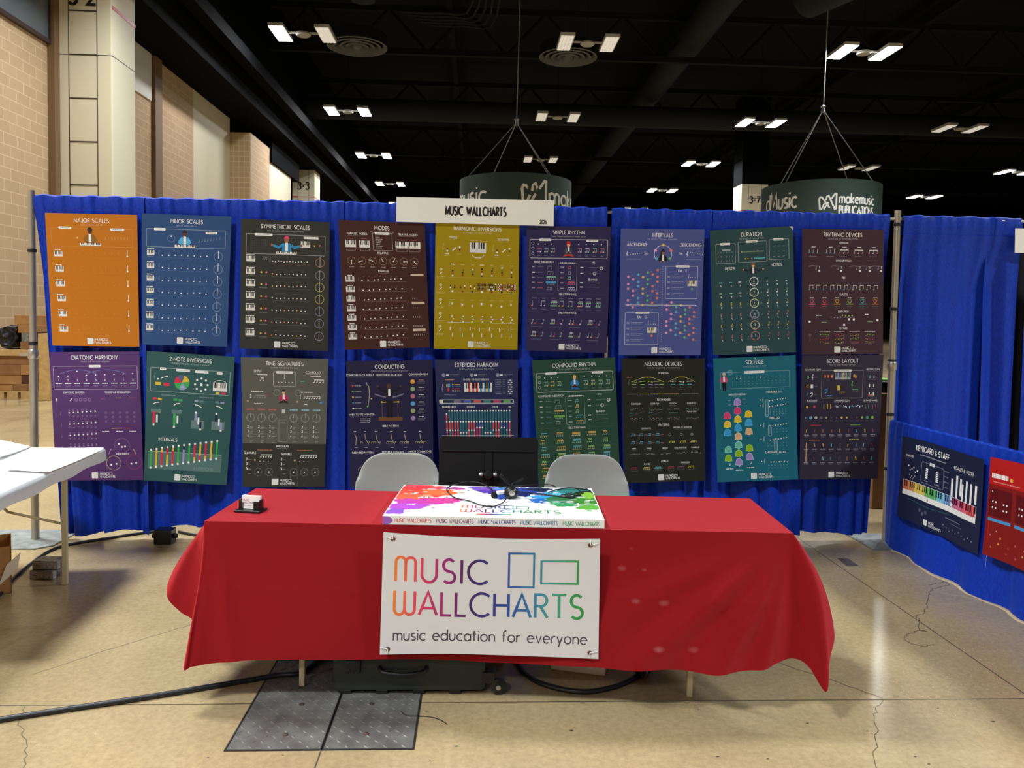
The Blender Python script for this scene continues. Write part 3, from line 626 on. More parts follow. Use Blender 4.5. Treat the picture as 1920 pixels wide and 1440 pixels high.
def diffuser(x, y, z, label):
    t = thing('air_diffuser', label, 'air diffuser', (x, y, z), 0, 'round ceiling air diffusers')
    for k in range(5):
        r = 1.02-k*.21; mb = MB(); mb.lathe([(r, 0), (r-.05, -.02-.01*k), (r-.16, .10), (r-.16, .13), (r-.03, .04), (r, 0)], 32); mb.build('ring', M['diffuser'], t, True)
    mb = MB(); mb.lathe([(.18, .0), (.1, -.05), (.001, -.06)], 20); mb.build('hub', M['diffuser'], t, True)
    mb = MB(); mb.lathe([(1.0, .05), (1.0, .4), (.38, .5)], 28); mb.build('neck', M['black_paint'], t, True)
q = on_z(670, 88, 10.75); diffuser(q.x, q.y, q.z, 'round dark air diffuser beside the top left ceiling lights')
q = on_z(1065, 108, 10.75); diffuser(q.x, q.y, q.z, 'round dark air diffuser under the unlit lights above the sign')
# twin-panel ceiling fixtures
def fixture(x, y, lit, label, grp):
    t = thing('ceiling_light', label, 'ceiling light', (x, y, FIX_Z), 0, grp)
    for k, sx in enumerate((-1, 1)):
        on = lit[k]
        mb = MB(); mb.box(sx*.72-.24, -.68, .012, sx*.72+.24, .68, .12, 0, .01); h = mb.build('housing', M['housing'], t)
        mb = MB()
        if on: mb.add([(sx*.72-.22, -.66, .004), (sx*.72+.22, -.66, .004), (sx*.72+.22, .66, .004), (sx*.72-.22, .66, .004)], [(0, 3, 2, 1)]); mb.build('lens', M['lens_on'], h, fix=False)
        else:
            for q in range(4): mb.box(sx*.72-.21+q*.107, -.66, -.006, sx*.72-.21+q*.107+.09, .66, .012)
            mb.build('lens', M['lens_off_glow'], h)
    mb = MB(); mb.lathe([(.001, -.05), (.2, -.04), (.24, 0), (.2, .06), (.001, .07)], 20); mb.build('sensor_disc', M['housing'], t, True)
    mb = MB(); mb.box(-.5, -.03, .03, .5, .03, .08); mb.build('mounting_bar', M['housing'], t)
    mb = MB(); mb.tube([(0, 0, .05), (0, 0, 3.55)], .008, 6); mb.build('hanger', M['soffit'], t)
rows = ['nearest', 'second', 'third', 'fourth', 'farthest']
nm = {'A': 'the left bright row', 'B': 'the middle unlit row', 'C': 'the right bright row', 'D': 'the unlit row right of the ring sign', 'E': 'the far right bright row'}
for col in 'ABCDE':
    for k, y in enumerate(ROWY):
        if col == 'B' and k > 2 or col == 'D' and k in (0, 3, 4) or col == 'E' and k in (0, 1, 4): continue
        lit = (col in 'ACE',)*2
        if col == 'A' and k == 0: lit = (True, False)
        x = COLX[col]+(-.12*k if col == 'A' else 0)
        st = 'half-lit' if lit == (True, False) else ('lit' if lit[0] else 'unlit')
        fixture(x, y, lit, f'{st} twin-panel ceiling light, {rows[k]} in {nm[col]}', 'twin-panel ceiling lights')
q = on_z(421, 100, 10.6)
mb = MB(); mb.box(q.x-.3, q.y-.3, q.z, q.x+.3, q.y+.3, q.z+.06); mb.tube([(q.x, q.y, q.z), (q.x, q.y, 14)], .02, 6); tagged(mb, 'ceiling_panel', M['lens_off_glow'], 'small pale square panel alone above the left wall', 'ceiling light')  # takes the same faint added glow as the unlit lenses
# hanging ring signs
def ring_sign(cx, cy, zt, R, H, hub_z, label, art, top_z, rot):
    t = thing('hanging_ring_sign', label, 'hanging sign', (cx, cy, zt-H), 0, 'hanging ring signs')
    mb = MB(); n = 72
    P = [[(R*math.cos(2*PI*k/n), R*math.sin(2*PI*k/n), z) for z in (0, H*.5, H)] for k in range(n+1)]
    mb.sheet(P, 0); Q = [[((R-.03)*math.cos(2*PI*k/n), (R-.03)*math.sin(2*PI*k/n), z) for z in (H, 0)] for k in range(n+1)]; mb.sheet(Q, 0)
    rim = [[((R-.03*j)*math.cos(2*PI*k/n), (R-.03*j)*math.sin(2*PI*k/n), H) for j in (0, 1)] for k in range(n+1)]; mb.sheet(rim, 0)
    band = mb.build('fabric_band', M['sign_green'], t, True)
    def S(x, y, h=0): a = -PI/2+rot+x/R; return Vector(((R+h)*math.cos(a), (R+h)*math.sin(a), H-y))
    for nm_, ar in art: printed(nm_, ar, S, 1, 1, 1, 1, [M['ink'], M['ink']], .004, .001, band, base=False)
    hz = hub_z-(zt-H)
    mb = MB(); mb.lathe([(.001, hz-.12), (.07, hz-.08), (.05, hz+.05), (.09, hz+.1), (.001, hz+.16)], 12); mb.build('hub', M['rope'], t, True)
    mb = MB(); mb.tube([(0, 0, hz), (.08, 0, top_z-(zt-H))], .018, 6); mb.build('drop_cable', M['rope'], t)
    for k in range(4):
        a = 2*PI*k/4+.55; mb = MB(); mb.tube([(0, 0, hz), (R*math.cos(a)*.98, R*math.sin(a)*.98, H)], .014, 5); mb.build('cable', M['rope'], t)
def logo_m(a, x, y, s, c=W_):
    lw = s*.1
    a.h = 1
    a.line([(x-.5*s, y-.2*s), (x-.44*s, y-.32*s), (x-.34*s, y-.3*s), (x+.12*s, y+.36*s)], c, lw)
    a.line([(x-.5*s, y-.2*s), (x-.44*s, y+.42*s), (x-.36*s, y+.42*s), (x-.18*s, y+.06*s)], c, lw)
    a.line([(x-.1*s, y-.1*s), (x-.06*s, y-.34*s), (x+.04*s, y-.4*s), (x+.42*s, y+.44*s), (x+.5*s, y+.4*s), (x+.5*s, y-.5*s), (x+.42*s, y-.52*s), (x+.2*s, y-.2*s)], c, lw)
    a.line([(x+.05*s, y+.0*s), (x-.22*s, y+.44*s)], c, lw)
def lett(*ts):
    a = Art((52, 70, 66))
    for (s_, x, y, sz, wt, an, kw) in ts: a.text(s_, x, y, sz, W_, wt, an, **kw)
    return a
def emb(x, y, s):
    a = Art((52, 70, 66)); logo_m(a, x, y, s); return a
a = [('lettering', lett(('music', -1.78, .86, .5, .15, 'c', {}))), ('emblem', emb(.5, .62, .78)), ('lettering', lett(('makemusic', 1.02, .88, .52, .15, 'l', {})))]
ring_sign(1.2, 19.6, 5.98, 1.8, 1.25, 7.9, 'round dark green hanging sign behind the white booth sign', a, 14.2, 0.0)
a = [('lettering', lett(('d', -1.77, .82, .5, .12, 'r', dict(xs=.7)), ('Music', -1.73, .82, .52, .13, 'l', dict(xs=.62)), ('PLAY', -1.15, 1.13, .2, .16, 'c', dict(xs=.8)))), ('emblem', emb(.22, .72, .5)), ('lettering', lett(('makemusic', .56, .75, .3, .16, 'l', dict(fit=1.28)), ('PUBLICATIONS', .56, 1.08, .24, .19, 'l', dict(fit=1.24))))]
ring_sign(11.35, 19.8, 6.06, 1.87, 1.25, 8.65, 'round dark green hanging sign at the right, beside the 3-7 column', a, 14.2, -.42)
# pallets, cartons and bags by the left wall
def pbox(x0, y0, x1, y1, Y, dep, name, m, label, cat, group=None, bev=.008, floor=False):
    a, b = on_y(x0, y1, Y), on_y(x1, y0, Y)
    if y1 == 737 and Y == PYW: a.z = .143
    if floor: a.z = 0.0
    mb = MB(); mb.box(a.x, Y, a.z, b.x, Y+dep, b.z, 0, bev)
    return tagged(mb, name, m, label, cat, group)
PYW = 8.8
a, b = on_y(-14, 749, PYW), on_y(60, 736, PYW)
t = thing('wooden_pallet', 'wooden pallet on the floor under the flat cartons', 'pallet', (a.x, PYW, 0))
L = b.x-a.x
for k in range(7):
    mb = MB(); mb.box(0, k*.15, .12, L, k*.15+.1, .14); mb.build('deck_board', M['pallet'], t)
for k in range(3):
    mb = MB(); mb.box(k*(L-.2)/2, 0, 0, k*(L-.2)/2+.2, 1.0, .12); mb.build('block', M['pallet'], t)
ct = 'flat cartons stacked by the left wall'
z = on_y(30, 737, PYW).z
for args in ((-14, 721, 24, 737, 'cardboard', 'flat cardboard carton with a white label, bottom left of the pallet stack'), (25, 720, 60, 737, 'cardboard2', 'flat carton bottom right of the pallet stack beside the pole'), (-14, 704, 40, 720, 'cardboard', 'long flat carton second from the bottom of the pallet stack'), (40.5, 704, 60, 720, 'maroon', 'dark maroon carton in the second layer of the pallet stack'),
             (-14, 684, 38, 703, 'cardboard2', 'flat carton with two pale labels in the third layer of the pallet'), (38.5, 684, 60, 703, 'cardboard', 'flat carton in the third layer, right half behind the pole')):
    pbox(*args[:4], PYW, .9, 'flat_carton', M[args[4]], args[5], 'carton', ct)
pbox(-14, 668, 60, 683, PYW, .9, 'flat_carton', M['cardboard2'], 'wide carton directly under the pale board on the pallet', 'carton', ct)
pbox(-16, 656, 62, 667, PYW-.05, 1.0, 'wooden_board', M['pallet'], 'pale wooden board lying across the top of the pallet load', 'board')
mb = MB(); P0 = on_y(-16, 655, PYW); P1 = on_y(36, 612, PYW)
import bmesh as _b
bm = bmesh.new(); bmesh.ops.create_icosphere(bm, subdivisions=4, radius=1)
rb = random.Random(3)
from mathutils import noise as _nz
for v in bm.verts:
    n = v.co.copy(); k = 1+.22*_nz.noise(n*2.3)+.1*_nz.noise(n*6)
    c = Vector((max(-.85, min(.85, n.x*1.2)), max(-.85, min(.85, n.y*1.2)), max(-.8, min(.8, n.z*1.2))))
    v.co = Vector(((P0.x+P1.x)/2+c.x*k*abs(P1.x-P0.x)*.46, PYW+.45+c.y*k*.45, (P0.z+P1.z)/2+c.z*k*(P1.z-P0.z)*.56))
lo = min(v.co.z for v in bm.verts)
for v in bm.verts: v.co.z += P0.z-lo+.012
me = bpy.data.meshes.new('bin_bag'); bm.to_mesh(me); bm.free(); me.materials.append(M['bag']); o = bpy.data.objects.new('bin_bag', me); COL.objects.link(o); tag(o, 'crumpled black plastic bag on the pale board by the left wall', 'bag')
for args in ((38, 641, 62, 655.5, 'cardboard2', 'carton at the bottom of the small stack beside the black bag'), (40, 624.5, 62, 640.5, 'steel_plate', 'grey carton second in the small stack beside the black bag'), (33, 609.5, 64, 624, 'cardboard', 'carton with a white label third in the small stack'), (27, 591, 62, 609, 'cardboard', 'long carton topmost of the small stack, left of the pole')):
    pbox(*args[:4], PYW, .8, 'carton', M[args[4]], args[5], 'carton', 'cartons stacked beside the black bag')
pbox(72, 626, 92, 737, PYW-.3, 1.2, 'wooden_crate', M['pallet'], 'tall pale wooden crate just right of the pole', 'crate', floor=True)
# things glimpsed through the gap beside the right pole
pbox(1640, 738, 1672, 798, 1.0, .5, 'carton', M['cardboard2'], 'brown carton glimpsed between the plum poster and the right pole', 'carton', floor=True)
pbox(1644, 716, 1676, 737.5, 1.05, .4, 'folded_bag', M['bag'], 'black folded bag on the brown carton behind the right pole', 'bag')
pbox(1648, 711, 1674, 715.5, 1.1, .3, 'folded_cloth', M['lime'], 'lime green cloth on the black bag behind the right pole', 'cloth')
# ------------------------------------------------------------------ pipe and drape
from mathutils import noise as NZ
def pole(x, y, label, rings, zt=2.43, plate=None, grp='aluminium booth poles'):
    t = thing('booth_pole', label, 'pole', (x, y, 0), 0, grp)
    mb = MB(); mb.tube([(0, 0, .01), (0, 0, 1.33)], .0255, 20); mb.tube([(0, 0, 1.30), (0, 0, zt)], .0222, 20); mb.build('tube', M['pole'], t, True)
    for z in rings:
        mb = MB(); mb.lathe([(.0235, z-.012), (.029, z-.01), (.029, z+.01), (.0235, z+.012)], 20); mb.build('collar', M['black_tape'], t, True)
    mb = MB(); mb.box(-.09, -.004, 1.29, -.02, .004, 1.31); mb.lathe([(.027, 1.27), (.034, 1.28), (.034, 1.33), (.027, 1.34)], 20); mb.build('slot_clamp', M['pole'], t, True)
    if plate:
        mb = MB(); x0, y0, x1, y1 = plate; c = .08
        mb.prism([(x0, y0), (x1-c, y0), (x1, y0+c), (x1, y1-c), (x1-c, y1), (x0, y1)], 0.0, .009)
        mb.build('base_plate', M['steel_plate'], t)
    return t
pole(-3.056, 0.0, 'aluminium booth pole at the left end of the drapes', (.35, 1.38, 2.02), 2.432, (-.36, -.235, .205, .22))
pole(0.02, 0.075, 'aluminium booth pole behind the yellow poster, middle of the back line', (1.36,), 2.40, (-.2, -.2, .2, .2))
pole(3.052, 0.0, 'aluminium booth pole at the corner by the low side rail', (.55, .95, 1.34, 1.72, 2.33), 2.432, (-.2, -.2, .16, .2))
for x0, x1, lab in ((-3.03, 0.0, 'left top pipe inside the drape pocket'), (0.04, 3.03, 'right top pipe inside the drape pocket'), (3.08, 6.2, 'top pipe of the neighbouring booth inside the drape pocket')):
    mb = MB(); mb.tube([(x0, 0.0, 2.372), (x1, 0.0, 2.372)], .0105, 12); tagged(mb, 'drape_pipe', M['pole'], lab, 'pipe', 'drape pipes', True)
def drape(x0, x1, label, seed, zt=2.405, zb=.035, amp=.040, pull=(0, 0), tilt=0.0, lz=0.012, nx=None, freq=1.0, ypl=0.0, axis='x', flat=1.0):
    rnd = random.Random(seed); wd = x1-x0
    nx = nx or int(wd*150)
    ph = [rnd.uniform(0, 6.28) for _ in range(8)]
    creases = [(rnd.uniform(.02, wd-.02)*freq, rnd.uniform(.022, .06), rnd.uniform(.025, .06), rnd.uniform(-.05, .05), rnd.uniform(0, .6)) for _ in range(int(wd*5)+2)]
    def pleat(s, z):
        d = 0
        for (c, cw, ca, sl, z0_) in creases:
            e = (s-c-sl*(z-1.2)*.3)/cw
            if abs(e) < 3: d += ca*math.exp(-e*e)*(1 if z < 1.9+z0_ else max(0, 1-(z-1.9-z0_)/.3))
        return min(d, .07)
    prof = [(.024, zt-.14), (.027, zt-.05), (.022, zt-.010), (0, zt), (-.022, zt-.010), (-.029, zt-.04), (-.029, zt-.10), (-.024, zt-.134), (-.031, zt-.139)]
    nz = 44
    zs = [(-.022, zt-.135-(zt-.135-zb)*(k/nz)) for k in range(1, nz+1)]
    P = []
    for (yo, z) in prof+zs:
        t = max(0.0, min(1.0, (zt-z)/(zt-zb))); row = []
        for i in range(nx+1):
            u = i/nx; x = x0+wd*u
            x += (pull[0]*(1-u)+pull[1]*u)*t
            s = u*wd*freq
            fine = .0055*math.sin(s*62+ph[0]+2*math.sin(s*7+ph[5]))+.0045*math.sin(s*97+ph[1])+.004*NZ.noise((s*22, seed, z*3))
            warp = s+.05*math.sin(s*5+ph[6])+.02*math.sin(z*1.7+ph[2])
            big = math.sin(warp*15.5+ph[2])*.55+math.sin(warp*26+ph[3]+.5*z)*.3+.55*NZ.noise((warp*5.5, seed*3.1, z*.45))
            big = math.copysign(abs(big)**.8, big)
            topk = max(0, 1-(zt-z)/.22)
            k = min(1.0, max(0, (zt-z-.02)/.5))
            y = yo+fine*(.4+.4*topk)+amp*big*k*(.55+.45*t)*flat+(pleat(s, z)+.018)*k
            if z < zt-.2: y = max(y, -.050)
            zz = z+lz*math.sin(s*9+ph[4])*t*t+tilt*(u-.5)*t+(.004*math.sin(s*40+ph[7])*topk)
            row.append((x, y+ypl, zz) if axis == 'x' else (ypl+y, x, zz))
        P.append(row)
    mb = MB(); mb.sheet(P)
    o = mb.build('drape', M['drape'], None, True, fix=False)
    if axis == 'y': pass
    return tag(o, label, 'drape', 'blue booth drapes')
edges = [(-3.035, -2.285, (.155, .02)), (-2.30, -1.62, (-.01, .02)), (-1.64, -.92, (-.01, .02)), (-.935, .0, (-.01, .015)), (.0, .93, (.012, .012)), (.965, 1.71, (-.012, .02)), (1.69, 2.39, (-.01, .02)), (2.37, 2.99, (-.01, -.06))]
dl = ['blue drape panel behind the orange and purple posters, leftmost of the back line', 'blue drape panel behind the Minor Scales and 2-Note Inversions posters', 'blue drape panel behind the charcoal and grey posters', 'blue drape panel behind the dark brown and navy posters', 'blue drape panel behind the yellow and violet posters under the white sign', 'blue drape panel behind the periwinkle and near-black posters', 'blue drape panel behind the dark teal and bright teal posters', 'blue drape panel behind the maroon and plum posters beside the right pole']
for k, (x0, x1, pl) in enumerate(edges):
    drape(x0, x1, dl[k], k+1, pull=pl, ypl=.007*(k % 2), zb=(.05, .075, .05, .04, .04, .04, .05, .06)[k], lz=.022 if k < 2 else .012)
fx = [(3.085, 3.76, 'blue drape panel of the next booth, touching the right pole'), (3.735, 3.985, 'narrow blue drape panel of the next booth beside the dark slit'), (4.06, 5.4, 'blue drape panel past the dark slit at the right edge')]
for k, (x0, x1, lb) in enumerate(fx): drape(x0, x1, lb, 30+k, zt=2.40, amp=.026, pull=((0, .0), (.018, -.01), (0, 0))[k], freq=.8, ypl=.012*(k % 2))
mb = MB(); mb.sheet([[(3.5+.05*i, .55+.02*math.sin(i*1.7), z) for i in range(40)] for z in (.02, .8, 1.6, 2.3)]); tagged(mb, 'slit_dark_sheet', M['black_metal'], 'black sheet added behind the slit at the right edge to keep it dark', 'drape', None, True)  # black sheet put in so the gap between panels reads dark
# the low side rail that comes forward from the corner pole
mb = MB(); mb.tube([(3.052, -.03, .882), (3.052, -3.1, .882)], .0105, 12); tagged(mb, 'drape_pipe', M['pole'], 'low side rail pipe inside the drape hem', 'pipe', 'drape pipes', True)
def rail_drape(y0, y1, label, seed):
    rnd = random.Random(seed); ph = [rnd.uniform(0, 6.28) for _ in range(6)]; n = int(abs(y1-y0)*140); zt, zb = .915, .005
    prof = [(.03, zt-.14), (.024, zt-.05), (.016, zt-.01), (0, zt), (-.016, zt-.01), (-.024, zt-.05), (-.026, zt-.12)]+[(-.026, zt-.12-(zt-.12-zb)*k/22) for k in range(1, 23)]
    P = []
    for xo, z in prof:
        t = max(0, min(1, (zt-z)/(zt-zb))); row = []
        for i in range(n+1):
            s = abs(y1-y0)*i/n; topk = max(0, 1-(zt-z)/.2)
            fine = .005*math.sin(s*70+ph[0]+2*math.sin(s*6))+.004*NZ.noise((s*25, seed, z*3))
            big = math.sin(s*13+ph[1])*.6+math.sin(s*22+ph[2])*.35+.4*NZ.noise((s*5, seed, z))
            row.append((3.052+xo+fine*(.3+topk)+.026*big*t*min(1, max(0, (.62-z)/.3))-.05*max(0, t-.55)*2*max(0, .5+.5*math.sin(s*4+ph[3])), y0+(y1-y0)*i/n, z+.004*(1+math.sin(s*8+ph[4]))*t))
        P.append(row)
    mb = MB(); mb.sheet(P); return tag(mb.build('drape', M['drape'], None, True, fix=False), label, 'drape', 'blue booth drapes')
rail_drape(-.03, -1.165, 'low blue drape on the side rail behind the Keyboard & Staff poster', 51)
rail_drape(-1.17, -2.3, 'low blue drape on the side rail behind the red poster', 52)
rail_drape(-2.305, -3.1, 'low blue drape on the side rail, nearest the camera', 53)
# white booth sign over the drapes
c = [on_y(p[0], p[1], -.078) for p in ((743.5, 369), (1039, 376), (1038, 424), (742.6, 415.6))]
a = Art((244, 243, 236))
def cond(a, t, x, y, s, wt, xs):
    a.text(t, x, y, s, (44, 34, 34), wt, xs=xs, sp=.3)
cond(a, '|USIC WALLCHARTS', 75.5, 16.2, 8.0, .2, .5); a.text('2026', 139.8, 22.6, 3.5, (44, 38, 36), .2, xs=.6, sp=.26)
S = quad_surface(c[0], c[1], c[2], c[3], 150, 24.5, .0015, 9)
o = printed('booth_sign', a, S, 150, 24.5, 12, 3, [M['ink'], M['ink']], .0006, .004)
tag(o, 'white booth sign card reading MUSIC WALLCHARTS over the middle of the drapes', 'sign')
c = [on_y(p[0], p[1], -.055) for p in ((1904, 428), (1990, 430), (1990, 476), (1903, 474))]
o = printed('booth_sign', Art((244, 243, 238)), quad_surface(*c, 40, 22, .001, 4), 40, 22, 6, 3, [M['ink'], M['ink']], .0006, .004)
tag(o, 'blank end of a white sign card on the next booth, at the right edge', 'sign')

# ------------------------------------------------------------------ the red table
TX, TY, TA = .1325, -2.0146, -.062
HW, HD, HT = 1.224, .307, .735
t = thing('folding_table', 'long folding table under the red cloth, only its leg ends showing', 'table', (TX, TY, 0), TA)
mb = MB(); mb.box(-HW+.004, -HD+.004, HT-.035, HW-.004, HD-.004, HT-.001, 0, .006); mb.build('tabletop', M['tabletop'], t)
for sx in (-1, 1):
    for sy in (-1, 1):
        mb = MB(); x, y = sx*.835, sy*.217; mb.box(x-.012, y-.012, .006 if sx < 0 else 0, x+.012, y+.012, HT-.036, 0, .003); mb.build('leg', M['leg'], t)
    mb = MB(); mb.box(sx*.835-.01, -.205, .36, sx*.835+.01, .205, .38); mb.build('crossbar', M['leg'], t)
Z0 = .741
K = [  # top edge (u, v), mid (u, v, z), hem (u, v, z)
 ((-1.224, .307), (-1.27, .33, .60), (-1.29, .35, .47)), ((-1.224, .12), (-1.32, .12, .60), (-1.37, .10, .44)), ((-1.224, -.1), (-1.355, -.09, .60), (-1.455, -.08, .44)),
 ((-1.224, -.24), (-1.35, -.19, .58), (-1.435, -.20, .385)), ((-1.224, -.295), (-1.30, -.22, .55), (-1.36, -.235, .325)), ((-1.224, -.304), (-1.235, -.275, .52), (-1.285, -.27, .285)),
 ((-1.224, -.307), (-1.232, -.345, .50), (-1.262, -.425, .172)), ((-1.20, -.307), (-1.205, -.352, .5), (-1.225, -.43, .172)), ((-1.12, -.307), (-1.13, -.345, .48), (-1.14, -.40, .176)), ((-.9, -.307), (-.9, -.332, .47), (-.9, -.365, .186)),
 ((-.5, -.307), (-.5, -.325, .47), (-.5, -.345, .19)), ((0, -.307), (0, -.322, .47), (0, -.335, .188)), ((.5, -.307), (.5, -.325, .47), (.5, -.345, .184)), ((.8, -.307), (.8, -.335, .47), (.81, -.37, .186)),
 ((.98, -.307), (1.0, -.345, .48), (1.0, -.385, .198)), ((1.1, -.307), (1.12, -.345, .49), (1.13, -.375, .222)), ((1.18, -.307), (1.195, -.335, .5), (1.215, -.365, .243)), ((1.216, -.307), (1.24, -.345, .5), (1.27, -.40, .225)),
 ((1.224, -.306), (1.30, -.39, .49), (1.318, -.46, .150)), ((1.224, -.30), (1.33, -.36, .52), (1.348, -.42, .25)), ((1.224, -.27), (1.345, -.30, .55), (1.392, -.345, .345)), ((1.224, -.15), (1.34, -.17, .59), (1.395, -.2, .42)),
 ((1.224, .1), (1.30, .1, .60), (1.33, .10, .46)), ((1.224, .307), (1.27, .32, .62), (1.29, .34, .5)), ((1.1, .307), (1.12, .325, .60), (1.13, .335, .46)), ((.0, .307), (.0, .318, .62), (.0, .328, .50)), ((-1.1, .307), (-1.12, .325, .62), (-1.13, .335, .50))]
def kcurve(i0, t, comp, j):
    n = len(K); g = lambda i: K[i % n][j][comp]
    p0, p1, p2, p3 = g(i0-1), g(i0), g(i0+1), g(i0+2)
    if j == 0: return p1+(p2-p1)*t
    a = .5*((2*p1)+(p2-p0)*t+(2*p0-5*p1+4*p2-p3)*t*t+(3*p1-p0-3*p2+p3)*t**3)
    lo, hi = min(p1, p2)-.02, max(p1, p2)+.02
    return max(lo, min(hi, a))
cols = []
NK = len(K)
for i in range(NK):
    d = (Vector(K[i][2])-Vector(K[(i+1) % NK][2])).length
    n = max(6, int(d/.016))
    for q in range(n):
        tt = q/n
        T = (kcurve(i, tt, 0, 0), kcurve(i, tt, 1, 0)); Mi = [kcurve(i, tt, c_, 1) for c_ in range(3)]; Hm = [kcurve(i, tt, c_, 2) for c_ in range(3)]
        cols.append((T, Mi, Hm))
NT = 40
grid = []
for r in range(NT+1):
    s = r/NT; row = []
    for (T, Mi, Hm) in cols:
        A = Vector((T[0], T[1], Z0)); B = Vector(Mi); C_ = Vector(Hm)
        ctrl = 2*B-.5*(A+C_)
        p = A*(1-s)**2+ctrl*2*s*(1-s)+C_*s*s
        if r > 0:
            out = Vector((Mi[0]-T[0], Mi[1]-T[1], 0))
            fr = abs(T[1]+.307) < .02 and abs(T[0]) < 1.21
            if fr:
                out = Vector((0, -1, 0)); u, z = p.x, p.z
                d = .020*NZ.noise((u*2.2, 3.1, z*2.0))+.007*NZ.noise((u*6, 1.7, z*5))
                for (ux, uz, ang, wdt, amp_) in ((1.10, .72, 208, .05, .04), (1.15, .71, 222, .055, .07), (1.18, .68, 240, .05, .07), (1.19, .62, 256, .035, .04), (-1.17, .7, 280, .035, .016), (.35, .72, 232, .06, .010), (-.3, .72, 300, .06, .010), (.75, .5, 215, .05, .012), (-.75, .55, 300, .06, .008)):
                    dx, dz = u-ux, z-uz; ca, sa = math.cos(math.radians(ang)), math.sin(math.radians(ang))
                    al = dx*ca+dz*sa; pe = -dx*sa+dz*ca
                    if al > 0: d += amp_*math.exp(-(pe/(wdt*(.5+al*1.3)))**2)*min(1, al*3)*math.exp(-al*.9)
                for zc, am in ((.47, .0035), (.585, .0012)): d += am*math.exp(-((z-zc)/.008)**2)      # packing creases
                p = p+out*d*min(1, s*3)
            else:
                if out.length > 1e-5: out.normalize()
                p = p+out*(.006*NZ.noise((p.x*9, p.y*9, p.z*3)))*min(1, s*3)
            if s < .12: p.z = p.z
        row.append(p)
    grid.append(row)
mb = MB(); nc = len(cols); o = 0
for row in grid:
    for p in row: mb.v.append(tuple(p))
for r in range(NT):
    for k in range(nc):
        k2 = (k+1) % nc; mb.f.append((r*nc+k, r*nc+k2, (r+1)*nc+k2, (r+1)*nc+k)); mb.m.append(0)
ring0 = list(range(nc)); o = len(mb.v); nxg, nyg = 60, 14
mb.sheet([[(-HW+2*HW*i/nxg, -HD+2*HD*j/nyg, Z0+(.0012*NZ.noise((i*.35, j*.5, 2)) if 0 < i < nxg and 0 < j < nyg else 0)) for j in range(nyg+1)] for i in range(nxg+1)])
clo = mb.build('tablecloth', M['red'], None, True, fix=True)
clo.location = (TX, TY, 0); clo.rotation_euler = (0, 0, TA)
try: clo.data.set_sharp_from_angle(angle=math.radians(60))
except Exception: pass
tag(clo, 'long red tablecloth draped over the front table with a drooping right corner', 'tablecloth')
pc = []
for px, py, r, k in ((1168, 1070, .022, .5), (1210, 1073, .014, .4), (1192, 1127, .022, .5), (1245, 1130, .026, .6), (1232, 1209, .026, .8), (1297, 1213, .026, .45), (1186, 1033, .012, .3)):
    d = ray(px, py); n = Vector((math.sin(TA), -math.cos(TA), 0)); q0 = Vector((TX, TY, .5))+n*.345; p = CAM+d*((q0-CAM).dot(n)/d.dot(n))-Vector((TX, TY, 0))
    pc.append((p.x*math.cos(TA)+p.y*math.sin(TA), p.z, r, r*.62, k))
chalk_marks(M['red'], pc)
c_, s_ = math.cos(TA), math.sin(TA)
def tl(u, v, z): return Vector((TX+u*c_-v*s_, TY+u*s_+v*c_, z))
# banner
bc = []
for p in ((719, 998), (1125, 1010), (1121, 1233), (713, 1224)):
    d = ray(*p); n = Vector((s_, -c_, 0)); q0 = tl(0, -.362, .5); bc.append(CAM+d*((q0-CAM).dot(n)/d.dot(n)))
bc[2] += Vector((0, -.012, 0)); bc[3] += Vector((0, -.012, 0))
STOPS = [(0, (226, 124, 48)), (.13, (214, 66, 88)), (.27, (150, 36, 110)), (.40, (66, 32, 92)), (.55, (42, 60, 138)), (.70, (48, 112, 160)), (.82, (70, 150, 134)), (.92, (52, 146, 80)), (1, (38, 138, 48))]
def grad(t):
    for (a, ca), (b, cb) in zip(STOPS, STOPS[1:]):
        if t <= b: k = max(0, (t-a)/(b-a)); return tuple(ca[i]*(1-k)+cb[i]*k for i in range(3))
    return STOPS[-1][1]
a = Art((206, 203, 202))
g1 = lambda x: grad((x-5)/90)
a.text('{USIC', 6.2, 22.4, 11.4, g1, .115, 'l', xs=.93, sp=.28)
a.line([(58.4, 7.2), (69.9, 7.2), (69.9, 23.6), (58.4, 23.6), (58.4, 7.2)], g1, .95)
a.line([(73.3, 10.8), (90, 10.8), (90, 21.6), (73.3, 21.6), (73.3, 10.8)], g1, .95)
a.text('}ALLCHARTS', 6, 38.2, 11.2, g1, .115, 'l', xs=.925, sp=.205)
a.text('music education for everyone', 6, 50.4, 5.4, (72, 62, 76), .11, 'l', fit=88.6, sp=.2)
ax, bx = 1, 1
S0 = quad_surface(bc[0], bc[1], bc[2], bc[3], 100, 57, .004, 21, 0.0)
def SB(x, y, h=0): u = x/100; return S0(x, y, h)+Vector((0, 0, -.012*math.sin(PI*u)*(1-y/57)+.006*math.sin(PI*u)*(y/57)))
t = thing('banner', 'white vinyl banner on the front of the red cloth reading MUSIC WALLCHARTS', 'banner', (0, 0, 0))
printed('banner_sheet', a, SB, 100, 57, 30, 16, [M['print'], M['print']], .0004, .001, t)
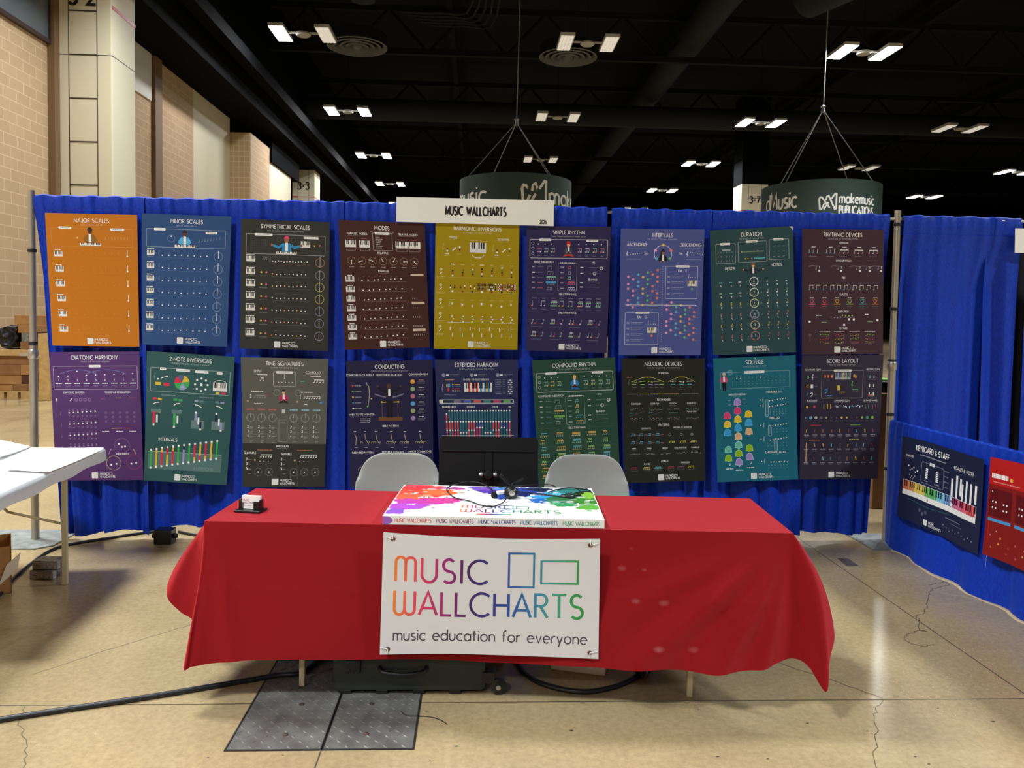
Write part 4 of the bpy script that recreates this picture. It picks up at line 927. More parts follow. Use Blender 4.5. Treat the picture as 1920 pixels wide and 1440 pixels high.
for x, y in ((4.6, 2.8), (95.6, 3.0), (3.6, 54.4), (96, 54.2)):
    p = SB(x, y, .0012); mb = MB(); mb.lathe([(.005, .0), (.0075, -.002), (.0095, -.0005), (.0095, .001)], 16, tuple(p), axis='y'); mb.lathe([(.0001, -.0003), (.0052, -.0003)], 12, tuple(p), axis='y'); g = mb.build('grommet', M['brass'], t, True)
    sx = -1 if x < 50 else 1
    mb = MB(); e = SB(max(0.2, min(99.8, x+sx*3.4)), y-.9, .004); f = SB(x+sx*.2, y-2.6 if y < 20 else y+2.4, .004)
    mb.tube([p+Vector((0, -.003, 0)), e], .0016, 6); mb.tube([p+Vector((0, -.003, 0)), f], .0016, 6); mb.build('cable_tie', M['zip'], g)
# flat poster box lying on the cloth
BXA = -.0573; BP = Vector((-.362, -2.292, Z0+.0025)); BL_, BD_, BH_ = .922, .59, .036
t = thing('flat_box', 'large flat white poster box with paint splashes lying on the red cloth', 'box', BP, BXA)
mb = MB(); mb.box(0, 0, 0, BL_, BD_, BH_, 0, .002); mb.build('carton', M['paper'], t)
def splash(a, cx, cy, rx, ry, c, seed, n=64, j=.35, lay=1):
    pts = []
    for k in range(n):
        an = 2*PI*k/n; r = 1+j*NZ.noise((math.cos(an)*1.6+seed, math.sin(an)*1.6, seed*.7))+j*.7*NZ.noise((math.cos(an)*5, math.sin(an)*5+seed, 3))
        pts.append((min(99.7, max(.3, cx+rx*r*math.cos(an))), min(63.7, max(.3, cy+ry*r*math.sin(an)))))
    a.poly(pts, c, lay)
a = Art((238, 237, 234))
rs = random.Random(11)
for cx, cy, rx, ry, c, sd in ((10, 12, 15, 15, (226, 70, 52), 1), (20, 16, 9, 7, (232, 104, 56), 2), (8, 5, 10, 6, (214, 48, 58), 3), (26, 6, 6, 3, (180, 60, 150), 4), (13, 34, 16, 8, (190, 60, 160), 5), (26, 33, 8, 5, (206, 62, 140), 6), (8, 46, 10, 6, (176, 70, 190), 7), (4, 56, 5, 5, (140, 80, 186), 8), (7, 26, 9, 6, (224, 96, 60), 9),
                              (47, 8, 10, 7, (84, 52, 160), 10), (42, 5, 8, 4, (120, 80, 180), 12), (54, 12, 8, 9, (60, 44, 140), 13), (61, 12, 7, 11, (28, 32, 104), 14), (68, 8, 9, 8, (40, 60, 140), 15), (53, 4, 5, 3, (90, 150, 214), 16), (72, 5, 7, 4, (20, 30, 60), 17),
                              (77, 22, 8, 6, (52, 150, 206), 18), (72, 30, 5, 4, (30, 100, 180), 19), (82, 14, 8, 6, (60, 170, 190), 20), (84, 27, 9, 8, (40, 110, 60), 21), (90, 20, 8, 9, (30, 60, 44), 22), (95, 28, 6, 10, (60, 130, 44), 23), (94, 9, 7, 9, (18, 26, 26), 24), (84, 37, 6, 4, (44, 150, 80), 25), (95, 42, 6, 5, (96, 168, 60), 26), (88, 6, 7, 5, (44, 120, 110), 27), (97, 17, 4, 7, (130, 180, 56), 28), (80, 31, 4, 3, (50, 120, 90), 29)):
    splash(a, cx, cy, rx, ry, c, sd, lay=1+len(a.p)*.04)
    for q in range(5):
        an = rs.uniform(0, 6.28); rr = rs.uniform(.95, 1.35); splash(a, min(97, max(3, cx+rx*rr*math.cos(an))), min(60, max(3, cy+ry*rr*math.sin(an))), rs.uniform(.4, 2), rs.uniform(.3, 1.2), c, sd+q, 14, .3, lay=1+len(a.p)*.04)
for q in range(46):      # white streaks through the paint
    x, y = rs.choice([(rs.uniform(4, 30), rs.uniform(4, 24)), (rs.uniform(70, 98), rs.uniform(8, 40))]); splash(a, x, y, rs.uniform(.6, 2.6), rs.uniform(.2, .7), (236, 226, 222), q*1.7, 16, .5, lay=13)
a.h = 14
gl = lambda x: grad((x-34)/32)
a.text('{USIC', 34.5, 47.5, 5.6, gl, .12, 'l', sp=.26); a.line([(54.6, 41.6), (58.6, 41.6), (58.6, 47.4), (54.6, 47.4), (54.6, 41.6)], gl, .5); a.line([(60.2, 42.6), (66, 42.6), (66, 47), (60.2, 47), (60.2, 42.6)], gl, .5)
a.text('}ALLCHARTS', 34.2, 55, 5.6, gl, .12, 'l', sp=.2); a.rect(42, 57.6, 16, 1.8, grad(.2), 14, 2)
for k in range(8): a.rect(42+k*2, 57.6, 2, 1.8, grad(k/7), 15)
for x, y, s in ((15, 28.4, 3.4), (10, 44, 3)): a.text('mf' if y > 40 else 'ppp', x, y, s, W_, .2, sp=.1)
printed('printed_lid', a, lambda x, y, h=0: Vector((BL_*x/100, BD_*(1-y/64.0), BH_+.0006+h)), 100, 64, 20, 10, [M['ink'], M['ink']], .00006, .0004, t)
a = Art((226, 226, 222))
a.circ(1.2, 2, 3.4, (150, 92, 178), 16, 1, 1.8)
for k, x in enumerate((5, 24, 43, 62, 81)): a.text('MUSIC WALLCHARTS', x+8.6, 2.75, 1.75, (grad([.1, .3, .52, .72, .9][k])), .14, fit=16.6, sp=.19)
def SF(x, y, h=0): return Vector((BL_*max(0, min(100, x))/100, -.0006-h, BH_*(1-y/3.9)))
printed('printed_edge', a, SF, 100, 3.9, 20, 2, [M['ink'], M['ink']], .0004, .0004, t)
# business card holder
t = thing('card_holder', 'small black holder with a stack of white business cards on the red cloth', 'card holder', (-.965, -2.075, Z0+.001), -.20)
mb = MB(); mb.box(-.06, -.04, 0, .06, .035, .009, 0, .002); mb.build('base', M['black_gloss'], t)
mb = MB(); mb.box(-.05, -.014, .009, -.036, -.009, .045, 0, .001); mb.box(.018, -.014, .009, .05, -.009, .045, 0, .001); mb.box(-.05, -.014, .009, -.045, .016, .052); mb.box(.045, -.014, .009, .05, .016, .052); mb.box(-.05, .014, .009, .05, .018, .05); mb.build('cradle', M['black_gloss'], t)
a = Art((240, 238, 232)); a.text('{USIC', 7, 22, 8, lambda x: grad(x/88), .12, 'l', sp=.2); a.text('}ALLCHARTS', 7, 33, 8, lambda x: grad(x/88), .12, 'l', sp=.12); a.tiny(30, 42, 40, (150, 150, 150), 2)
def SC(x, y, h=0): return Vector((-.043+.086*x/88, -.006-h+.006*(1-y/55), .066-.055*y/55))
cs_ = printed('business_cards', a, SC, 88, 55, 4, 4, [M['ink'], M['ink']], .0004, .016)
cs_.location = (-.965, -2.075, Z0+.001); cs_.rotation_euler = (0, 0, -.20)
tag(cs_, 'stack of white business cards with coloured lettering in the black holder', 'business cards')
# clip lamp with cable on the box
ZL = Z0+.0025+BH_+.001
p = Vector((.186, -1.965, ZL))
t = thing('clip_lamp', 'black clip-on lamp with two folded heads lying on the poster box', 'lamp', p, .1)
mb = MB(); mb.lathe([(.001, 0), (.03, .004), (.036, .02), (.03, .04), (.018, .052), (.001, .056)], 20); mb.build('base', M['black_gloss'], t, True)
mb = MB(); mb.lathe([(.001, -.04), (.012, -.038), (.012, -.03), (.001, -.03)], 12, (0, 0, .028), axis='y'); mb.build('switch', M['knob'], t, True)
mb = MB(); mb.box(-.065, -.012, .002, -.03, .03, .022, 0, .006); mb.lathe([(.016, 0), (.021, .01), (.016, .024), (.001, .026)], 14, (-.072, .005, 0)); mb.build('clamp_jaw', M['black_metal'], t, True)
for sx, top in ((-1, (-.050, .02, .100)), (1, (.060, .02, .085))):
    mb = MB(); mb.tube(smoothpath([(0, .0, .05), (sx*.004, 0, .060), (sx*.016, .006, .068), top], 5), .0032, 8); n = mb.build('gooseneck', M['black_gloss'], t, True)
    mb = MB(); dx = top[0]-sx*.03; L = .075
    c0 = Vector((sx*.020, .008, .070)); c1 = Vector(top); dr = (c1-c0).normalized(); sd = Vector((0, 1, 0)); up = dr.cross(sd)
    q0 = [c0+up*.010*sgn+sd*.014*s2 for sgn, s2 in ((-1, -1), (-1, 1), (0, 1), (0, -1))]; q1 = [x+dr*(c1-c0).length for x in q0]
    mb.add(q0+q1, [(0, 1, 2, 3), (7, 6, 5, 4), (0, 4, 5, 1), (1, 5, 6, 2), (2, 6, 7, 3), (3, 7, 4, 0)]); mb.build('lamp_head', M['black_metal'], n)
def onbox(px, py): return on_z(px, py, ZL)
pts = [onbox(*q)+Vector((0, 0, h)) for q, h in (((952, 936), .02), ((944, 944), .006), ((925, 951), .004), ((903, 949), .004), ((880, 941), .004), ((852, 935), .006), ((838, 922), .008), ((848, 914), .012), ((875, 909), .016), ((900, 911), .014), ((918, 918), .01), ((926, 926), .006))]
for q in pts: q.z = max(q.z, ZL+.004)
mb = MB(); mb.tube(smoothpath(pts, 6), .0028, 8); tagged(mb, 'looped_wire', M['rubber'], 'thin black cord looping left from the blue and white plug', 'cord', 'cords on the poster box', True)
pts = [onbox(*q)+Vector((0, 0, h)) for q, h in (((962, 925), .012), ((985, 926), .006), ((1010, 928), .004), ((1040, 931), .004), ((1065, 934), .005), ((1083, 930), .006), ((1086, 921), .006), ((1070, 917), .006), ((1045, 920), .005), ((1028, 927), .009))]
for q in pts: q.z = max(q.z, ZL+.004)
mb = MB(); mb.tube(smoothpath(pts, 6), .0028, 8); tagged(mb, 'looped_wire', M['rubber'], 'thin black cord looping right from the clip lamp', 'cord', 'cords on the poster box', True)
pts = [onbox(*q)+Vector((0, 0, .006)) for q in ((935, 916), (970, 913), (1010, 911), (1030, 911), (1042, 915))]
mb = MB(); mb.tube(smoothpath(pts, 6), .0028, 8); tagged(mb, 'looped_wire', M['rubber'], 'thin black cord lying along the back of the poster box', 'cord', 'cords on the poster box', True)
p0 = onbox(943, 935)
t = thing('usb_plug', 'blue and white plug lying in front of the clip lamp', 'plug', (p0.x, p0.y, ZL), .5)
mb = MB(); mb.box(-.024, -.008, 0, .018, .016, .018, 0, .003); mb.build('blue_body', M['blue_plastic'], t)
mb = MB(); mb.box(-.024, .002, .0181, .018, .024, .034, 0, .003); mb.build('white_cap', M['white_plastic'], t)

# ------------------------------------------------------------------ chairs, music stand
def shell_chair(loc, rz, label):
    t = thing('chair', label, 'chair', loc, rz, 'grey plastic chairs behind the table')
    P = []; n = 22
    for j in range(27):
        v = j/26; row = []
        if v < .5:       # seat, front to back
            k = v/.5; yy = -.13+.33*k; zz = .455-.012*math.sin(PI*k)+.004; hw = .222+.012*math.sin(PI*k); hwv = hw
        else:
            k = (v-.5)/.5; yy = .20+.055*math.sin(k*PI/2)+.055*k; zz = .455+.395*k; hwv = .250-.024*k
            if k < .18: yy -= .03*(1-k/.18)*0
        for i in range(n+1):
            u = -1+2*i/n; x = hwv*u
            dip = .028*(u*u) if v < .5 else 0; bow = -.04*u*u*(1 if v >= .5 else 0)
            zc = zz+dip
            if v > .5: zc = .455+.395*k
            if v > .5 and k > .62:
                e = (k-.62)/.38; rc = .13; ax_ = abs(x)-(hwv-rc)
                ztop = .85-.012*u*u-(rc-math.sqrt(max(0, rc*rc-ax_*ax_)) if ax_ > 0 else 0)
                zc = .70+(ztop-.70)*e
            row.append((x, yy+bow, zc))
        P.append(row)
    for name_, rr in (('seat', P[:15]), ('backrest', P[14:])):
        mb = MB(); mb.sheet(rr); o = mb.build(name_, M['chair'], t, True)
        md = o.modifiers.new('thick', 'SOLIDIFY'); md.thickness = .009; md.offset = 0
        md2 = o.modifiers.new('sub', 'SUBSURF'); md2.levels = 1; md2.render_levels = 1
    for sx in (-1, 1):
        for sy in (-1, 1):
            mb = MB(); mb.tube([(sx*.14, sy*.12-.01, .432), (sx*.215, sy*.20+.005, 0.0)], .011, 10); mb.build('leg', M['chair_leg'], t, True)
    return t
# the chairs face the camera side: the shell's open side turns to the table
def place_chair(px0, px1, ptop, py_side, Y, label, rz=0.0):
    a, b = on_y(px0, 880, Y), on_y(px1, 880, Y)
    return shell_chair(((a.x+b.x)/2, Y-.30, 0), rz, label)
place_chair(668, 831, 857, 915, -1.20, 'grey plastic chair behind the table, left of the music stand')
place_chair(1016, 1178, 868, 930, -1.20, 'grey plastic chair behind the table, right of the music stand')
SY = -1.50
dx = (on_y(826, 850, SY).x+on_y(1006, 850, SY).x)/2; zt = on_y(916, 820, SY).z
t = thing('music_stand', 'black music stand with a wide desk between the two grey chairs', 'music stand', (dx, SY, 0), -.03)
mb = MB(); w2, hh, tl_ = .257, .335, .20
def DP(x, s, off=0): return (x, -.055+s*math.sin(tl_)*hh-off*math.cos(tl_)+.0, zt-hh*math.cos(tl_)*(1-s)+off*math.sin(tl_))
prof = arc(w2-.022, 1-.05, .022, .05, 0, 90, 5)
outl = [(-w2, .0), (w2, .0)]+[(x, s) for x, s in prof]+[(-x, s) for x, s in reversed(prof)]
fr = [DP(x, s) for x, s in outl]; bk = [DP(x, s, -.003) for x, s in outl]; n = len(outl)
mb.add(fr+bk, [tuple(range(n)), tuple(reversed(range(n, 2*n)))]+[(i, n+i, n+(i+1) % n, (i+1) % n) for i in range(n)])
desk = mb.build('desk', M['black_metal'], t)
mb = MB(); mb.tube([DP(-w2+.02, .78, .003), DP(w2-.02, .78, .003)], .005, 8); mb.build('stiffening_rib', M['black_metal'], desk, True)
mb = MB(); q = [DP(-.022, .06, .002), DP(.022, .06, .002), DP(.022, .76, .002), DP(-.022, .76, .002)]; q2 = [DP(-.018, .06, .010), DP(.018, .06, .010), DP(.018, .76, .010), DP(-.018, .76, .010)]
mb.add(q+q2, [(4, 5, 6, 7), (0, 1, 5, 4), (1, 2, 6, 5), (2, 3, 7, 6), (3, 0, 4, 7)]); mb.build('spine', M['black_metal'], desk)
mb = MB(); a0, a1 = DP(-w2, 0), DP(w2, 0); mb.box(-w2, a0[1], a0[2]-.004, w2, a0[1]+.06, a0[2]); mb.build('ledge', M['black_metal'], desk)
h0 = DP(.0, .42, .03)
mb = MB(); mb.tube([(h0[0]-.034, h0[1], h0[2]), (h0[0]+.034, h0[1], h0[2])], .008, 10); mb.lathe([(.001, -.028), (.02, -.026), (.022, .0), (.016, .02), (.001, .024)], 16, h0, axis='y'); hinge = mb.build('hinge', M['black_gloss'], t, True)
for sx in (-1, 1):
    mb = MB(); mb.lathe([(.001, -.009), (.009, -.008), (.011, 0), (.009, .008), (.001, .009)], 14, (h0[0]+sx*.036, h0[1], h0[2]), axis='x'); mb.build('knob', M['knob'], hinge, True)
mb = MB(); mb.tube([(h0[0], h0[1], h0[2]-.01), (h0[0], h0[1], .62)], .008, 12); mb.tube([(h0[0], h0[1], .66), (h0[0], h0[1], .05)], .013, 12); mb.build('shaft', M['black_metal'], t, True)
for k in range(3):
    an = 2*PI*k/3+.5; mb = MB(); mb.tube(smoothpath([(h0[0], h0[1], .14), (h0[0]+.10*math.cos(an), h0[1]+.10*math.sin(an), .12), (h0[0]+.25*math.cos(an), h0[1]+.25*math.sin(an), .009)], 6), .009, 8); mb.build('foot', M['black_metal'], t, True)

# ------------------------------------------------------------------ things under and around the table
q = on_z(622, 1308, 0)
t = thing('rolling_case', 'dark olive hard case with wheels lying under the red table', 'case', (-.573, -2.262, 0), -.008)
mb = MB(); mb.box(0, 0, .012, .655, .40, .30, 0, .028); mb.build('shell', M['case'], t, True)
mb = MB()
for k in range(4): mb.box(.03+k*.155, .01, .0, .08+k*.155, .06, .02, 0, .004); mb.box(.03+k*.155, .33, .0, .08+k*.155, .38, .02, 0, .004)
mb.build('foot_rail', M['black_gloss'], t)
mb = MB(); mb.tube(smoothpath([(.20, -.002, .125), (.22, -.022, .112), (.30, -.028, .104), (.38, -.022, .112), (.40, -.002, .125)], 5), .009, 10); mb.build('handle', M['black_gloss'], t, True)
mb = MB(); mb.box(.055, -.014, .10, .12, .004, .16, 0, .004); mb.lathe([(.001, -.018), (.006, -.016), (.006, -.012)], 10, (.075, 0, .115), axis='y'); mb.build('latch', M['black_gloss'], t)
mb = MB(); mb.box(.63, .0, .05, .69, .05, .10, 0, .006); mb.build('wheel_fork', M['black_gloss'], t)
mb = MB(); mb.box(.63, .35, .05, .69, .40, .10, 0, .006); mb.build('wheel_fork', M['black_gloss'], t)
for y in (.012, .375):
    mb = MB(); mb.lathe([(.001, -.014), (.02, -.014), (.034, -.008), (.034, .008), (.02, .014), (.001, .014)], 20, (.705, y, .034), axis='y'); w_ = mb.build('wheel', M['black_gloss'], t, True)
    mb = MB(); mb.lathe([(.001, -.018), (.010, -.017), (.012, -.012)], 12, (.705, y, .034), axis='y'); mb.build('wheel_cap', M['knob'], w_, True)
R_ = .0115
pts = [on_z(*q, 0)+Vector((0, 0, R_)) for q in ((-80, 1372), (0, 1355), (120, 1336), (240, 1318), (350, 1300), (455, 1282), (520, 1271), (565, 1266))]+[Vector((-.68, -1.93, R_+.006)), Vector((-.55, -1.79, R_+.006)), Vector((-.3, -1.74, R_)), Vector((.08, -1.76, R_)), Vector((.2, -1.9, R_))]+[on_z(*q, 0)+Vector((0, 0, R_)) for q in ((985, 1268), (1010, 1284), (1040, 1294), (1070, 1300), (1100, 1302), (1130, 1298), (1160, 1290), (1185, 1278), (1196, 1270))]
mb = MB(); mb.tube(smoothpath(pts, 6), R_, 10); tagged(mb, 'power_cable', M['rubber'], 'thick black cable crossing the floor and curling under the red table', 'cable', None, True)
q = on_z(1206, 1268, 0)
t = thing('cable_connector', 'round black connector with a pale ring at the end of the thick cable', 'connector', (q.x, q.y, .026), 0)
d = Vector((.6, .75, 0)).normalized()
mb = MB(); mb.tube([d*-.03, d*.03], .025, 16); mb.build('shell', M['black_gloss'], t, True)
mb = MB(); mb.tube([d*-.018, d*-.008], .0262, 16); mb.build('ring', M['knob'], t, True)
q = on_z(1136, 1272, 0)
mb = MB(); mb.box(-.25, 0, 0, 0, .25, .14, 0, .004); o = tagged(mb, 'white_carton', M['paper'], 'white carton on the floor under the table behind the curled cable', 'carton'); o.location = (q.x, q.y+.02, 0); o.rotation_euler = (0, 0, -.28)
# floor hatch of two tread plates
def tread(x0, x1, y0, y1, label, seed):
    t = thing('tread_plate', label, 'floor plate', ((x0+x1)/2, (y0+y1)/2, 0), 0, 'steel tread plates of the floor hatch')
    hx, hy = (x1-x0)/2, (y1-y0)/2
    mb = MB(); mb.box(-hx+.002, -hy+.002, 0, hx-.002, hy-.002, .003)
    s = .041; i = 0
    y = -hy+.014
    while y < hy-.01:
        x = -hx+.014+(0 if i % 2 else 0); j = 0
        while x < hx-.01:
            an = math.radians(45 if (i+j) % 2 else -45); ca, sa = math.cos(an), math.sin(an); L, wd = .0175, .0052
            o = len(mb.v)
            mb.add([(x+ca*L, y+sa*L, .003), (x-sa*wd, y+ca*wd, .003), (x-ca*L, y-sa*L, .003), (x+sa*wd, y-ca*wd, .003), (x+ca*L*.45, y+sa*L*.45, .0052), (x-ca*L*.45, y-sa*L*.45, .0052)], [(0, 1, 4), (1, 5, 4), (1, 2, 5), (2, 3, 5), (3, 4, 5), (3, 0, 4)])
            x += s*.86; j += 1
        y += s*.86; i += 1
    pl = mb.build('plate', M['tread'], t)
    mb = MB(); e = .006; mb.box(-hx-e, -hy-e, 0, hx+e, -hy, .0035); mb.box(-hx-e, hy, 0, hx+e, hy+e, .0035); mb.box(-hx-e, -hy, 0, -hx, hy, .0035); mb.box(hx, -hy, 0, hx+e, hy, .0035); mb.build('rim', M['tread_edge'], t)
    for bx_, by_ in ((.02*seed, -hy+.1), (.03*seed, -hy+.33)):
        mb = MB(); mb.lathe([(.011, .003), (.0105, .0062), (.007, .0072), (.001, .0072)], 14, (bx_, by_, 0)); mb.build('bolt', M['bolt'], t, True)
tread(-.884, -.538, -2.67, -1.93, 'steel tread plate in the floor, left half of the hatch', 1)
tread(-.530, -.198, -2.67, -1.93, 'steel tread plate in the floor, right half of the hatch', -1)
pts = [on_z(*q, 0)+Vector((0, 0, .0022+(.004 if q[0] < 786 else 0))) for q in ((752, 1337), (760, 1343), (775, 1345), (795, 1344), (815, 1347), (830, 1353), (838, 1359))]
mb = MB(); mb.tube(smoothpath(pts, 5), .0018, 6); tagged(mb, 'thin_wire', M['rubber'], 'thin black wire lying over the right edge of the floor hatch', 'wire', None, True)
# left side: cable, junction box, tile packs, carton
R2 = .0095
pts = [on_z(*q, 0)+Vector((0, 0, R2)) for q in ((-60, 1170), (0, 1118), (30, 1083), (60, 1058), (85, 1040), (112, 1028), (150, 1020), (200, 1012), (250, 1004), (298, 998))]
mb = MB(); mb.tube(smoothpath(pts, 6), R2, 10); tagged(mb, 'power_cable', M['rubber'], 'black cable curving from the left edge to the small junction box', 'cable', None, True)
pts = [on_z(*q, 0)+Vector((0, 0, R2)) for q in ((335, 999), (352, 1003), (372, 1006), (400, 1008), (440, 1008))]
mb = MB(); mb.tube(smoothpath(pts, 6), R2, 10); tagged(mb, 'power_cable', M['rubber'], 'short black cable leaving the junction box toward the red table', 'cable', None, True)
a, b = on_z(300, 1013, 0), on_z(332, 1013, 0)
t = thing('junction_box', 'small black power junction box on the floor by the drapes', 'junction box', ((a.x+b.x)/2, a.y-.06, 0))
mb = MB(); mb.box(-.06, -.05, 0, .06, .05, .10, 0, .006); mb.build('case', M['black_gloss'], t)
for sx in (-1, 1): mb = MB(); mb.lathe([(.001, sx*.085), (.016, sx*.084), (.018, sx*.06), (.001, sx*.06)], 14, (0, 0, .05), axis='x'); mb.build('cable_gland', M['black_metal'], t, True)
# left table
LA = .10; LX, LY = -2.345, -.50
t = thing('folding_table', 'white-topped folding table at the left edge of the booth', 'table', (LX, LY, 0), LA)
mb = MB(); mb.box(-.76, -1.83, .715, 0, 0, .738, 0, .004); mb.build('tabletop', M['tabletop'], t)
for x in (-.075, -.68):
    for y in (-.40, -1.5):
        mb = MB(); mb.box(x-.014, y-.014, 0, x+.014, y+.014, .715, 0, .003); mb.build('leg', M['leg'], t)
for y in (-1.5,):
    mb = MB(); mb.box(-.68, y-.01, .30, -.075, y+.01, .325); mb.build('crossbar', M['leg'], t)
mb = MB(); mb.tube([(-.08, -.40, .36), (-.36, -.45, .45), (-.52, -.55, .71)], .008, 8); mb.build('folding_brace', M['leg'], t, True)
NXc, NYc = 40, 60
P = []
prof = []
for i in range(NXc+1):
    row = []
    for j in range(NYc+1):
        u, v = i/NXc, j/NYc
        x = -.80+.84*u; y = .03-1.89*v; z = .7425+.0025*NZ.noise((u*6, v*9, 1))
        if x > .0: e = x/.04; x = .004+.022*math.sin(e*PI/2)*.6; z -= .075*e*e+.005*math.sin(v*26)*e
        if y > 0: e = y/.03; z -= .075*e; y = .004+.004*e
        row.append((x, y, z))
    P.append(row)
mb = MB(); mb.sheet(P)
for k in range(1): pass
o = mb.build('tablecloth', M['white_cloth'], None, True); o.location = (LX, LY, 0); o.rotation_euler = (0, 0, LA); tag(o, 'white plastic cover wrapped over the left table', 'tablecloth')
def sheet_paper(pts4, zs, label, seed):
    A, B, C_, D = [on_z(p[0], p[1], z) for p, z in zip(pts4, zs)]
    P = []
    for i in range(17):
        row = []
        for j in range(17):
            u, v = i/16, j/16; p = (A*(1-u)+B*u)*(1-v)+(D*(1-u)+C_*u)*v; p.z += .006*math.sin(u*3+seed)*math.sin(v*3)+.004; row.append(p)
        P.append(row)
    mb = MB(); mb.sheet(P); o = mb.build('paper_sheet', M['paper'], None, True); md = o.modifiers.new('t', 'SOLIDIFY'); md.thickness = .0012; tag(o, label, 'paper', 'white sheets on the left table')
sheet_paper(((-60, 812), (58, 838), (0, 858), (-110, 838)), (.80, .748, .76, .78), 'white sheet curling up at the left edge of the left table', 1)
sheet_paper(((58, 840), (196, 842), (92, 886), (10, 882)), (.752, .752, .752, .752), 'white sheet lying flat across the corner of the left table', 2)
# two shrink-wrapped packs
def pack(px, py, z0, rz, sx, sy, sz, label):
    p = on_z(px, py, z0); t = thing('tile_pack', label, 'pack', (p.x, p.y, z0), rz, 'shrink-wrapped packs under the left table')
    mb = MB(); mb.box(0, 0, 0, sx, sy, sz, 0, .004); mb.build('wrapped_block', M['pack'], t)
    mb = MB(); mb.box(sx*.02, -.0008, sz*.1, sx*.98, -.0001, sz*.9); mb.box(sx+.0001, sy*.06, sz*.08, sx+.0008, sy*.32, sz*.92); mb.build('label', M['pack_label'], t)
M['pack'] = mat('printed_shrink_wrap', (150, 146, 136), 0.3, var=(34, (60, 54, 50)))
M['pack_label'] = mat('pack_label_paper', (196, 190, 184), 0.4, var=(60, (120, 112, 106)))
pack(55, 1086, .0, -.12, .145, .105, .052, 'lower of two shrink-wrapped packs under the left table')
pack(60, 1068, .0525, -.05, .150, .105, .052, 'upper of two shrink-wrapped packs under the left table')
p = on_z(22, 1112, 0)
t = thing('cardboard_box', 'open brown cardboard box at the left edge below the left table', 'box', (p.x, p.y, 0), .53)
mb = MB(); mb.box(-.36, 0, 0, 0, .3, .006)
mb.box(-.36, 0, 0, 0, .005, .27); mb.box(-.36, .295, 0, 0, .3, .27); mb.box(-.36, 0, 0, -.355, .3, .27); mb.box(-.005, 0, 0, 0, .3, .27); mb.build('carton', M['cardboard'], t)
mb = MB(); mb.add([(-.02, -.012, .17), (.045, -.05, .24), (.03, -.055, .15), (-.06, -.03, .06)], [(0, 1, 2, 3)]); o = mb.build('flap', M['paper_back'], t); md = o.modifiers.new('t', 'SOLIDIFY'); md.thickness = .004
# ------------------------------------------------------------------ the wall charts
PINK, RED_, ORG, YEL, GRN, BLU, TEAL, PUR = (228, 110, 140), (214, 60, 62), (232, 140, 84), (224, 190, 74), (96, 178, 100), (70, 150, 210), (84, 176, 186), (150, 128, 190)
SK1, SK2, SK3 = (92, 56, 42), (222, 172, 132), (160, 108, 78)
def base(bg, title, sub, ty=9.6, size=4.3, tx=50, foot=True, fx=44):
    a = Art(bg)
    a.text(title, tx, ty, size, W_, .13, xs=.84, sp=.26)
    if sub: a.text(sub, tx, ty+3.5, 2.1, a.mix(.55), .12, sp=.14, xs=.92)
    if foot:
        a.frame(fx-3.2, 139, 6.4, 6.4, W_, .6, .5); a.rect(fx-3, 139.2, 6, 6, (226, 226, 222))
        a.rect(fx+4.3, 139, .25, 6.6, a.mix(.7))
        a.text('MUSIC', fx+6, 141.6, 2.3, W_, .16, 'l'); a.frame(fx+13.5, 139.2, 2.3, 2.8, W_, .3, .1); a.frame(fx+16.6, 139.5, 3.6, 2.2, W_, .3, .1)
        a.text('WALLCHARTS', fx+6, 145, 2.3, W_, .16, 'l', xs=.9)
    return a
def p_major():
    a = base((190, 113, 22), 'MAJOR SCALES', 'sets of notes with all'); a.frame(5.5, 16.5, 89, 20, a.mix(.25), .4)
    a.pill(21, 16, 14); a.pill(78, 17, 15)
    for k in range(8): a.tiny(65+k*3.4, 27, 1.5, a.mix(.2), 4, seed=k)
    a.person(48, 15, 17, (50, 34, 30), SK1, (140, 96, 30)); a.h += 5; a.keys(37, 32.5, 23, 3, 14); a.h -= 5
    a.circ(34, 27, .8, a.mix(.6), 8)
    for i, y in enumerate((45, 62, 78.5, 95, 112, 129)):
        a.tiny(12, y-4.6, 7, W_, .9); a.keys(7.5+i*.4, y-3, 9.4, 6, 7)
        for k in range(9): a.circ(22+k*7+(i*k) % 3, y+(k*i % 3)-1, .4, a.mix(.3), 6); a.rect(22+k*7, y-3, .25, 2.4, a.mix(.14))
        a.line([(88.5, y-5), (88.2, y+2)], a.mix(.85), .7); a.circ(88.3, y+1.5, .9, W_, 8)
        a.tiny(50, y+4, 64, a.mix(.1), .3)
    return a
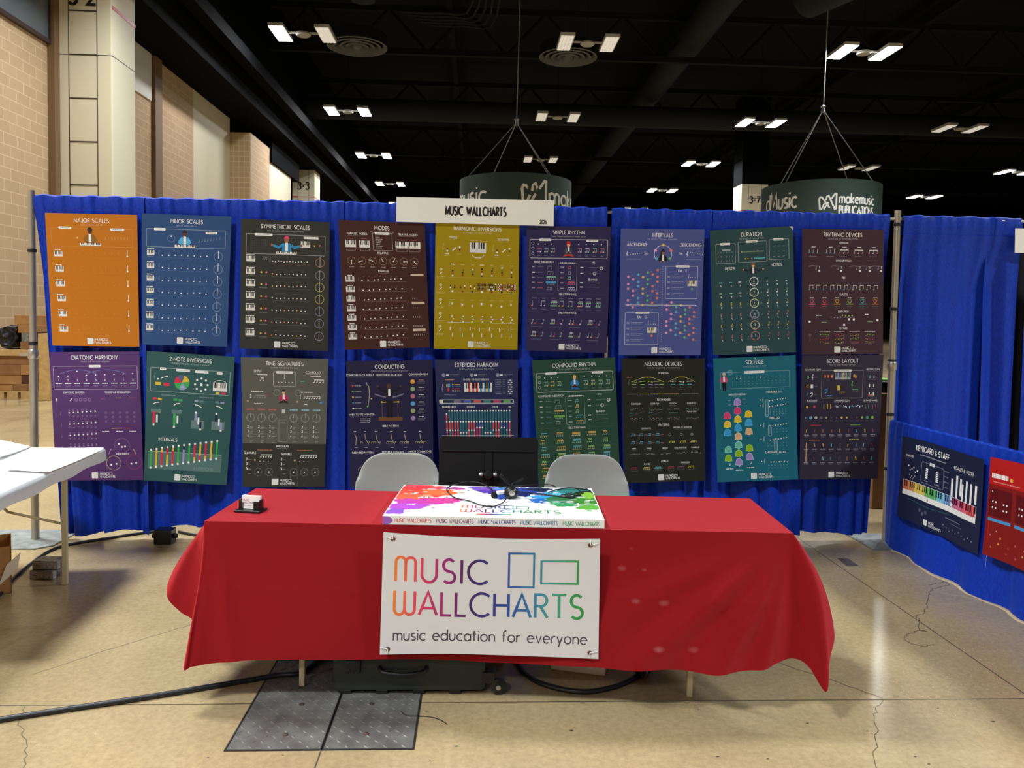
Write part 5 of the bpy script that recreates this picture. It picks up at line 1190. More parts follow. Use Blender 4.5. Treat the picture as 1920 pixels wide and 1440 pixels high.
def p_minor():
    a = base((42, 76, 124), 'MINOR SCALES', 'sets of notes with b3'); a.frame(5, 16.5, 89, 20.5, a.mix(.5), .5)
    a.pill(20, 17, 13); a.pill(78, 19.5, 13); a.ring(33, 27, 4, a.mix(.35), .4); a.circ(33, 24.5, .9, W_, 8)
    for k in range(8): a.note(64+k*3.3, 30-k*.5, .6, a.mix(.5), 3)
    a.person(48, 17, 17, (46, 36, 32), SK1, (90, 176, 226)); a.h += 5; a.keys(37, 34, 23, 3, 14); a.h -= 5
    for i, y in enumerate((44, 58.5, 72.5, 86.5, 101, 115, 129)):
        x0 = 5.5-i*.2
        a.tiny(x0+4.2, y-4.6, 8, W_, .9); a.keys(x0, y-3, 8.4, 5.6, 7); a.tiny(x0+4, y+4, 7, a.mix(.4), .5)
        a.clef(19, y, 6, a.mix(.3)); a.tiny(46, y+5, 58, a.mix(.25), .35)
        rnd = random.Random(i)
        for k in range(8):
            x = 23+k*7.2; a.circ(x, y+2+rnd.uniform(-.6, .6), .75, W_ if k != 4 else (210, 200, 130), 7); a.rect(x+.5, y-2.2, .25, 3, a.mix(.35))
        a.ring(86.5, y+2, 5, a.mix(.42), .5, 18); a.rect(86.3, y-5, .5, 9, W_)
    return a
def p_sym():
    a = base((49, 50, 45), 'SYMMETRICAL SCALES', 'sets of notes with repeating patterns', fx=42); a.frame(6, 16.5, 89, 22.5, a.mix(.6), .5)
    a.pill(25.5, 17, 20); a.pill(79, 19, 17); a.keys(67.5, 23, 10.5, 7, 7)
    for k in range(9): a.rect(13+k*2.4, 23, .2, 10, a.mix(.18))
    for k in range(4): a.rect(10, 24+k*2.8, 25, .2, a.mix(.18))
    a.circ(83, 28, .9, YEL, 8); a.circ(89, 27.5, .9, PINK, 8); a.tiny(80, 34, 22, a.mix(.25), .5)
    a.ring(43, 22, 2.6, a.mix(.3), .3); a.ring(59, 22, 2.6, a.mix(.3), .3)
    a.person(51.5, 17.5, 18, (222, 74, 110), SK3, (46, 140, 200), arms='out'); a.h += 5; a.keys(40, 35.6, 23, 3, 14); a.h -= 5
    cs = [(190, 120, 110), (150, 150, 140), (190, 180, 100), (190, 180, 100), (140, 140, 170), (150, 150, 170), (160, 150, 170)]
    for i, y in enumerate((45, 59.5, 73.2, 87, 101, 115, 129.5)):
        a.tiny(11, y-4.6, 9.5, W_, .9); a.keys(6.3, y-3.2, 10, 6.4, 7); a.tiny(11, y+4.6, 7, a.mix(.35), .5)
        if i: a.circ(23.5, y+.5, 1.1, YEL, 8); a.circ(29, y+.5, 1.1, PINK, 8); a.tiny(26, y+4.6, 9, a.mix(.4), .7)
        else: a.clef(33, y, 6, a.mix(.5)); a.beam(25, y, 3, 2, a.mix(.5), stem=3)
        rnd = random.Random(i+40)
        n = 13 if i == 0 else 9
        for k in range(n): a.circ(36+k*42/n, y+2+rnd.uniform(-.5, .5), .75, W_ if i == 0 or k % 3 else rnd.choice([YEL, ORG, W_]), 7)
        a.line(arc(46, y-1, 8, 2.4, 180, 360, 8), a.mix(.22), .3); a.line(arc(64, y-1, 8, 2.4, 180, 360, 8), a.mix(.22), .3)
        a.tiny(57, y+5, 42, a.mix(.28) if i else (130, 80, 70), .4)
        a.ring(89.5, y+2, 5, cs[i], .5, 18)
        for k in range(12): a.circ(89.5+5*math.cos(k*PI/6), y+2+5*math.sin(k*PI/6), .45, cs[i], 6)
        a.rect(89.3, y-4.5, .4, 12, a.mix(.7))
    return a
def p_modes():
    a = base((68, 37, 32), 'MODES', 'the 7 positions of a scale', fx=45)
    a.head('PARALLEL MODES', 21, 15, 2.1); a.head('RELATIVE MODES', 80, 14, 2.1)
    for x, wd in ((7, 12), (23, 12), (65, 14), (80, 14)): a.keys(x, 22.5, wd, 8, 7 if wd == 12 else 8); a.rect(x+1, 32, .3, 2, a.mix(.7)); a.rect(x+wd-1, 32, .3, 2, a.mix(.7)); a.rect(x+1, 34, wd-2, .3, a.mix(.6)); a.tiny(x+wd/2, 20.6, 7, (150, 90, 80), .8)
    a.frame(39, 13.5, 22.5, 20, a.mix(.6), .5); a.pill(50, 14, 17)
    for k in range(7): a.tiny(42, 18.6+k*2, 5+(k*7) % 4, a.mix(.65), .8, 'l')
    a.head('RELATIVE', 50, 36.5, 2.2); a.head('PARALLEL', 50, 57.5, 2.2)
    for k, ang in enumerate((90, 160, 200, 240, 300, 0, 50)):
        x = 13+k*12.2; a.ring(x, 46, 4.3, (140, 110, 84), .45, 18)
        for q in range(7): a.circ(x+4.6*math.cos(q*.9), 46+4.6*math.sin(q*.9), .5, (150, 120, 90), 6)
        a.line([(x, 46), (x+4.6*math.cos(math.radians(ang)), 46+4.6*math.sin(math.radians(ang)))], W_, .6); a.circ(x, 46, .8, W_, 8); a.tiny(x, 53, 5.6, a.mix(.6), .8)
    for i, y in enumerate((67, 78.6, 89.6, 100.6, 111.6, 122.4, 133)):
        a.tiny(10, y-4.2, 6, W_, .9); a.keys(5, y-3, 10, 6.2, 7); a.rect(23, y+2.6, 52, .3, a.mix(.4)); a.clef(20, y, 5, a.mix(.25))
        for k in range(8): a.circ(24+k*6.4+((k+i) % 3)*.8, y+1.4-k*.3, .8, W_, 7); a.rect(26+k*6.4, y-3.6, .5, 1, a.mix(.4))
        for k in range(i): a.rect(82+k*2.4, y-1, .6, 1.6, a.mix(.7))
    for y in (61.5, 94.8, 127): a.rect(81, y-1.4, 15, 2.7, (212, 190, 170)); a.tiny(88.5, y, 9, (120, 90, 80), .5)
    return a
def p_harm():
    a = base((165, 141, 12), 'HARMONIC INVERSIONS', 'rearranging the notes in chords', 10.2)
    D = a.mix(.4)
    a.head('TRIADS', 21, 19, 2.2); a.head('SEVENTHS', 81, 19.5, 2.2)
    a.keys(41, 24, 19.5, 11.5, 7, (228, 228, 226)); a.line(arc(51, 38, 7, 3.5, 0, 180, 8), W_, .5); a.tiny(51, 22, 22, D, .6); a.tiny(51, 41.5, 7, W_, .9)
    for x in (8.5, 68):
        a.clef(x+.5, 31, 11, D); a.circ(x+5.8, 32, 1.2, (122, 60, 46), 8); a.circ(x+5.8, 34.6, 1.2, W_, 8); a.line([(x+12, 34), (x+16, 30.5)], W_, 1.2); a.circ(x+20.5, 30, 1.2, W_, 8); a.circ(x+20.5, 32.8, 1.2, (122, 60, 46), 8)
        a.tiny(x+5.5, 38, 5, W_, .9); a.tiny(x+20, 38, 5, D, .7); a.tiny(x+5.5, 40, 7, D, .5)
    for i, y in enumerate((56, 74, 91, 107, 122)):
        a.circ(7, y, 1.9, a.mix(.6), 12); a.line([(5.6, y+5.6), (8.4, y+3)], W_, .9); a.tiny(7, y+8.4, 10, D, .8); a.tiny(7, y+10, 8, D, .6)
    XS = (21, 33, 45, 56, 68, 80, 91.5)
    rnd = random.Random(5)
    for j, x in enumerate(XS):
        a.tiny(x, 50, 4.4, W_ if j in (0, 3) else D, 1)
        n = 3 if j < 3 else 4
        for k in range(n): a.circ(x+(.9 if k == n-1 and j in (1, 4) else 0), 63-k*2.8-j % 3, 1.05, [W_, (150, 50, 46), (40, 40, 40), (90, 96, 70)][(k+j) % 4], 9)
        if j < 3:
            for k in range(4): a.circ(x-2.4+(k % 2)*5, 74.5+(k//2)*2.4, .9, [(40, 40, 40), (150, 50, 46), W_][(k+j) % 3], 8)
        else:
            for r in range(5):
                for q in range(6): a.circ(x-4.2+q*1.7, 72+r*1.6, .82, [[(90, 96, 70), (150, 50, 46), (40, 40, 40)], [(40, 40, 40), W_, (90, 96, 70)], [W_, (150, 50, 46), (90, 96, 70)], [(40, 40, 40), (150, 50, 46), W_]][j-3][rnd.randrange(3)], 7)
        a.circ(x, 81, 1.25, [W_, (150, 50, 46), (40, 40, 40), W_, (150, 50, 46), (40, 40, 40), (80, 96, 90)][j], 9)
        a.tiny(x, 91, 4.6, D, .9); a.rect(x-1, 94+(j % 3)*1.2, 2, 2.6, W_ if j % 2 else (220, 214, 170))
        for k in range(3): a.circ(x+((k+j) % 2)*1.6, 116-k*3, 1.1, W_, 8, ry=.7)
        a.rect(x-2.4, 122+(j % 2), .8, 4.4, W_); a.rect(x+.4, 129.5, .8, 4.4, W_); a.tiny(x+2, 124, 4, D, .6)
    a.rect(16, 64.6, 80, .25, D); a.rect(16, 82, 80, .25, D); a.rect(16, 117, 80, .3, W_)
    a.clef(17.5, 97, 9, D)
    return a
def rhythm_page(a, comp):
    G2, B2, P2, L2 = (130, 200, 150), (64, 160, 214), (214, 110, 120), (196, 190, 226)
    if comp: cs = [(110, 176, 190), (226, 178, 100), (150, 190, 110)]
    else: cs = [P2, L2, G2]
    a.frame(4, 15.5, 92.5, 22, a.mix(.75), .6, 1.6); a.pill(22, 16, 14); a.pill(78, 16.5, 14)
    for k in range(3): a.ring(7.5, 20+k*6, 1.5, a.mix(.6), .6, 8)
    for k, x in enumerate((14, 22, 30, 62, 71, 80, 89)):
        a.tiny(x, 21, 1.2, W_, 1.2); a.note(x, 30, 1.1, a.mix(.6), 4.5, hc=cs[k % 3]); a.note(x+2.6, 30, 1.1, a.mix(.6), 4.5, hc=cs[(k+1) % 3]); a.rect(x-1, 25.4, 4.4, .7, cs[k % 3]); a.tiny(x+1, 34.6, 4, a.mix(.4), .6)
    a.person(50, 18.5, 12.5, (206, 44, 44) if not comp else (226, 184, 90), SK2, (60, 70, 96) if not comp else (40, 130, 200), legs='cross', big=not comp)
    a.h += 4
    if not comp: a.poly([(43.5, 35.8), (46, 32.6), (54, 32.6), (56.5, 35.8), (50, 34.4)], (206, 60, 50))
    else: a.poly([(44, 36), (46.5, 32.4), (53.5, 32.4), (56, 36), (50, 34.4)], (40, 110, 180))
    a.h -= 4
    a.head('COMPOUND SUBDIVISION' if comp else 'SIMPLE SUBDIVISION', 20.5, 42, 1.9); a.head('TIES', 80, 42, 1.9); a.head('BEAMING', 80, 62, 1.9)
    a.frame(38, 43, 22.5, 33, a.mix(.55), .5); a.tiny(49, 43, 17, W_, 1.4)
    for k, y in enumerate((48, 54.5, 60.5, 66.5, 73)):
        a.tiny(8.5, y, 3.4, W_ if k == 1 else a.mix(.55), 1.2); a.tiny(17, y, 6.5, a.mix(.4) if k < 3 else cs[0], .6)
        a.beam(25, y+2, 2+k if k < 4 else 4, 10/(2+k), a.mix(.5), stem=3.4, r=.6)
        if k == 2: a.rect(24, y-1.6, 11, 1.6, cs[1] if comp else G2)
        if k == 3: a.rect(23.5, y-1.8, 12.5, 2.6, (110, 176, 70) if comp else B2)
        a.tiny(43, y, 4.4, a.mix(.6), 1.1); a.beam(50, y+1.6, 2 if k < 3 else 4, 2.6, cs[k % 3], stem=3, r=.7)
    for y in (48, 55, 66, 71): a.tiny(66.5, y, 3.6, W_, 1.1); a.tiny(82, y, 14, a.mix(.4), .5)
    for x, y in ((90, 49), (82, 55)): a.ring(x, y, 1.9, W_, .4, 10); a.note(x-1, y+1, .6, W_, 3); a.note(x+1, y+1, .6, W_, 3)
    a.head('1-BEAT RHYTHMS', 50, 80, 2.0, under=False)
    for y in (41, 79.6, 101): a.rect(3, y, 30 if y > 50 else 4, .2, a.mix(.25)); a.rect(66, y, 30, .2, a.mix(.25))
    if comp:
        for c, x in enumerate((10, 29.5, 48.5, 67, 86)):
            for r in range(7):
                y = 88+r*8.1; rnd = random.Random(c*9+r)
                a.beam(x-5+rnd.uniform(0, 1), y+1, rnd.choice([3, 4, 5]), 2.3, rnd.choice(cs), [rnd.choice(cs), rnd.choice(cs)], 4.2, 1+(rnd.random() < .4), .8)
    else:
        for k, x in enumerate((7, 18, 30, 40, 51, 63, 73, 85)):
            n = (1, 2, 4, 2, 2, 3, 3, 3)[k]; a.beam(x, 94, n, 2.1 if n > 2 else 4, a.mix(.7), [(226, 130, 120), L2, G2, YEL, G2][k % 5], 6, 1, 1.0); a.tiny(x+3, 98, 6, a.mix(.4), .6); a.tiny(x+3, 85, 6, a.mix(.5), .7)
            if n > 2: a.rect(x-.6, 89.6, n*2.1, .9, G2)
        a.head('2-BEAT RHYTHMS', 50, 102, 2.0, under=False)
        for r in range(2):
            for k, x in enumerate((7, 30, 53, 76)):
                y = 115+r*15
                a.note(x, y, 1.1, a.mix(.7), 5, k % 2 == 0, L2 if k != 1 else G2); a.note(x+4, y, 1.1, a.mix(.7), 5, False, PINK if k < 2 else ORG); a.rect(x+5, y-.3, 8, .6, (120, 60, 90)); a.note(x+13-r, y, 1.1, a.mix(.7), 5, True, G2 if r else L2); a.tiny(x+6, y+4, 14, a.mix(.35), .6)
                if r != k % 2: a.beam(x, y, 3, 1.9, a.mix(.7), G2, 5.4, 2, 1.0)
    return a
def p_simple(): return rhythm_page(base((50, 44, 84), 'SIMPLE RHYTHM', '1 and 2-beat patterns in simple meter', 9.2), False)
def p_comp(): return rhythm_page(base((42, 76, 60), 'COMPOUND RHYTHM', '1-beat patterns in compound meter', 9.2), True)
def p_intervals():
    a = base((80, 90, 152), 'INTERVALS', 'the distance between two notes', 9.4, fx=43)
    P, B, Y, Gn, O = (240, 156, 190), (96, 180, 216), (226, 192, 84), (104, 190, 110), (236, 130, 100)
    a.text('ASCENDING', 19.5, 20, 3.2, W_, .15); a.text('DESCENDING', 84, 20, 3.2, W_, .15)
    a.line(arc(51, 29.5, 10.5, 10.5, -210, 30, 18), W_, .45)
    for x, y, c in ((51, 18.7, Y), (42, 25, P), (60.5, 25, O), (43.5, 34.5, B), (59, 34.5, Gn)): a.circ(x, y, 1.7, c)
    a.person(51, 24, 14, (34, 26, 30), SK3, (38, 38, 44))
    a.h += 3; a.line([(49, 26), (48.3, 34)], (34, 26, 30), 1.4); a.h -= 3
    for x, y in ((8, 29), (80, 29)): a.clef(x, y, 6, W_); a.dots(x+4, y+(1 if x < 50 else -2), 8, 2.1, W_, .5, -.25 if x < 50 else .3); a.tiny(x+(12 if x < 50 else 7), y-6.5, 22, a.mix(.35), .6); a.tiny(x+8, y+6.5, 17, a.mix(.45), .6)
    a.text('5th', 31, 30, 2.6, W_, .15); a.text('7th', 72, 30, 2.6, W_, .15)
    for k in range(34): a.rect(50.6, 44+k*2.65, 1.2, .5, a.mix(.6)); 
    a.rect(7, 88.8, 86, .45, W_); a.circ(51, 89, 1.5, (150, 156, 190))
    L = [(10, P, (56, 64.5, 70, 83.5, 89)), (16, P, (59, 72.5, 78, 91.7)), (22, B, (53.5, 62, 67, 81, 86.4)), (27.6, Y, (56.3, 70, 75.5, 89)), (33.4, Gn, (51, 59, 64.6, 78.2, 83.6)), (39.2, O, (53.4, 67, 72.7, 86.4)), (45, O, (48, 56, 61.5, 75.2, 80.8))]
    for x, c, ys in L:
        for y in ys: a.line([(x, y), (x+5, y-1.5)], a.mix(.35), .35); a.circ(x, y, 1.5, c)
    R = [(57, P, (89, 94.2, 108, 113.2, 121.6)), (62.6, P, (86, 99.6, 105.2, 118.5)), (68.4, B, (91.5, 97, 110.5, 116, 124)), (74.4, Y, (89, 102.5, 108, 121.5)), (79.6, Gn, (94.3, 99.7, 113.4, 118.6, 127)), (85, O, (91.6, 105.2, 110.6, 124)), (90.4, O, (97, 102.5, 116, 121.5, 129.6))]
    for x, c, ys in R:
        for y in ys: a.line([(x, y), (x+5, y+1.5)], a.mix(.35), .35); a.circ(x, y, 1.5, c)
    for x0, y0, ww, hh, t, kx, ky in ((55, 43.5, 38.5, 38, 'G# - E', 81.5, 60), (7, 98, 40, 37.5, 'Db - G', 34, 115)):
        a.frame(x0, y0, ww, hh, a.mix(.7), .5, 1); a.pill(x0+ww*.52, y0, 16.5, 2.6); a.text(t, x0+ww*.52, y0+6.4, 2.6, W_, .14)
        a.keys(kx, ky, 11, 6.6, 8, cols={3: (196, 160, 60)}); a.circ(kx+5.5, ky+10, 1.4, Gn if x0 > 50 else O); a.clef(kx+1, ky-4.6, 5, a.mix(.6)); a.dots(kx+3.5, ky-3.6, 4, 2, W_, .5)
        for k in range(4): a.rect(x0+2, y0+11+k*6.7, 3.2, 2.2, a.mix(.4)); a.tiny(x0+7, y0+11.4+k*6.7, 15, a.mix(.5), .7, 'l'); a.tiny(x0+7, y0+13.2+k*6.7, 12, a.mix(.4), .6, 'l')
    return a
def p_duration():
    a = base((44, 74, 78), 'DURATION', 'the length of notes & rests', 9.2, fx=44)
    for x, y, ww, hh, px in ((6.5, 17, 23.5, 23, 18), (33.5, 15.5, 34.5, 24, 50), (71, 14.5, 23.5, 23.5, 82)):
        a.frame(x, y, ww, hh, a.mix(.6), .5, 1.2); a.pill(px, y, 12 if ww < 30 else 14)
    a.rect(38, 26.6, 26, 1.4, (110, 130, 90)); a.rect(54, 34.6, 12, 1.4, TEAL)
    for k, (x, y, c) in enumerate(((38, 27.3, YEL), (41.5, 27.3, (180, 200, 140)), (52, 27.3, YEL), (57, 26.9, PINK), (42, 35.4, YEL), (45, 35.4, YEL), (49.5, 35.2, (190, 120, 110)), (53, 35.2, TEAL))): a.circ(x, y, .9, c, 8)
    for r in range(3):
        for k in range(6): a.rect(9+k*3.4, 26+r*5, .5, 1.8, a.mix(.55)); 
        for k in range(3): a.rect(75+k*6, 22+r*6, 2.6, .6, a.mix(.45))
    a.line([(14, 24), (24, 24.4)], W_, .6)
    a.text('RESTS', 23, 48, 3.2, W_, .15); a.text('NOTES', 79, 45.6, 3.2, W_, .15)
    for x in (42, 59): a.ring(x, 44, 2.6, a.mix(.22), .4)
    a.person(51, 40.5, 13, (150, 84, 60), SK2, (36, 40, 52), arms='out')
    cs = [(230, 232, 232), (206, 214, 190), (206, 206, 150), (150, 140, 170), (196, 170, 140), (190, 110, 120)]
    hs = [TEAL, (150, 190, 130), YEL, (196, 130, 130), (204, 170, 100), (190, 90, 100)]
    for i, y in enumerate((62.5, 75.4, 88.2, 101.3, 114, 126.8)):
        a.ring(51.5, y, 5, cs[i], .9, 22); a.text('421'[i] if i < 3 else '1', 51.5, y+1, 2.6, W_, .16); a.tiny(51.5, y+2.8, 4, a.mix(.6), .7)
        for j, x in enumerate((11, 23.5, 34.5)):
            if i < 2: a.rect(x-1.8, y-.4, 3.4, 1, hs[i] if j < 2 else W_)
            else: a.line([(x+.8, y-2.2), (x-.6, y-.2), (x+.6, y+.4), (x-.4, y+2.2)], hs[i], .7)
            a.line([(x+.2, y+3.2), (x+.9, y+5.2)], W_, .7)
        for j, x in enumerate((67.5, 79, 90.5)): a.note(x, y+.6, .9, hs[i] if i > 1 else W_, 0 if i == 0 else 4.2, i > 2, W_ if i < 3 else hs[i]); a.line([(x+.2, y+3.4), (x+.8, y+5.2)], W_, .7)
        a.rect(42.6, y, .8, .8, a.mix(.5)); a.rect(60, y, .8, .8, a.mix(.5))
    a.poly([(95.5, .3), (99.7, .3), (99.7, 5), (98.2, 2.2)], (236, 238, 238))  # highlight on the peeled corner, painted into the print
    return a
def p_rhythmic():
    a = base((66, 44, 54), 'RHYTHMIC DEVICES', 'techniques for composing rhythm', 8.6, fx=43.5)
    for t, y in (('EMPHASIS', 16), ('SYNCOPATION', 37), ('TIES', 57), ('TUPLETS', 77), ('DURATION', 97), ('TEXTURE', 117)): a.text(t, 51, y+1, 2.0, W_, .16)
    for k, x in enumerate((8, 29, 46, 64, 82)):
        a.tiny(x+6, 21, 5, W_, .9); a.beam(x, 28, 3, 5, W_, [BLU, BLU, BLU] if k < 2 else [PINK, W_, PINK], 4, 0 if k < 2 else 1, .8); a.tiny(x+5, 32, 9, a.mix(.45), .6)
    for k, x in enumerate((8, 35, 58, 70, 84)): a.line([(x, 44), (x+4, 43), (x+12, 43.6)], a.mix(.6), .5); a.note(x+9, 47, .8, a.mix(.6), 4); a.circ(x+13, 49, 1.3, W_, 9); a.rect(x+13, 43.4, .5, 3, W_)
    for k in range(10):
        x = 9+k*8.6+(2 if k > 5 else 0); a.rect(x, 65.5, 4.4, .9, W_); a.rect(x, 65.5, .3, 5, W_); a.rect(x+4.2, 65.5, .3, 5, W_); a.circ(x, 71, .9, BLU if k < 6 else (150, 190, 130), 8)
    a.ring(57, 68, 3.4, a.mix(.4), .4, 12)
    for k, c in enumerate((PINK, (220, 80, 90), YEL, (170, 190, 120), TEAL, ORG)):
        x = 12+k*15.6; a.tiny(x, 81, 5, W_, .9); a.ring(x, 85, 2, c, .5, 10); a.rect(x-4, 88, 8.4, .7, c); a.rect(x-3, 83 if k > 1 else 88.6, 6, .5, c); a.tiny(x, 91, 6, a.mix(.35), .7); a.tiny(x, 93, 5, a.mix(.3), .7)
    for x, y in ((9.5, 109), (58, 106.5), (64, 106.5), (93, 107.5), (52, 113)): a.circ(x, y, 1.4, W_, 10)
    a.dots(36, 104, 8, 4, a.mix(.6), .7, jit=.6); a.dots(50, 102, 4, 4, (180, 210, 120), .9, jit=.5); a.rect(24, 109.6, 6.5, .7, (150, 190, 130)); a.rect(81, 109, 6.5, .7, (150, 190, 130)); a.tiny(21, 101.6, 7, W_, .9); a.tiny(80, 100.5, 5, W_, .9)
    rnd = random.Random(4)
    for k, x in enumerate((28, 46, 65, 84)):
        a.tiny(x, 121, 13, a.mix(.7), .8)
        for r in range(3):
            for q in range(6): a.circ(x-5+q*2, 125+r*4.4+rnd.uniform(-1, 1), .6, [(150, 190, 100), (200, 90, 80), (190, 160, 70)][(r+k) % 3], 6)
            a.rect(x-5.5, 126+r*4.4, 11, .25, a.mix(.35))
    a.ring(10, 125, 1.2, a.mix(.4), .5, 8); a.rect(9.8, 126, .4, 6, a.mix(.35))
    return a
def p_diatonic():
    a = base((84, 50, 106), 'DIATONIC HARMONY', 'chords built on scale degrees', 8.6, fx=44.5)
    a.frame(3, 16.5, 94, 26.5, a.mix(.6), .5); a.pill(49.5, 16.5, 13, 2.8)
    for x0, x1 in ((10, 51), (40, 84)): a.line([(x0+(x1-x0)*k/14, 25-4.5*math.sin(PI*k/14)) for k in range(15)], (120, 130, 190), .5)
    for k in range(9):
        x = 8.5+k*10.4; a.circ(x, 28-k*.35-(k == 2)*5, .9, W_, 7, ry=.7); a.rect(x, 29, .25, 2, a.mix(.5)); a.text('123456713'[k], x, 33.6, 2.2, W_, .16); a.tiny(x, 36.2, 7, W_, .9); a.tiny(x, 39, 5.6, a.mix(.35), .8)
    a.head('DIATONIC CHORDS', 25, 46.5, 1.9); a.head('TENSION & RESOLUTION', 74, 46.5, 1.9)
    a.rect(5, 53, .9, 3.6, W_); a.line([(20, 56), (23, 53)], W_, .8)
    for k in range(4): a.ring(27+k*5, 55, 1.6, (150, 110, 160), .6, 10)
    for r in range(4):
        for k in range(7): a.circ(18.5+k*4.9, 70+r*13-k*.3, .9, W_ if r < 3 else a.mix(.5), 7); a.circ(18.5+k*4.9, 73.5+r*13, 1.1, a.mix(.22), 8); a.tiny(18.5+k*4.9, 67+r*13, 1.6, a.mix(.35), 1)
        a.clef(9, 71+r*13, 5, a.mix(.25))
    for r in range(3):
        for k in range(5): a.ring(60+k*8, 70+r*5, 1, a.mix(.35), .5, 8)
    a.tiny(58, 54, 5, (150, 80, 110), .8); a.tiny(75, 53, 7, (160, 120, 80), .8); a.tiny(91, 53, 7, (150, 70, 80), .8)
    a.line([(66, 88), (78, 87.6)], (210, 190, 120), .6); a.line([(78, 87.6), (90, 88)], (170, 60, 80), .6)
    for x in (59, 75, 90): a.tiny(x, 91.5, 8, W_, .9)
    a.ring(77, 108, 8.6, (130, 100, 150), .5); a.ring(67, 128, 8.2, (190, 170, 120), .5); a.ring(90, 127, 8.2, (150, 60, 90), .5)
    for x, y in ((73.5, 106), (77, 109.5), (80.5, 109), (64, 130), (70, 129), (87, 129), (92.5, 128)): a.circ(x, y, 1.1, W_, 8)
    a.tiny(77, 117.5, 14, W_, .9); a.line(arc(77, 122, 16, 16, -40, -15, 5), (190, 150, 130), .9); a.line(arc(77, 122, 16, 16, -165, -140, 5), (160, 130, 180), .9)
    return a
def p_twonote():
    a = base((46, 86, 86), '2-NOTE INVERSIONS', 'changing the order of notes in intervals', 9.2, fx=40.5)
    R, Y, Gn, L, D = (216, 42, 74), (222, 186, 54), (58, 170, 84), (150, 156, 196), (30, 46, 74)
    a.frame(5, 18, 91, 27, a.mix(.6), .5)
    for x, ww in ((19, 7), (42, 15.5), (63.5, 15.5), (84, 6.5)): a.pill(x, 18.6+x*.02, ww, 2.8)
    a.clef(9.5, 28, 8, a.mix(.4)); a.line([(17, 30), (24, 27)], W_, .6, ); a.circ(23.5, 27.4, 1.1, W_, 8); a.circ(13.5, 31, 1, W_, 8); a.rect(10.5, 34.5, 6.4, 3.4, Y); a.rect(20, 35, 6.6, 3.4, R)
    for k, c in enumerate((Y, Gn, L, Gn, R, D)):
        a0 = -70+k*60; a.poly([(41, 33.5)]+[(41+8.6*math.cos(math.radians(a0+q*15)), 33.5+8.6*math.sin(math.radians(a0+q*15))) for q in range(5)], c if k < 5 else (84, 96, 130))
    for k in range(8): a.circ(63.5+7.2*math.cos(k*PI/4), 34.5+7.2*math.sin(k*PI/4), 1.25, W_)
    a.circ(63.5, 34.5, 1.6, W_); a.keys(77, 31, 16, 9.8, 7); a.line(arc(85, 31, 6.6, 2.6, 180, 360, 8), W_, .5); a.rect(80.5, 42, 4.2, 2.2, Y); a.rect(87.5, 42, 4.4, 2.2, R)
    for x in (26, 70): a.tiny(x, 49, 17, a.mix(.4), 1)
    for k, (x, c1, c2) in enumerate(((9.5, R, Y), (33.5, Gn, Gn), (58, L, a.mix(.3)), (82, a.mix(.3), L))):
        a.rect(x-1.5, 52.4, 4.2, 2.4, c1); a.rect(x+4.5, 52.6, 4.4, 2.4, c2); a.line([(x-1, 60), (x+2, 58), (x+6, 57.5)] if k < 2 else [(x-1, 58), (x+3, 58.4), (x+7, 61)], W_, .9)
        if k < 2:
            a.rect(x-3.5, 65.5, 12, 4, a.mix(.25)); a.rect(x-1.3, 67, 2.8, 15+k*1.5, c1); a.circ(x, 83.4+k*1.5, 1.3, W_); a.rect(x+2.8, 72, 1.9, 8.6, W_); a.circ(x+6.5, 66.5, 1.3, W_); a.rect(x+5.4, 67, 2, 3, c2 if k == 0 else a.mix(.25)); a.circ(x-2.5, 68, .8, W_)
        else:
            a.rect(x-4.5, 76, 15, 9.5, a.mix(.3)); a.rect(x-.8, 68, 2.6, 8, c1 if k == 2 else D); a.circ(x+.6, 67, 1.3, W_); a.rect(x+3, 72.5, 1.9, 8, W_); a.rect(x+5.4, 77, 2.4, 8.4, D if k == 2 else L); a.circ(x+6.6, 86, 1.3, W_)
    a.text('INTERVALS', 27, 101.5, 3.4, W_, .15)
    a.rect(4, 114, 88, 20, a.mix(.2), 1); a.rect(4, 113.8, 87, .5, a.mix(.75), 2); a.text('INVERSIONS', 71, 132.5, 3.2, a.mix(.45), .13, lay=2)
    cols = [(Gn, Gn), (Y, Y), (Y, R), (R, Y), (Y, R), (Gn, Gn), (D, L), (Gn, Gn), (R, Y), (Y, R), (R, Y), (Y, Y), (Gn, Gn)]
    a.h = 3
    for k, (c1, c2) in enumerate(cols):
        x = 7.5+k*6.5; y1 = 112.5-k*1.15-(k > 1)*.6; y2 = 133-k*1.22; ym = y1+(y2-y1)*(.25+.5*(k in (8, 10, 11))+(.05*k if k in (3, 9) else 0))
        a.rect(x-1.1, y1, 2.2, ym-y1, c1); a.rect(x-1.1, ym, 2.2, y2-ym, c2); a.circ(x, y1, 1.3, W_, lay=4); a.circ(x, y2, 1.3, W_, lay=4)
    return a
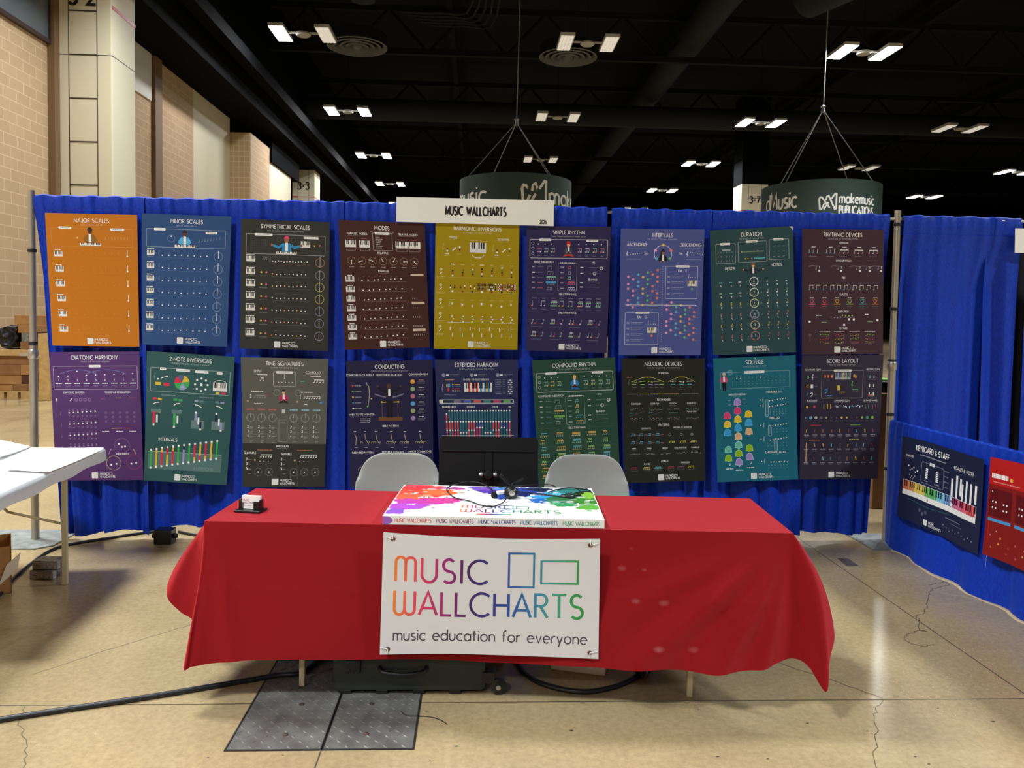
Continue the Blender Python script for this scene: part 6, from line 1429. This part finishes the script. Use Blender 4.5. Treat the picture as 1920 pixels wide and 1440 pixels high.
def p_time():
    a = base((92, 92, 84), 'TIME SIGNATURES', 'symbols that define the beat', 8.6, fx=39.5)
    a.rect(0, 98.5, 100, 49.5, (50, 50, 45), .4); a.frame(36, 139, 6.4, 6.4, W_, .6, .5)
    a.head('SIMPLE', 19, 15, 2.2); a.head('COMPOUND', 83, 16, 2.2); a.head('IRREGULAR', 48, 101.5, 2.2); a.text('QUINTUPLE', 9, 110.5, 2.2, W_, .16); a.text('SEPTUPLE', 53, 111.5, 2.2, W_, .16)
    a.frame(37, 16, 25.5, 16.5, a.mix(.6), .5); a.pill(50, 16.4, 19); a.text('2', 50, 21, 2, W_, .2); a.text('4', 50, 24, 2, W_, .2); a.dots(43, 28, 5, 4, W_, .6)
    for x, y in ((24, 24.5), (86, 25.5)): a.beam(x-2, y+2, 2 if x < 50 else 4, 3.6, W_, stem=3.4); a.tiny(x, y-5, 12, W_, .8); a.tiny(x-15, y+1, 5, (150, 70, 70) if x < 50 else TEAL, .8)
    for x in (36, 61):
        a.ring(x+5, 40, 3.6, a.mix(.45), .4, 14)
    a.person(49, 36, 13, (32, 26, 28), SK2, (190, 40, 90), legs='cross')
    for x, n, y in ((12, 5, 45), (70, 7, 45)):
        a.text('4', x-1.5, y-1, 2.2, W_, .2); a.text('4', x-1.5, y+1.8, 2.2, W_, .2); a.beam(x+3, y+1, n, 3, W_ if x > 50 else a.mix(.35), stem=3); a.circ(x-5, y+5, 1, SK2, 8); a.tiny(x+6, y-6, 14, W_, .9); a.beam(x+3, y+7.6, 4 if x < 50 else 2, 3.2, W_, stem=0, r=.6)
    a.circ(93, 50.5, 1.6, BLU, 8); a.circ(30, 43, 1.4, (150, 70, 70), 8)
    for k, x in enumerate((10, 23, 36, 61, 74.5, 88)):
        a.tiny(x, 59.5, 9, (196, 104, 96) if k < 3 else (130, 190, 210), 1.6); a.ring(x, 69, 4.4, a.mix(.4), .5, 18)
        for q in range(8): a.circ(x+5*math.cos(q*PI/4), 69+5*math.sin(q*PI/4), .4, a.mix(.4), 5)
        a.line([(x, 69), (x, 64.6)], a.mix(.6), .4)
        for r in range(4): a.text('2348'[r], x-3.2, 80.6+r*5.2, 2.6, W_, .2); a.tiny(x-1, 80+r*5.2, 4, a.mix(.5), .6, 'l'); a.tiny(x-1, 81.6+r*5.2, 3, a.mix(.4), .6, 'l')
    a.frame(43.5, 71, 10, 25.5, a.mix(.35), .4); a.tiny(48.5, 74.4, 6.5, a.mix(.5), .8); a.rect(47, 59, 3.4, 4.6, a.mix(.7))
    for x, n in ((18, 5), (66, 7)):
        a.text('8', x+.5, 111, 2.4, W_, .2); a.text('8', x+.5, 114, 2.4, W_, .2); a.beam(x+4, 114, n, 3.1, W_, stem=3); a.circ(x-3, 117.6, 1.1, SK2, 8); a.tiny(x+9, 106, 18, (190, 120, 80), .8); a.dots(x+3, 119, 3, 5, W_, .5)
    for x in (5, 47):
        for r in range(4): a.text('2358'[r], x, 117.6+r*5.4, 2.6, W_, .2); a.tiny(x+2, 117+r*5.4, 3, a.mix(.3), .7, 'l')
    for x in (19, 32, 62, 75, 88):
        a.ring(x, 131, 4.2, (110, 110, 108), .5, 18); a.circ(x, 131, .9, W_, 8)
        for q in range(7): a.circ(x+5*math.cos(q*.9), 131+5*math.sin(q*.9), .5, (110, 110, 108), 5)
    return a
def p_conduct():
    a = base((36, 34, 68), 'CONDUCTING', 'communicating through musical gestures', 9.2)
    a.head('COMPONENTS OF A BEAT', 15.5, 16.5, 1.9); a.head('KINAESTHETIC FUNCTION', 49.5, 16.5, 1.9); a.head('COMMUNICATION', 83, 16, 1.9); a.head('WHEN TO USE A BATON', 16, 62.5, 1.9); a.head('BEAT PATTERNS', 50, 76, 1.9)
    a.head('SUBDIVIDED PATTERN', 16, 107, 1.9); a.head('PICKUPS & CUT-OFFS', 52, 106.5, 1.9); a.head('MIRROR CONDUCTING', 84, 106, 1.9)
    for k, c in enumerate((RED_, GRN, YEL, BLU, W_)): a.circ(6.5, 29+k*6.6, 1.1, c, 8); a.tiny(12.5, 29+k*6.6, 8, a.mix(.6), .9); 
    a.line([(23, 27), (25.4, 30), (25.8, 40), (24, 52)], (190, 180, 130), .6); a.rect(22, 25, 1.4, 2, BLU); a.circ(23.4, 53, 1.2, GRN, 8); a.circ(28, 44, .9, YEL, 8)
    for r in range(3): a.tiny(20, 67.5+r*2, 12, a.mix(.6), .8); a.circ(25, 67.5+r*2, .5, W_, 6)
    a.person(49, 26.5, 15, SK1, SK1, (26, 24, 30), arms='up'); a.h += 4
    a.rect(45, 46.5, 8, 5, (26, 24, 30)); a.rect(46, 51, 2.6, 15, (26, 24, 30)); a.rect(49.8, 51, 2.6, 15, (26, 24, 30))
    a.h -= 4; a.rect(36, 65.5, 28, 4.4, (110, 72, 42)); a.rect(40, 48.6, .5, 17, (120, 90, 60)); a.rect(58.6, 48.6, .5, 17, (120, 90, 60)); a.rect(39.4, 47.8, 6, .9, YEL); a.rect(53.6, 47.6, 6, .9, YEL); a.circ(40, 48.2, 1.1, YEL, 8); a.circ(59.4, 48, 1.1, YEL, 8)
    for sx in (-1, 1): a.line([(49+sx*4, 42.6), (49+sx*11, 41), (49+sx*17, 38.6)], a.mix(.45), 1.4)
    for k, c in enumerate(((228, 160, 60), (150, 170, 130), (180, 110, 130), (90, 160, 210), (160, 170, 120), (160, 130, 180))): a.circ(76.5, 24.6+k*8.5, 2.7, c, 14); a.circ(76.5, 24.6+k*8.5, 1, (60, 50, 50), 7); a.tiny(86.5, 22.8+k*8.5, 6, (200, 130, 90) if k == 0 else W_, .8); a.tiny(86.5, 25+k*8.5, 9, a.mix(.4), .6); a.tiny(86.5, 26.6+k*8.5, 8, a.mix(.4), .6)
    for k, x in enumerate((8, 20, 33, 51, 67, 85)):
        a.tiny(x-.5, 82.5, 3, W_, .8); a.line([(x-1, 85), (x+1, 90), (x, 98)] if k == 0 else [(x-1, 85), (x, 91), (x+3, 97), (x+4.4, 94)], (196, 186, 140), .5)
        for q in range(k): a.line(arc(x-5+q*2.6, 97, 1.5, 3, 180, 350, 5), (176, 166, 130), .45)
        a.tiny(x+.5, 101, 4, a.mix(.6), .8)
    for x in (18, 52, 84): a.line([(x+2, 115), (x+2.6, 120), (x-2, 124)], (190, 180, 140), .5); a.line(arc(x-4, 128, 4, 4, 180, 360, 6), (176, 166, 130), .45)
    return a
def p_ext():
    a = base((45, 49, 86), 'EXTENDED HARMONY', 'chords with notes beyond the octave', 8.4)
    for k, x in enumerate((10, 44, 75.5)): a.circ(x, 18, 2.2, (140, 144, 170), 12); a.text('123'[k], x, 19, 2, W_, .2); a.tiny(x+4.6, 18, 3, W_, 1.6); a.tiny(x+13, 17.2, 11, a.mix(.4), .7); a.tiny(x+12, 18.8, 9, a.mix(.4), .7)
    a.clef(7.5, 33, 9, a.mix(.5)); a.rect(12.6, 28.5, 1.8, 3, YEL); a.rect(14, 28, 3.4, 4, BLU); a.rect(14, 32.4, 2, 4.4, RED_)
    for k, c in enumerate((YEL, BLU, RED_, W_)): a.circ(20.5, 29+k*2.4, .9, c, 7); a.tiny(26, 29+k*2.4, 7, c, .7)
    a.tiny(17, 23.5, 11, (200, 150, 100), .9); a.tiny(17, 41, 14, a.mix(.4), .7)
    a.text('CHORD TONES', 42, 24, 1.8, W_, .16); a.text('EXTENSIONS', 58, 24, 1.8, W_, .16)
    a.keys(34.5, 27, 33.5, 10.4, 14, cols={0: W_, 2: RED_, 4: RED_, 6: RED_, 8: BLU, 10: BLU, 12: BLU, 11: (230, 200, 80)})
    for r in range(7):
        a.tiny(76, 23.5+r*2.6, 7, a.mix(.5), .7); a.tiny(83, 23.5+r*2.6, 3, a.mix(.4), .7)
        for k in range(3): a.circ(88.5+k*2, 24+r*2.6, .8, W_ if (k+r) % 2 else a.mix(.45), 7)
    a.frame(3.6, 46.6, 91, 4, W_, .5, .4); a.rect(3.8, 46.8, 4, 3.6, (232, 226, 206))
    for k, c in enumerate(((120, 112, 140), (76, 100, 170), (210, 90, 80), (60, 130, 130), (190, 70, 110), (90, 170, 90))): a.rect(21+k*12.2, 47.2, 9, 2.8, c)
    for x, t in ((15, 'DIMINISHED MINOR'), (42, 'DOMINANT'), (72, 'MAJOR'), (90, 'SUS')): a.text(t, x, 55.6, 1.7, W_, .16, xs=.85)
    T, R, P, B = (44, 118, 122), (206, 84, 78), (170, 62, 104), (80, 100, 160)
    low = [P, R, R, P, R, T, T, T, R, R, R, P, P, P, T, B, T, R, R, R, T, T, T, R]
    for k in range(24):
        x = 11.5+k*3.4; top = 59.5 if k else 63
        mid = 72+(k % 5 == 0)*0; l2 = 82+(3 if k in (5, 6, 7, 14, 15, 16) else -3 if k in (11, 12, 13, 20, 21) else 0)
        c2 = R if k in (0, 1, 2, 3, 4, 8, 9, 10, 17, 18, 19, 23) else B if k in (11, 12, 13, 20, 21, 22) else T
        a.rect(x-.85, top, 1.7, mid-top, T if k else R); a.rect(x-.85, mid, 1.7, l2-mid, c2); a.rect(x-.85, l2, 1.7, 40, low[k] if k % 4 != 1 else T); a.rect(x-.85, l2+24, 1.7, 24, B)
        for y in (top, mid, l2): a.circ(x, y, 1.0, W_, 8, lay=2)
    a.rect(5, 88, 90, .3, W_, 2)
    return a
def p_melodic():
    a = base((38, 40, 34), 'MELODIC DEVICES', 'tools for songwriting and composing', 8.6, fx=45)
    for t, y in (('ANALYSIS', 17.5), ('TECHNIQUES', 49.5), ('PATTERNS', 79.5), ('LYRICS', 123)): a.text(t, 50, y+1, 2.1, W_, .16)
    LG = (156, 196, 96)
    for x0, x1 in ((12, 50), (56, 88)): a.line([(x0+(x1-x0)*k/12, 28-5.6*math.sin(PI*k/12)) for k in range(13)], (190, 180, 80), .5); a.tiny((x0+x1)/2, 22.4, 8, (190, 180, 80), .9)
    a.tiny(9, 22.5, 6, (190, 120, 80), .9); a.clef(8, 29, 7, a.mix(.35))
    for k, x in enumerate((12, 22, 32, 39, 45, 59, 69, 79)): a.dots(x, 27.6-(k == 4), 4, 1.7, LG if k < 5 else W_, .6, -.1 if k % 2 else .3); a.rect(x, 30.6, 5, .9, (PUR if k in (2, 3) else LG if k < 5 else TEAL)); a.tiny(x+3, 34.4, 4, a.mix(.4), .9)
    a.tiny(33, 38.4, 12, a.mix(.3), .6); a.tiny(72, 37, 9, a.mix(.3), .6)
    for x, ww, c in ((13, 14, a.mix(.35)), (27, 12, (150, 150, 70)), (41, 13, (190, 180, 80)), (58, 20, (170, 150, 80)), (82, 20, a.mix(.4))): a.tiny(x, 42.5, ww, c, .8)
    for x, t in ((16, 'CONTOUR'), (39, 'COUNTER'), (61, 'MOTION'), (84, 'SEQUENCE')): a.head(t, x, 54, 1.7)
    for k, x in enumerate((17, 40, 62, 85)):
        a.dots(x-7, 60+(k % 2), 8, 2, a.mix(.5) if k < 3 else (120, 180, 170), .5, jit=.9, seed=k); a.dots(x-7, 72, 8, 2, a.mix(.55), .5, jit=.9, seed=k+7); a.rect(x-8, 61.6, 17, .2, a.mix(.25)); a.rect(x-8, 73.4, 17, .2, a.mix(.25))
        if k < 2: a.line([(x-9, 69), (x+10, 63)], a.mix(.35), .3); a.tiny(x-6, 65, 5, TEAL, .8)
    a.tiny(62, 65.5, 11, (90, 150, 130), .9); a.head('TRANSFORM', 84, 64, 1.6)
    a.head('OSTINATO', 28, 83.5, 1.7); a.head('HOOKS / CADENCES', 73, 83, 1.7)
    for r in range(2):
        for k in range(4): a.beam(10+k*10, 92+r*9.4, 3, 1.7, (100, 170, 200), stem=2.6, r=.6); a.rect(15+k*10, 91+r*9.4, 4, .7, (150, 80, 70))
    for k, x in enumerate((56, 70, 83)): a.beam(x, 101, 4, 2, (206, 196, 90), stem=1.8, r=.6); a.ring(x+1, 91.6, 1.4, a.mix(.6), .5, 8)
    for k, (x, t) in enumerate(((13, 'RIFFS'), (31, 'TURNS'), (51, 'BRIDGE'), (70, 'CALL RESPONSE'), (88, 'CADENCE'))): a.head(t, x, 107.5, 1.5); a.dots(x-5, 114, 8, 1.6, a.mix(.6), .5, jit=.7, seed=k)
    a.head('RHYME', 28, 126, 1.7); a.head('PROSODY', 76, 125.5, 1.7)
    for k, (x, c) in enumerate(((13, (150, 70, 66)), (28, (200, 190, 90)), (42, TEAL), (58, (160, 60, 80)), (70, (120, 80, 100)), (83, (200, 190, 90)))): a.beam(x-4, 132, 4, 2.2, c, stem=2.4, r=.6); a.tiny(x, 134, 9, a.mix(.25), .5)
    return a
def p_solfege():
    a = base((26, 104, 122), 'SOLFEGE', 'a vocal language of music', 8.4, fx=45.5); a.line([(49.3, 2.7), (50.5, 1.8)] if False else [(50.2, 1.4), (51.6, 2.6)], W_, .6)
    a.frame(8, 17.5, 84, 19.5, a.mix(.5), .5, 1.2); a.pill(49.5, 18, 24, 3); a.ring(20, 17.5, 3, a.mix(.5), .4, 14); a.circ(20, 17.5, 2.8, a.mix(.2), 14)
    for k in range(14): a.note(23+k*4.8, 25, .6, a.mix(.3) if k not in (1, 2, 7) else W_, 2.6); a.tiny(23+k*4.8, 29, 1.6, a.mix(.3), .9); a.tiny(23+k*4.8, 32, 1.6, a.mix(.3), .7)
    a.person(12.4, 17, 12, (190, 190, 190), SK2, (204, 74, 122), shirt=W_, legs='stand', arms='down')
    a.text('HAND SYMBOLS', 27.5, 45, 2, W_, .16); a.tiny(27.5, 46.6, 10, a.mix(.35), .5)
    V, K, Y, B, S, Tq, Gn = (160, 140, 200), (222, 66, 116), (240, 196, 60), (60, 160, 220), (226, 180, 140), (106, 190, 164), (146, 190, 40)
    def bell(x, y, c):
        a.poly(arc(x, y-.6, 4.1, -3.9, 180, 0, 8)+[(x+4.5, y+3.6), (x+2.6, y+3.2), (x+1.3, y+4), (x-1.3, y+4), (x-2.6, y+3.2), (x-4.5, y+3.6)], tuple(min(255, v*1.25+20) for v in c), 1)
        a.poly(arc(x, y-.5, 3.7, -3.5, 180, 0, 8)+[(x+4, y+3.1), (x+2.4, y+2.7), (x+1.2, y+3.5), (x-1.2, y+3.5), (x-2.4, y+2.7), (x-4, y+3.1)], c, 2); a.ring(x-.2, y, 1.4, tuple(v*.72 for v in c), .5, 8); 
    a.rect(27.6, 52, .35, 76, W_)
    for k, c in enumerate((V, K, Y, B, S, Tq, Gn, V)): bell(27.8, 53.2+k*10.25, c)
    for y, c in ((69, K), (79.3, Y), (89.4, B), (109.6, Tq), (119.8, Gn)): bell(14.8, y, c)
    for y, c in ((68, Y), (78.4, B), (88.8, S), (108.7, Gn), (119, V)): bell(41, y, c)
    for x, y in ((16, 127), (28, 129), (42, 126.5)): a.note(x, y+1, .7, W_, 2.6); a.tiny(x, y+5.6, 9, W_, 1)
    for x, y in ((18.5, 51), (18.5, 56), (36, 50), (36, 55.5)): a.tiny(x, y, 4, a.mix(.5), .8)
    for t, y in (("MOVEABLE 'DO'", 43.5), ("FIXED 'DO'", 74.5), ('CHROMATIC NOTES', 115.5)): a.text(t, 73, y, 2.1, W_, .16, xs=.95); a.tiny(73, y+1.4, 9, a.mix(.35), .5)
    for r, y in enumerate((51.5, 58.5, 82, 98.6, 125)):
        a.clef(59, y, 6, a.mix(.7)); a.dots(67, y+1.4, 7, 3.3, W_, .75, -.4 if r < 4 else 0, seed=r, jit=.3 if r == 4 else .1); a.circ(55.6, y, .7, W_, 6)
        for q in range(2):
            for k in range(7): a.tiny(64+k*3.8, y+5+q*3.2 if r else y+14+q*3.6, 1.6, a.mix(.35), .9)
    for x, y, hh in ((63.5, 51.5, 20), (66.5, 82, 13), (73.4, 98, 15)): a.frame(x-1.6, y, 3.4, hh, a.mix(.7), .5, 1.2); a.rect(x-1.4, y+.2, 3, hh-.4, a.mix(.14), 1)
    return a
def p_score():
    a = base((50, 44, 60), 'SCORE LAYOUT', 'how to read musical notation', 8.8, fx=40)
    a.head('STANDARD CLEFS', 14, 17, 1.7); a.head('NEUTRAL CLEFS', 88, 17, 1.7); a.head('PLACEMENT', 14, 54, 1.7); a.head('CHANGING CLEFS', 51, 54, 1.7); a.head('OCTAVE MARKS', 86, 54, 1.7)
    a.frame(25, 18, 51, 33, a.mix(.5), .6, 1); a.pill(50.5, 18.2, 22)
    a.keys(41, 20.8, 19.5, 8, 14, (170, 172, 186), {3: BLU, 7: YEL, 11: GRN})
    for x, y, c in ((29, 25, (190, 100, 60)), (33, 25, (214, 120, 70)), (37.5, 25, ORG), (65, 24.6, (204, 160, 80)), (67, 25.6, (190, 150, 70))): a.circ(x, y, 1.3, c, 8, ry=2)
    a.rect(44.5, 36, 3.6, 5.4, YEL); a.line([(29, 42), (32, 39.6), (32, 43), (29.6, 45.6)], BLU, 1); a.clef(62.6, 35, 8, GRN)
    for x, y, c in ((36, 48, BLU), (51, 44, YEL), (67, 41, GRN)): a.tiny(x, y, 7, c, .8); a.tiny(x-1, y+2, 6, a.mix(.35), .6)
    for k, (y, c) in enumerate(((26, GRN), (36.5, YEL), (46.5, BLU))):
        a.text('GCF'[k], 8, y+1.4, 2.8, c, .18); a.rect(11.6, y-2, 3, 4.4, W_) if k == 1 else (a.clef(13.4, y, 7, W_) if k == 0 else a.line([(11.4, y-1), (13.6, y-2.2), (14.4, y), (11.8, y+2.6)], W_, .8)); a.rect(16, y, 4, .4, a.mix(.4))
        a.rect(84, y-2, 1, 3.6, TEAL if k == 0 else W_); a.rect(89, y-2, 1, 3.6, W_); a.tiny(87, y+3, 9, a.mix(.3), .6)
    a.circ(87, 47.6, 1.2, ORG, 8); a.circ(90, 47.6, 1.2, (120, 190, 90), 8); a.circ(84, 47.6, 1, (190, 80, 80), 8)
    a.circ(8, 61.6, 1.5, YEL, 8); a.circ(17, 61, 1.5, (206, 70, 80), 8)
    for k, x in enumerate((28, 32.6, 36.6)): a.rect(x, 58, 1, 6, [(140, 120, 90), YEL, YEL][k])
    rnd = random.Random(8)
    for k in range(20): a.rect(42+k*1.8, 59.4+rnd.uniform(0, 2), rnd.uniform(.4, 1.2), rnd.uniform(.6, 2.6), W_ if rnd.random() < .7 else BLU)
    for x in (80, 84, 89, 93): a.line([(x, 59), (x+.8, 63.6)], (120, 170, 130) if x < 86 else (180, 120, 140), .6)
    for k in range(14): a.circ(6.5+k*6.4, 74.3, [.8, 1.9, 1.8, 1.7, 1.1, .9, 1, 1.3, 1.1, 1, 1.2, 1.4, 1.8, 1.8][k], [BLU, (130, 180, 210), (200, 204, 170), (110, 108, 110), (180, 190, 120), (90, 88, 92), (110, 108, 110), YEL, YEL, (80, 78, 84), (90, 88, 92), (170, 180, 90), (90, 170, 140), (150, 190, 80)][k], 9); a.tiny(6.5+k*6.4, 78.2, 3.6, a.mix(.3), .7)
    for t, x, y, c in ((1, 19, 83.5, (190, 60, 80)), (1, 69, 83, (120, 180, 90)), (1, 18, 101, (190, 110, 80)), (1, 68, 100.5, (190, 190, 80))): a.tiny(x, y, 13, c, 1)
    rnd = random.Random(3)
    for r, y in enumerate((90, 107, 123)):
        for k in range(9):
            x = 8+k*10.4; c = rnd.choice([a.mix(.3), (200, 150, 80), YEL, (170, 90, 80), TEAL]); a.line([(x+rnd.uniform(-1, 1), y-2), (x+rnd.uniform(-1, 1), y+2)], c, rnd.uniform(.5, 1.3)); a.tiny(x, y+5, 6, a.mix(.5), 1.3); a.tiny(x, y+7, 4.4, a.mix(.35), .7)
    a.rect(7.4, 104, .9, 24, (216, 160, 120))
    return a
POST = [
 # builder, corners in the photograph (TL, TR, BR, BL), label
 (p_major, (84, 399), (257, 403), (261, 650), (98.5, 648), 'orange poster titled Major Scales, leftmost in the top row', 0.0),
 (p_minor, (266, 400), (434, 406), (426, 650), (268, 646), 'blue poster titled Minor Scales with rows of small keyboards', 0.004),
 (p_sym, (452, 410), (618.5, 416.5), (615, 658), (450, 653), 'charcoal poster titled Symmetrical Scales with a pink-haired pianist', 0.004),
 (p_modes, (634, 412), (796, 419), (806, 651), (647, 656), 'dark brown poster titled Modes with a row of clock rings', 0.006),
 (p_harm, (817, 413), (974, 419), (970, 656), (813.5, 653.5), 'mustard yellow poster titled Harmonic Inversions under the white sign', 0.0),
 (p_simple, (987.5, 424), (1146, 425), (1137.5, 662), (986, 657), 'dark violet poster titled Simple Rhythm with a red-haired figure', 0.0),
 (p_intervals, (1164, 428.5), (1321, 430), (1313.5, 666), (1160, 666), 'periwinkle poster titled Intervals with grids of coloured dots', 0.003),
 (p_duration, (1331, 432), (1486.5, 424), (1491.5, 660), (1337, 666), 'dark teal poster titled Duration with a column of rings', 0.006),
 (p_rhythmic, (1504, 429), (1657, 431), (1655, 663.5), (1503.6, 665), 'maroon poster titled Rhythmic Devices, rightmost in the top row', 0.0),
 (p_diatonic, (93, 660), (261, 659), (269, 900), (105, 901), 'purple poster titled Diatonic Harmony, leftmost in the bottom row', 0.0),
 (p_twonote, (275, 658), (440, 669), (427, 908), (271, 900), 'teal poster titled 2-Note Inversions with coloured bars', 0.02),
 (p_time, (451.5, 669.6), (615.4, 673), (609, 912), (457, 911), 'grey poster titled Time Signatures with a darker bottom third', 0.022),
 (p_conduct, (649, 677), (811, 675.4), (813, 913), (657, 914), 'dark navy poster titled Conducting behind the left chair', 0.012),
 (p_ext, (815, 674), (971, 674), (971, 912), (826, 913), 'slate blue poster titled Extended Harmony behind the music stand', 0.0),
 (p_comp, (997.5, 675.7), (1153, 670), (1163, 907), (1010, 914), 'dark green poster titled Compound Rhythm behind the right chair', 0.008),
 (p_melodic, (1165, 672), (1321.5, 672), (1321.5, 900), (1170, 905), 'near-black poster titled Melodic Devices in the bottom row', 0.014),
 (p_solfege, (1337, 672), (1492, 666), (1495, 898), (1345, 904), 'bright teal poster titled Solfege with coloured bell shapes', 0.010),
 (p_score, (1504, 666.5), (1656.5, 665.6), (1645, 897.5), (1498, 898.6), 'dark plum poster titled Score Layout, rightmost in the bottom row', 0.008),
]
PY = -0.057
for i, (fn, tl, tr, br, bl, lab, curl) in enumerate(POST):
    a = fn()
    P = [on_y(q[0], q[1], PY) for q in (tl, tr, br, bl)]
    S = quad_surface(P[0], P[1], P[2], P[3], 100, 148, 0.0022, i, curl)
    o = printed('poster', a, S, 100, 148, 12, 18, [M['print'], M['paper_back']], 0.0003, 0.0008)
    tag(o, lab, 'poster', 'music posters on the back drapes')
# two wide posters on the low side rail
RX = 3.005
def rail_surface(y0, y1, zt, zb, H=100.0, seed=0):
    def S(x, y, h=0.0):
        u, v = x/150.0, y/H
        yy = y0+(y1-y0)*u
        b = 0.010*math.sin(u*6.5+seed)*(.3+v)+0.006*math.sin(u*15+v*2)+.05*max(0, .12-u)*(1-v)
        return Vector((RX-0.004-b*.6-h-.02*v*v, yy, zt+(zb-zt)*v+.006*math.sin(u*5)))
    return S
a = Art((30, 36, 64))
a.text('KEYBOARD & STAFF', 61, 13.4, 6.2, W_, .16, fit=62); a.tiny(62, 17.6, 48, a.mix(.6), 1.2)
a.head('STANDARD', 18, 22, 2.2); a.head('SCALES & MODES', 118, 19, 3.2)
a.frame(42, 25, 42, 24, a.mix(.4), .8, 2); a.pill(63, 25, 10, 3.4)
for x in (53, 73):
    for k in range(6): a.rect(x-2.2, 31+k*2.1, 4.6, 1.4, W_)
    a.tiny(x, 46, 8, a.mix(.5), 1.2)
for k in range(6): a.circ(17+k*3.4, 34+(k*5) % 7, 1.1, W_, 8); a.circ(20+k*2, 45+(k*3) % 5, 1, a.mix(.6), 8)
for k, (x, y0, y1) in enumerate(((98, 32, 52), (106, 27, 53), (113, 29, 48), (116.5, 34, 53), (124, 29, 54), (132, 30, 55), (140, 30, 50))): a.rect(x-1.5, y0, 3.2, y1-y0, W_)
for k in range(4): a.tiny(88, 27+k*6, 8, a.mix(.4), 1.2)
a.rect(8, 52, 134, 18, (236, 236, 232), 1)
RB = [(196, 92, 60), (206, 130, 50), (226, 190, 60), (212, 196, 64), (96, 176, 80), (70, 160, 90), (110, 190, 220), (90, 140, 200), (170, 70, 120), (196, 70, 110), (214, 66, 84), (196, 60, 60)]
a.h = 2
for k in range(36): a.rect(8.6+k*3.68, 52.4, 3.3, 11.4, RB[k//3], 2)
for k in range(36):
    if k % 7 not in (2, 6): a.rect(8.6+k*3.68+2.2, 52.4, 2, 7.4, (26, 26, 34), 3)
a.h = 1
a.line([(18, 74), (60, 76), (100, 73)], (40, 90, 90), .8); a.tiny(104, 78, 26, a.mix(.4), 1.2); a.tiny(110, 82, 20, a.mix(.3), 1)
for k in range(3): a.circ(46+k*6, 82+k % 2*3, 2.4, a.mix(.25), 10)
for k in range(10): a.circ(88+k*5.6, 87+(k*7) % 5, 1, a.mix(.4), 7)
a.rect(56, 90, 6.4, 6.4, (226, 226, 222)); a.text('MUSIC', 65, 93, 2.4, W_, .16, 'l'); a.text('WALLCHARTS', 65, 96.4, 2.4, W_, .16, 'l')
o = printed('poster', a, rail_surface(-0.27, -1.135, 0.832, 0.268), 150, 100, 30, 16, [M['print'], M['paper_back']], 0.0003, 0.0008)
tag(o, 'dark navy poster titled Keyboard & Staff with a rainbow piano keyboard', 'poster', 'posters on the low side rail')
a = Art((186, 30, 30))
a.rect(0, 27, 150, 73, (132, 26, 22), 1)
a.tiny(15, 18, 22, W_, 4.6); a.circ(30, 19, 2, YEL, 10); a.tiny(24, 24, 34, (220, 150, 140), 1)
for k in range(4):
    x = 3+k*34; a.rect(x, 31, 29, 28, (96, 16, 20), 2)
    a.tiny(x+7, 34, 9, W_, 1.6); a.tiny(x+21, 35, 10, W_, 1.6)
    for q in range(4): a.circ(x+5+(q % 2)*4, 44+(q//2)*6, 1, W_, 8, 3); a.circ(x+19+(q % 2)*4, 45+(q//2)*6, 1, W_, 8, 3)
    a.rect(x, 61, 29, 3, BLU, 2)
a.tiny(26, 73, 22, W_, 1.4)
for k in range(24): a.circ(8+(k*11) % 130, 78+(k*7) % 18, 1.1, [(190, 90, 80), (210, 160, 70), (180, 70, 60)][k % 3], 8, 2)
o = printed('poster', a, rail_surface(-1.195, -2.06, 0.853, 0.285, seed=2), 150, 100, 30, 16, [M['print'], M['paper_back']], 0.0003, 0.0008)
tag(o, 'red poster with dark red panels, cut off by the right edge', 'poster', 'posters on the low side rail')
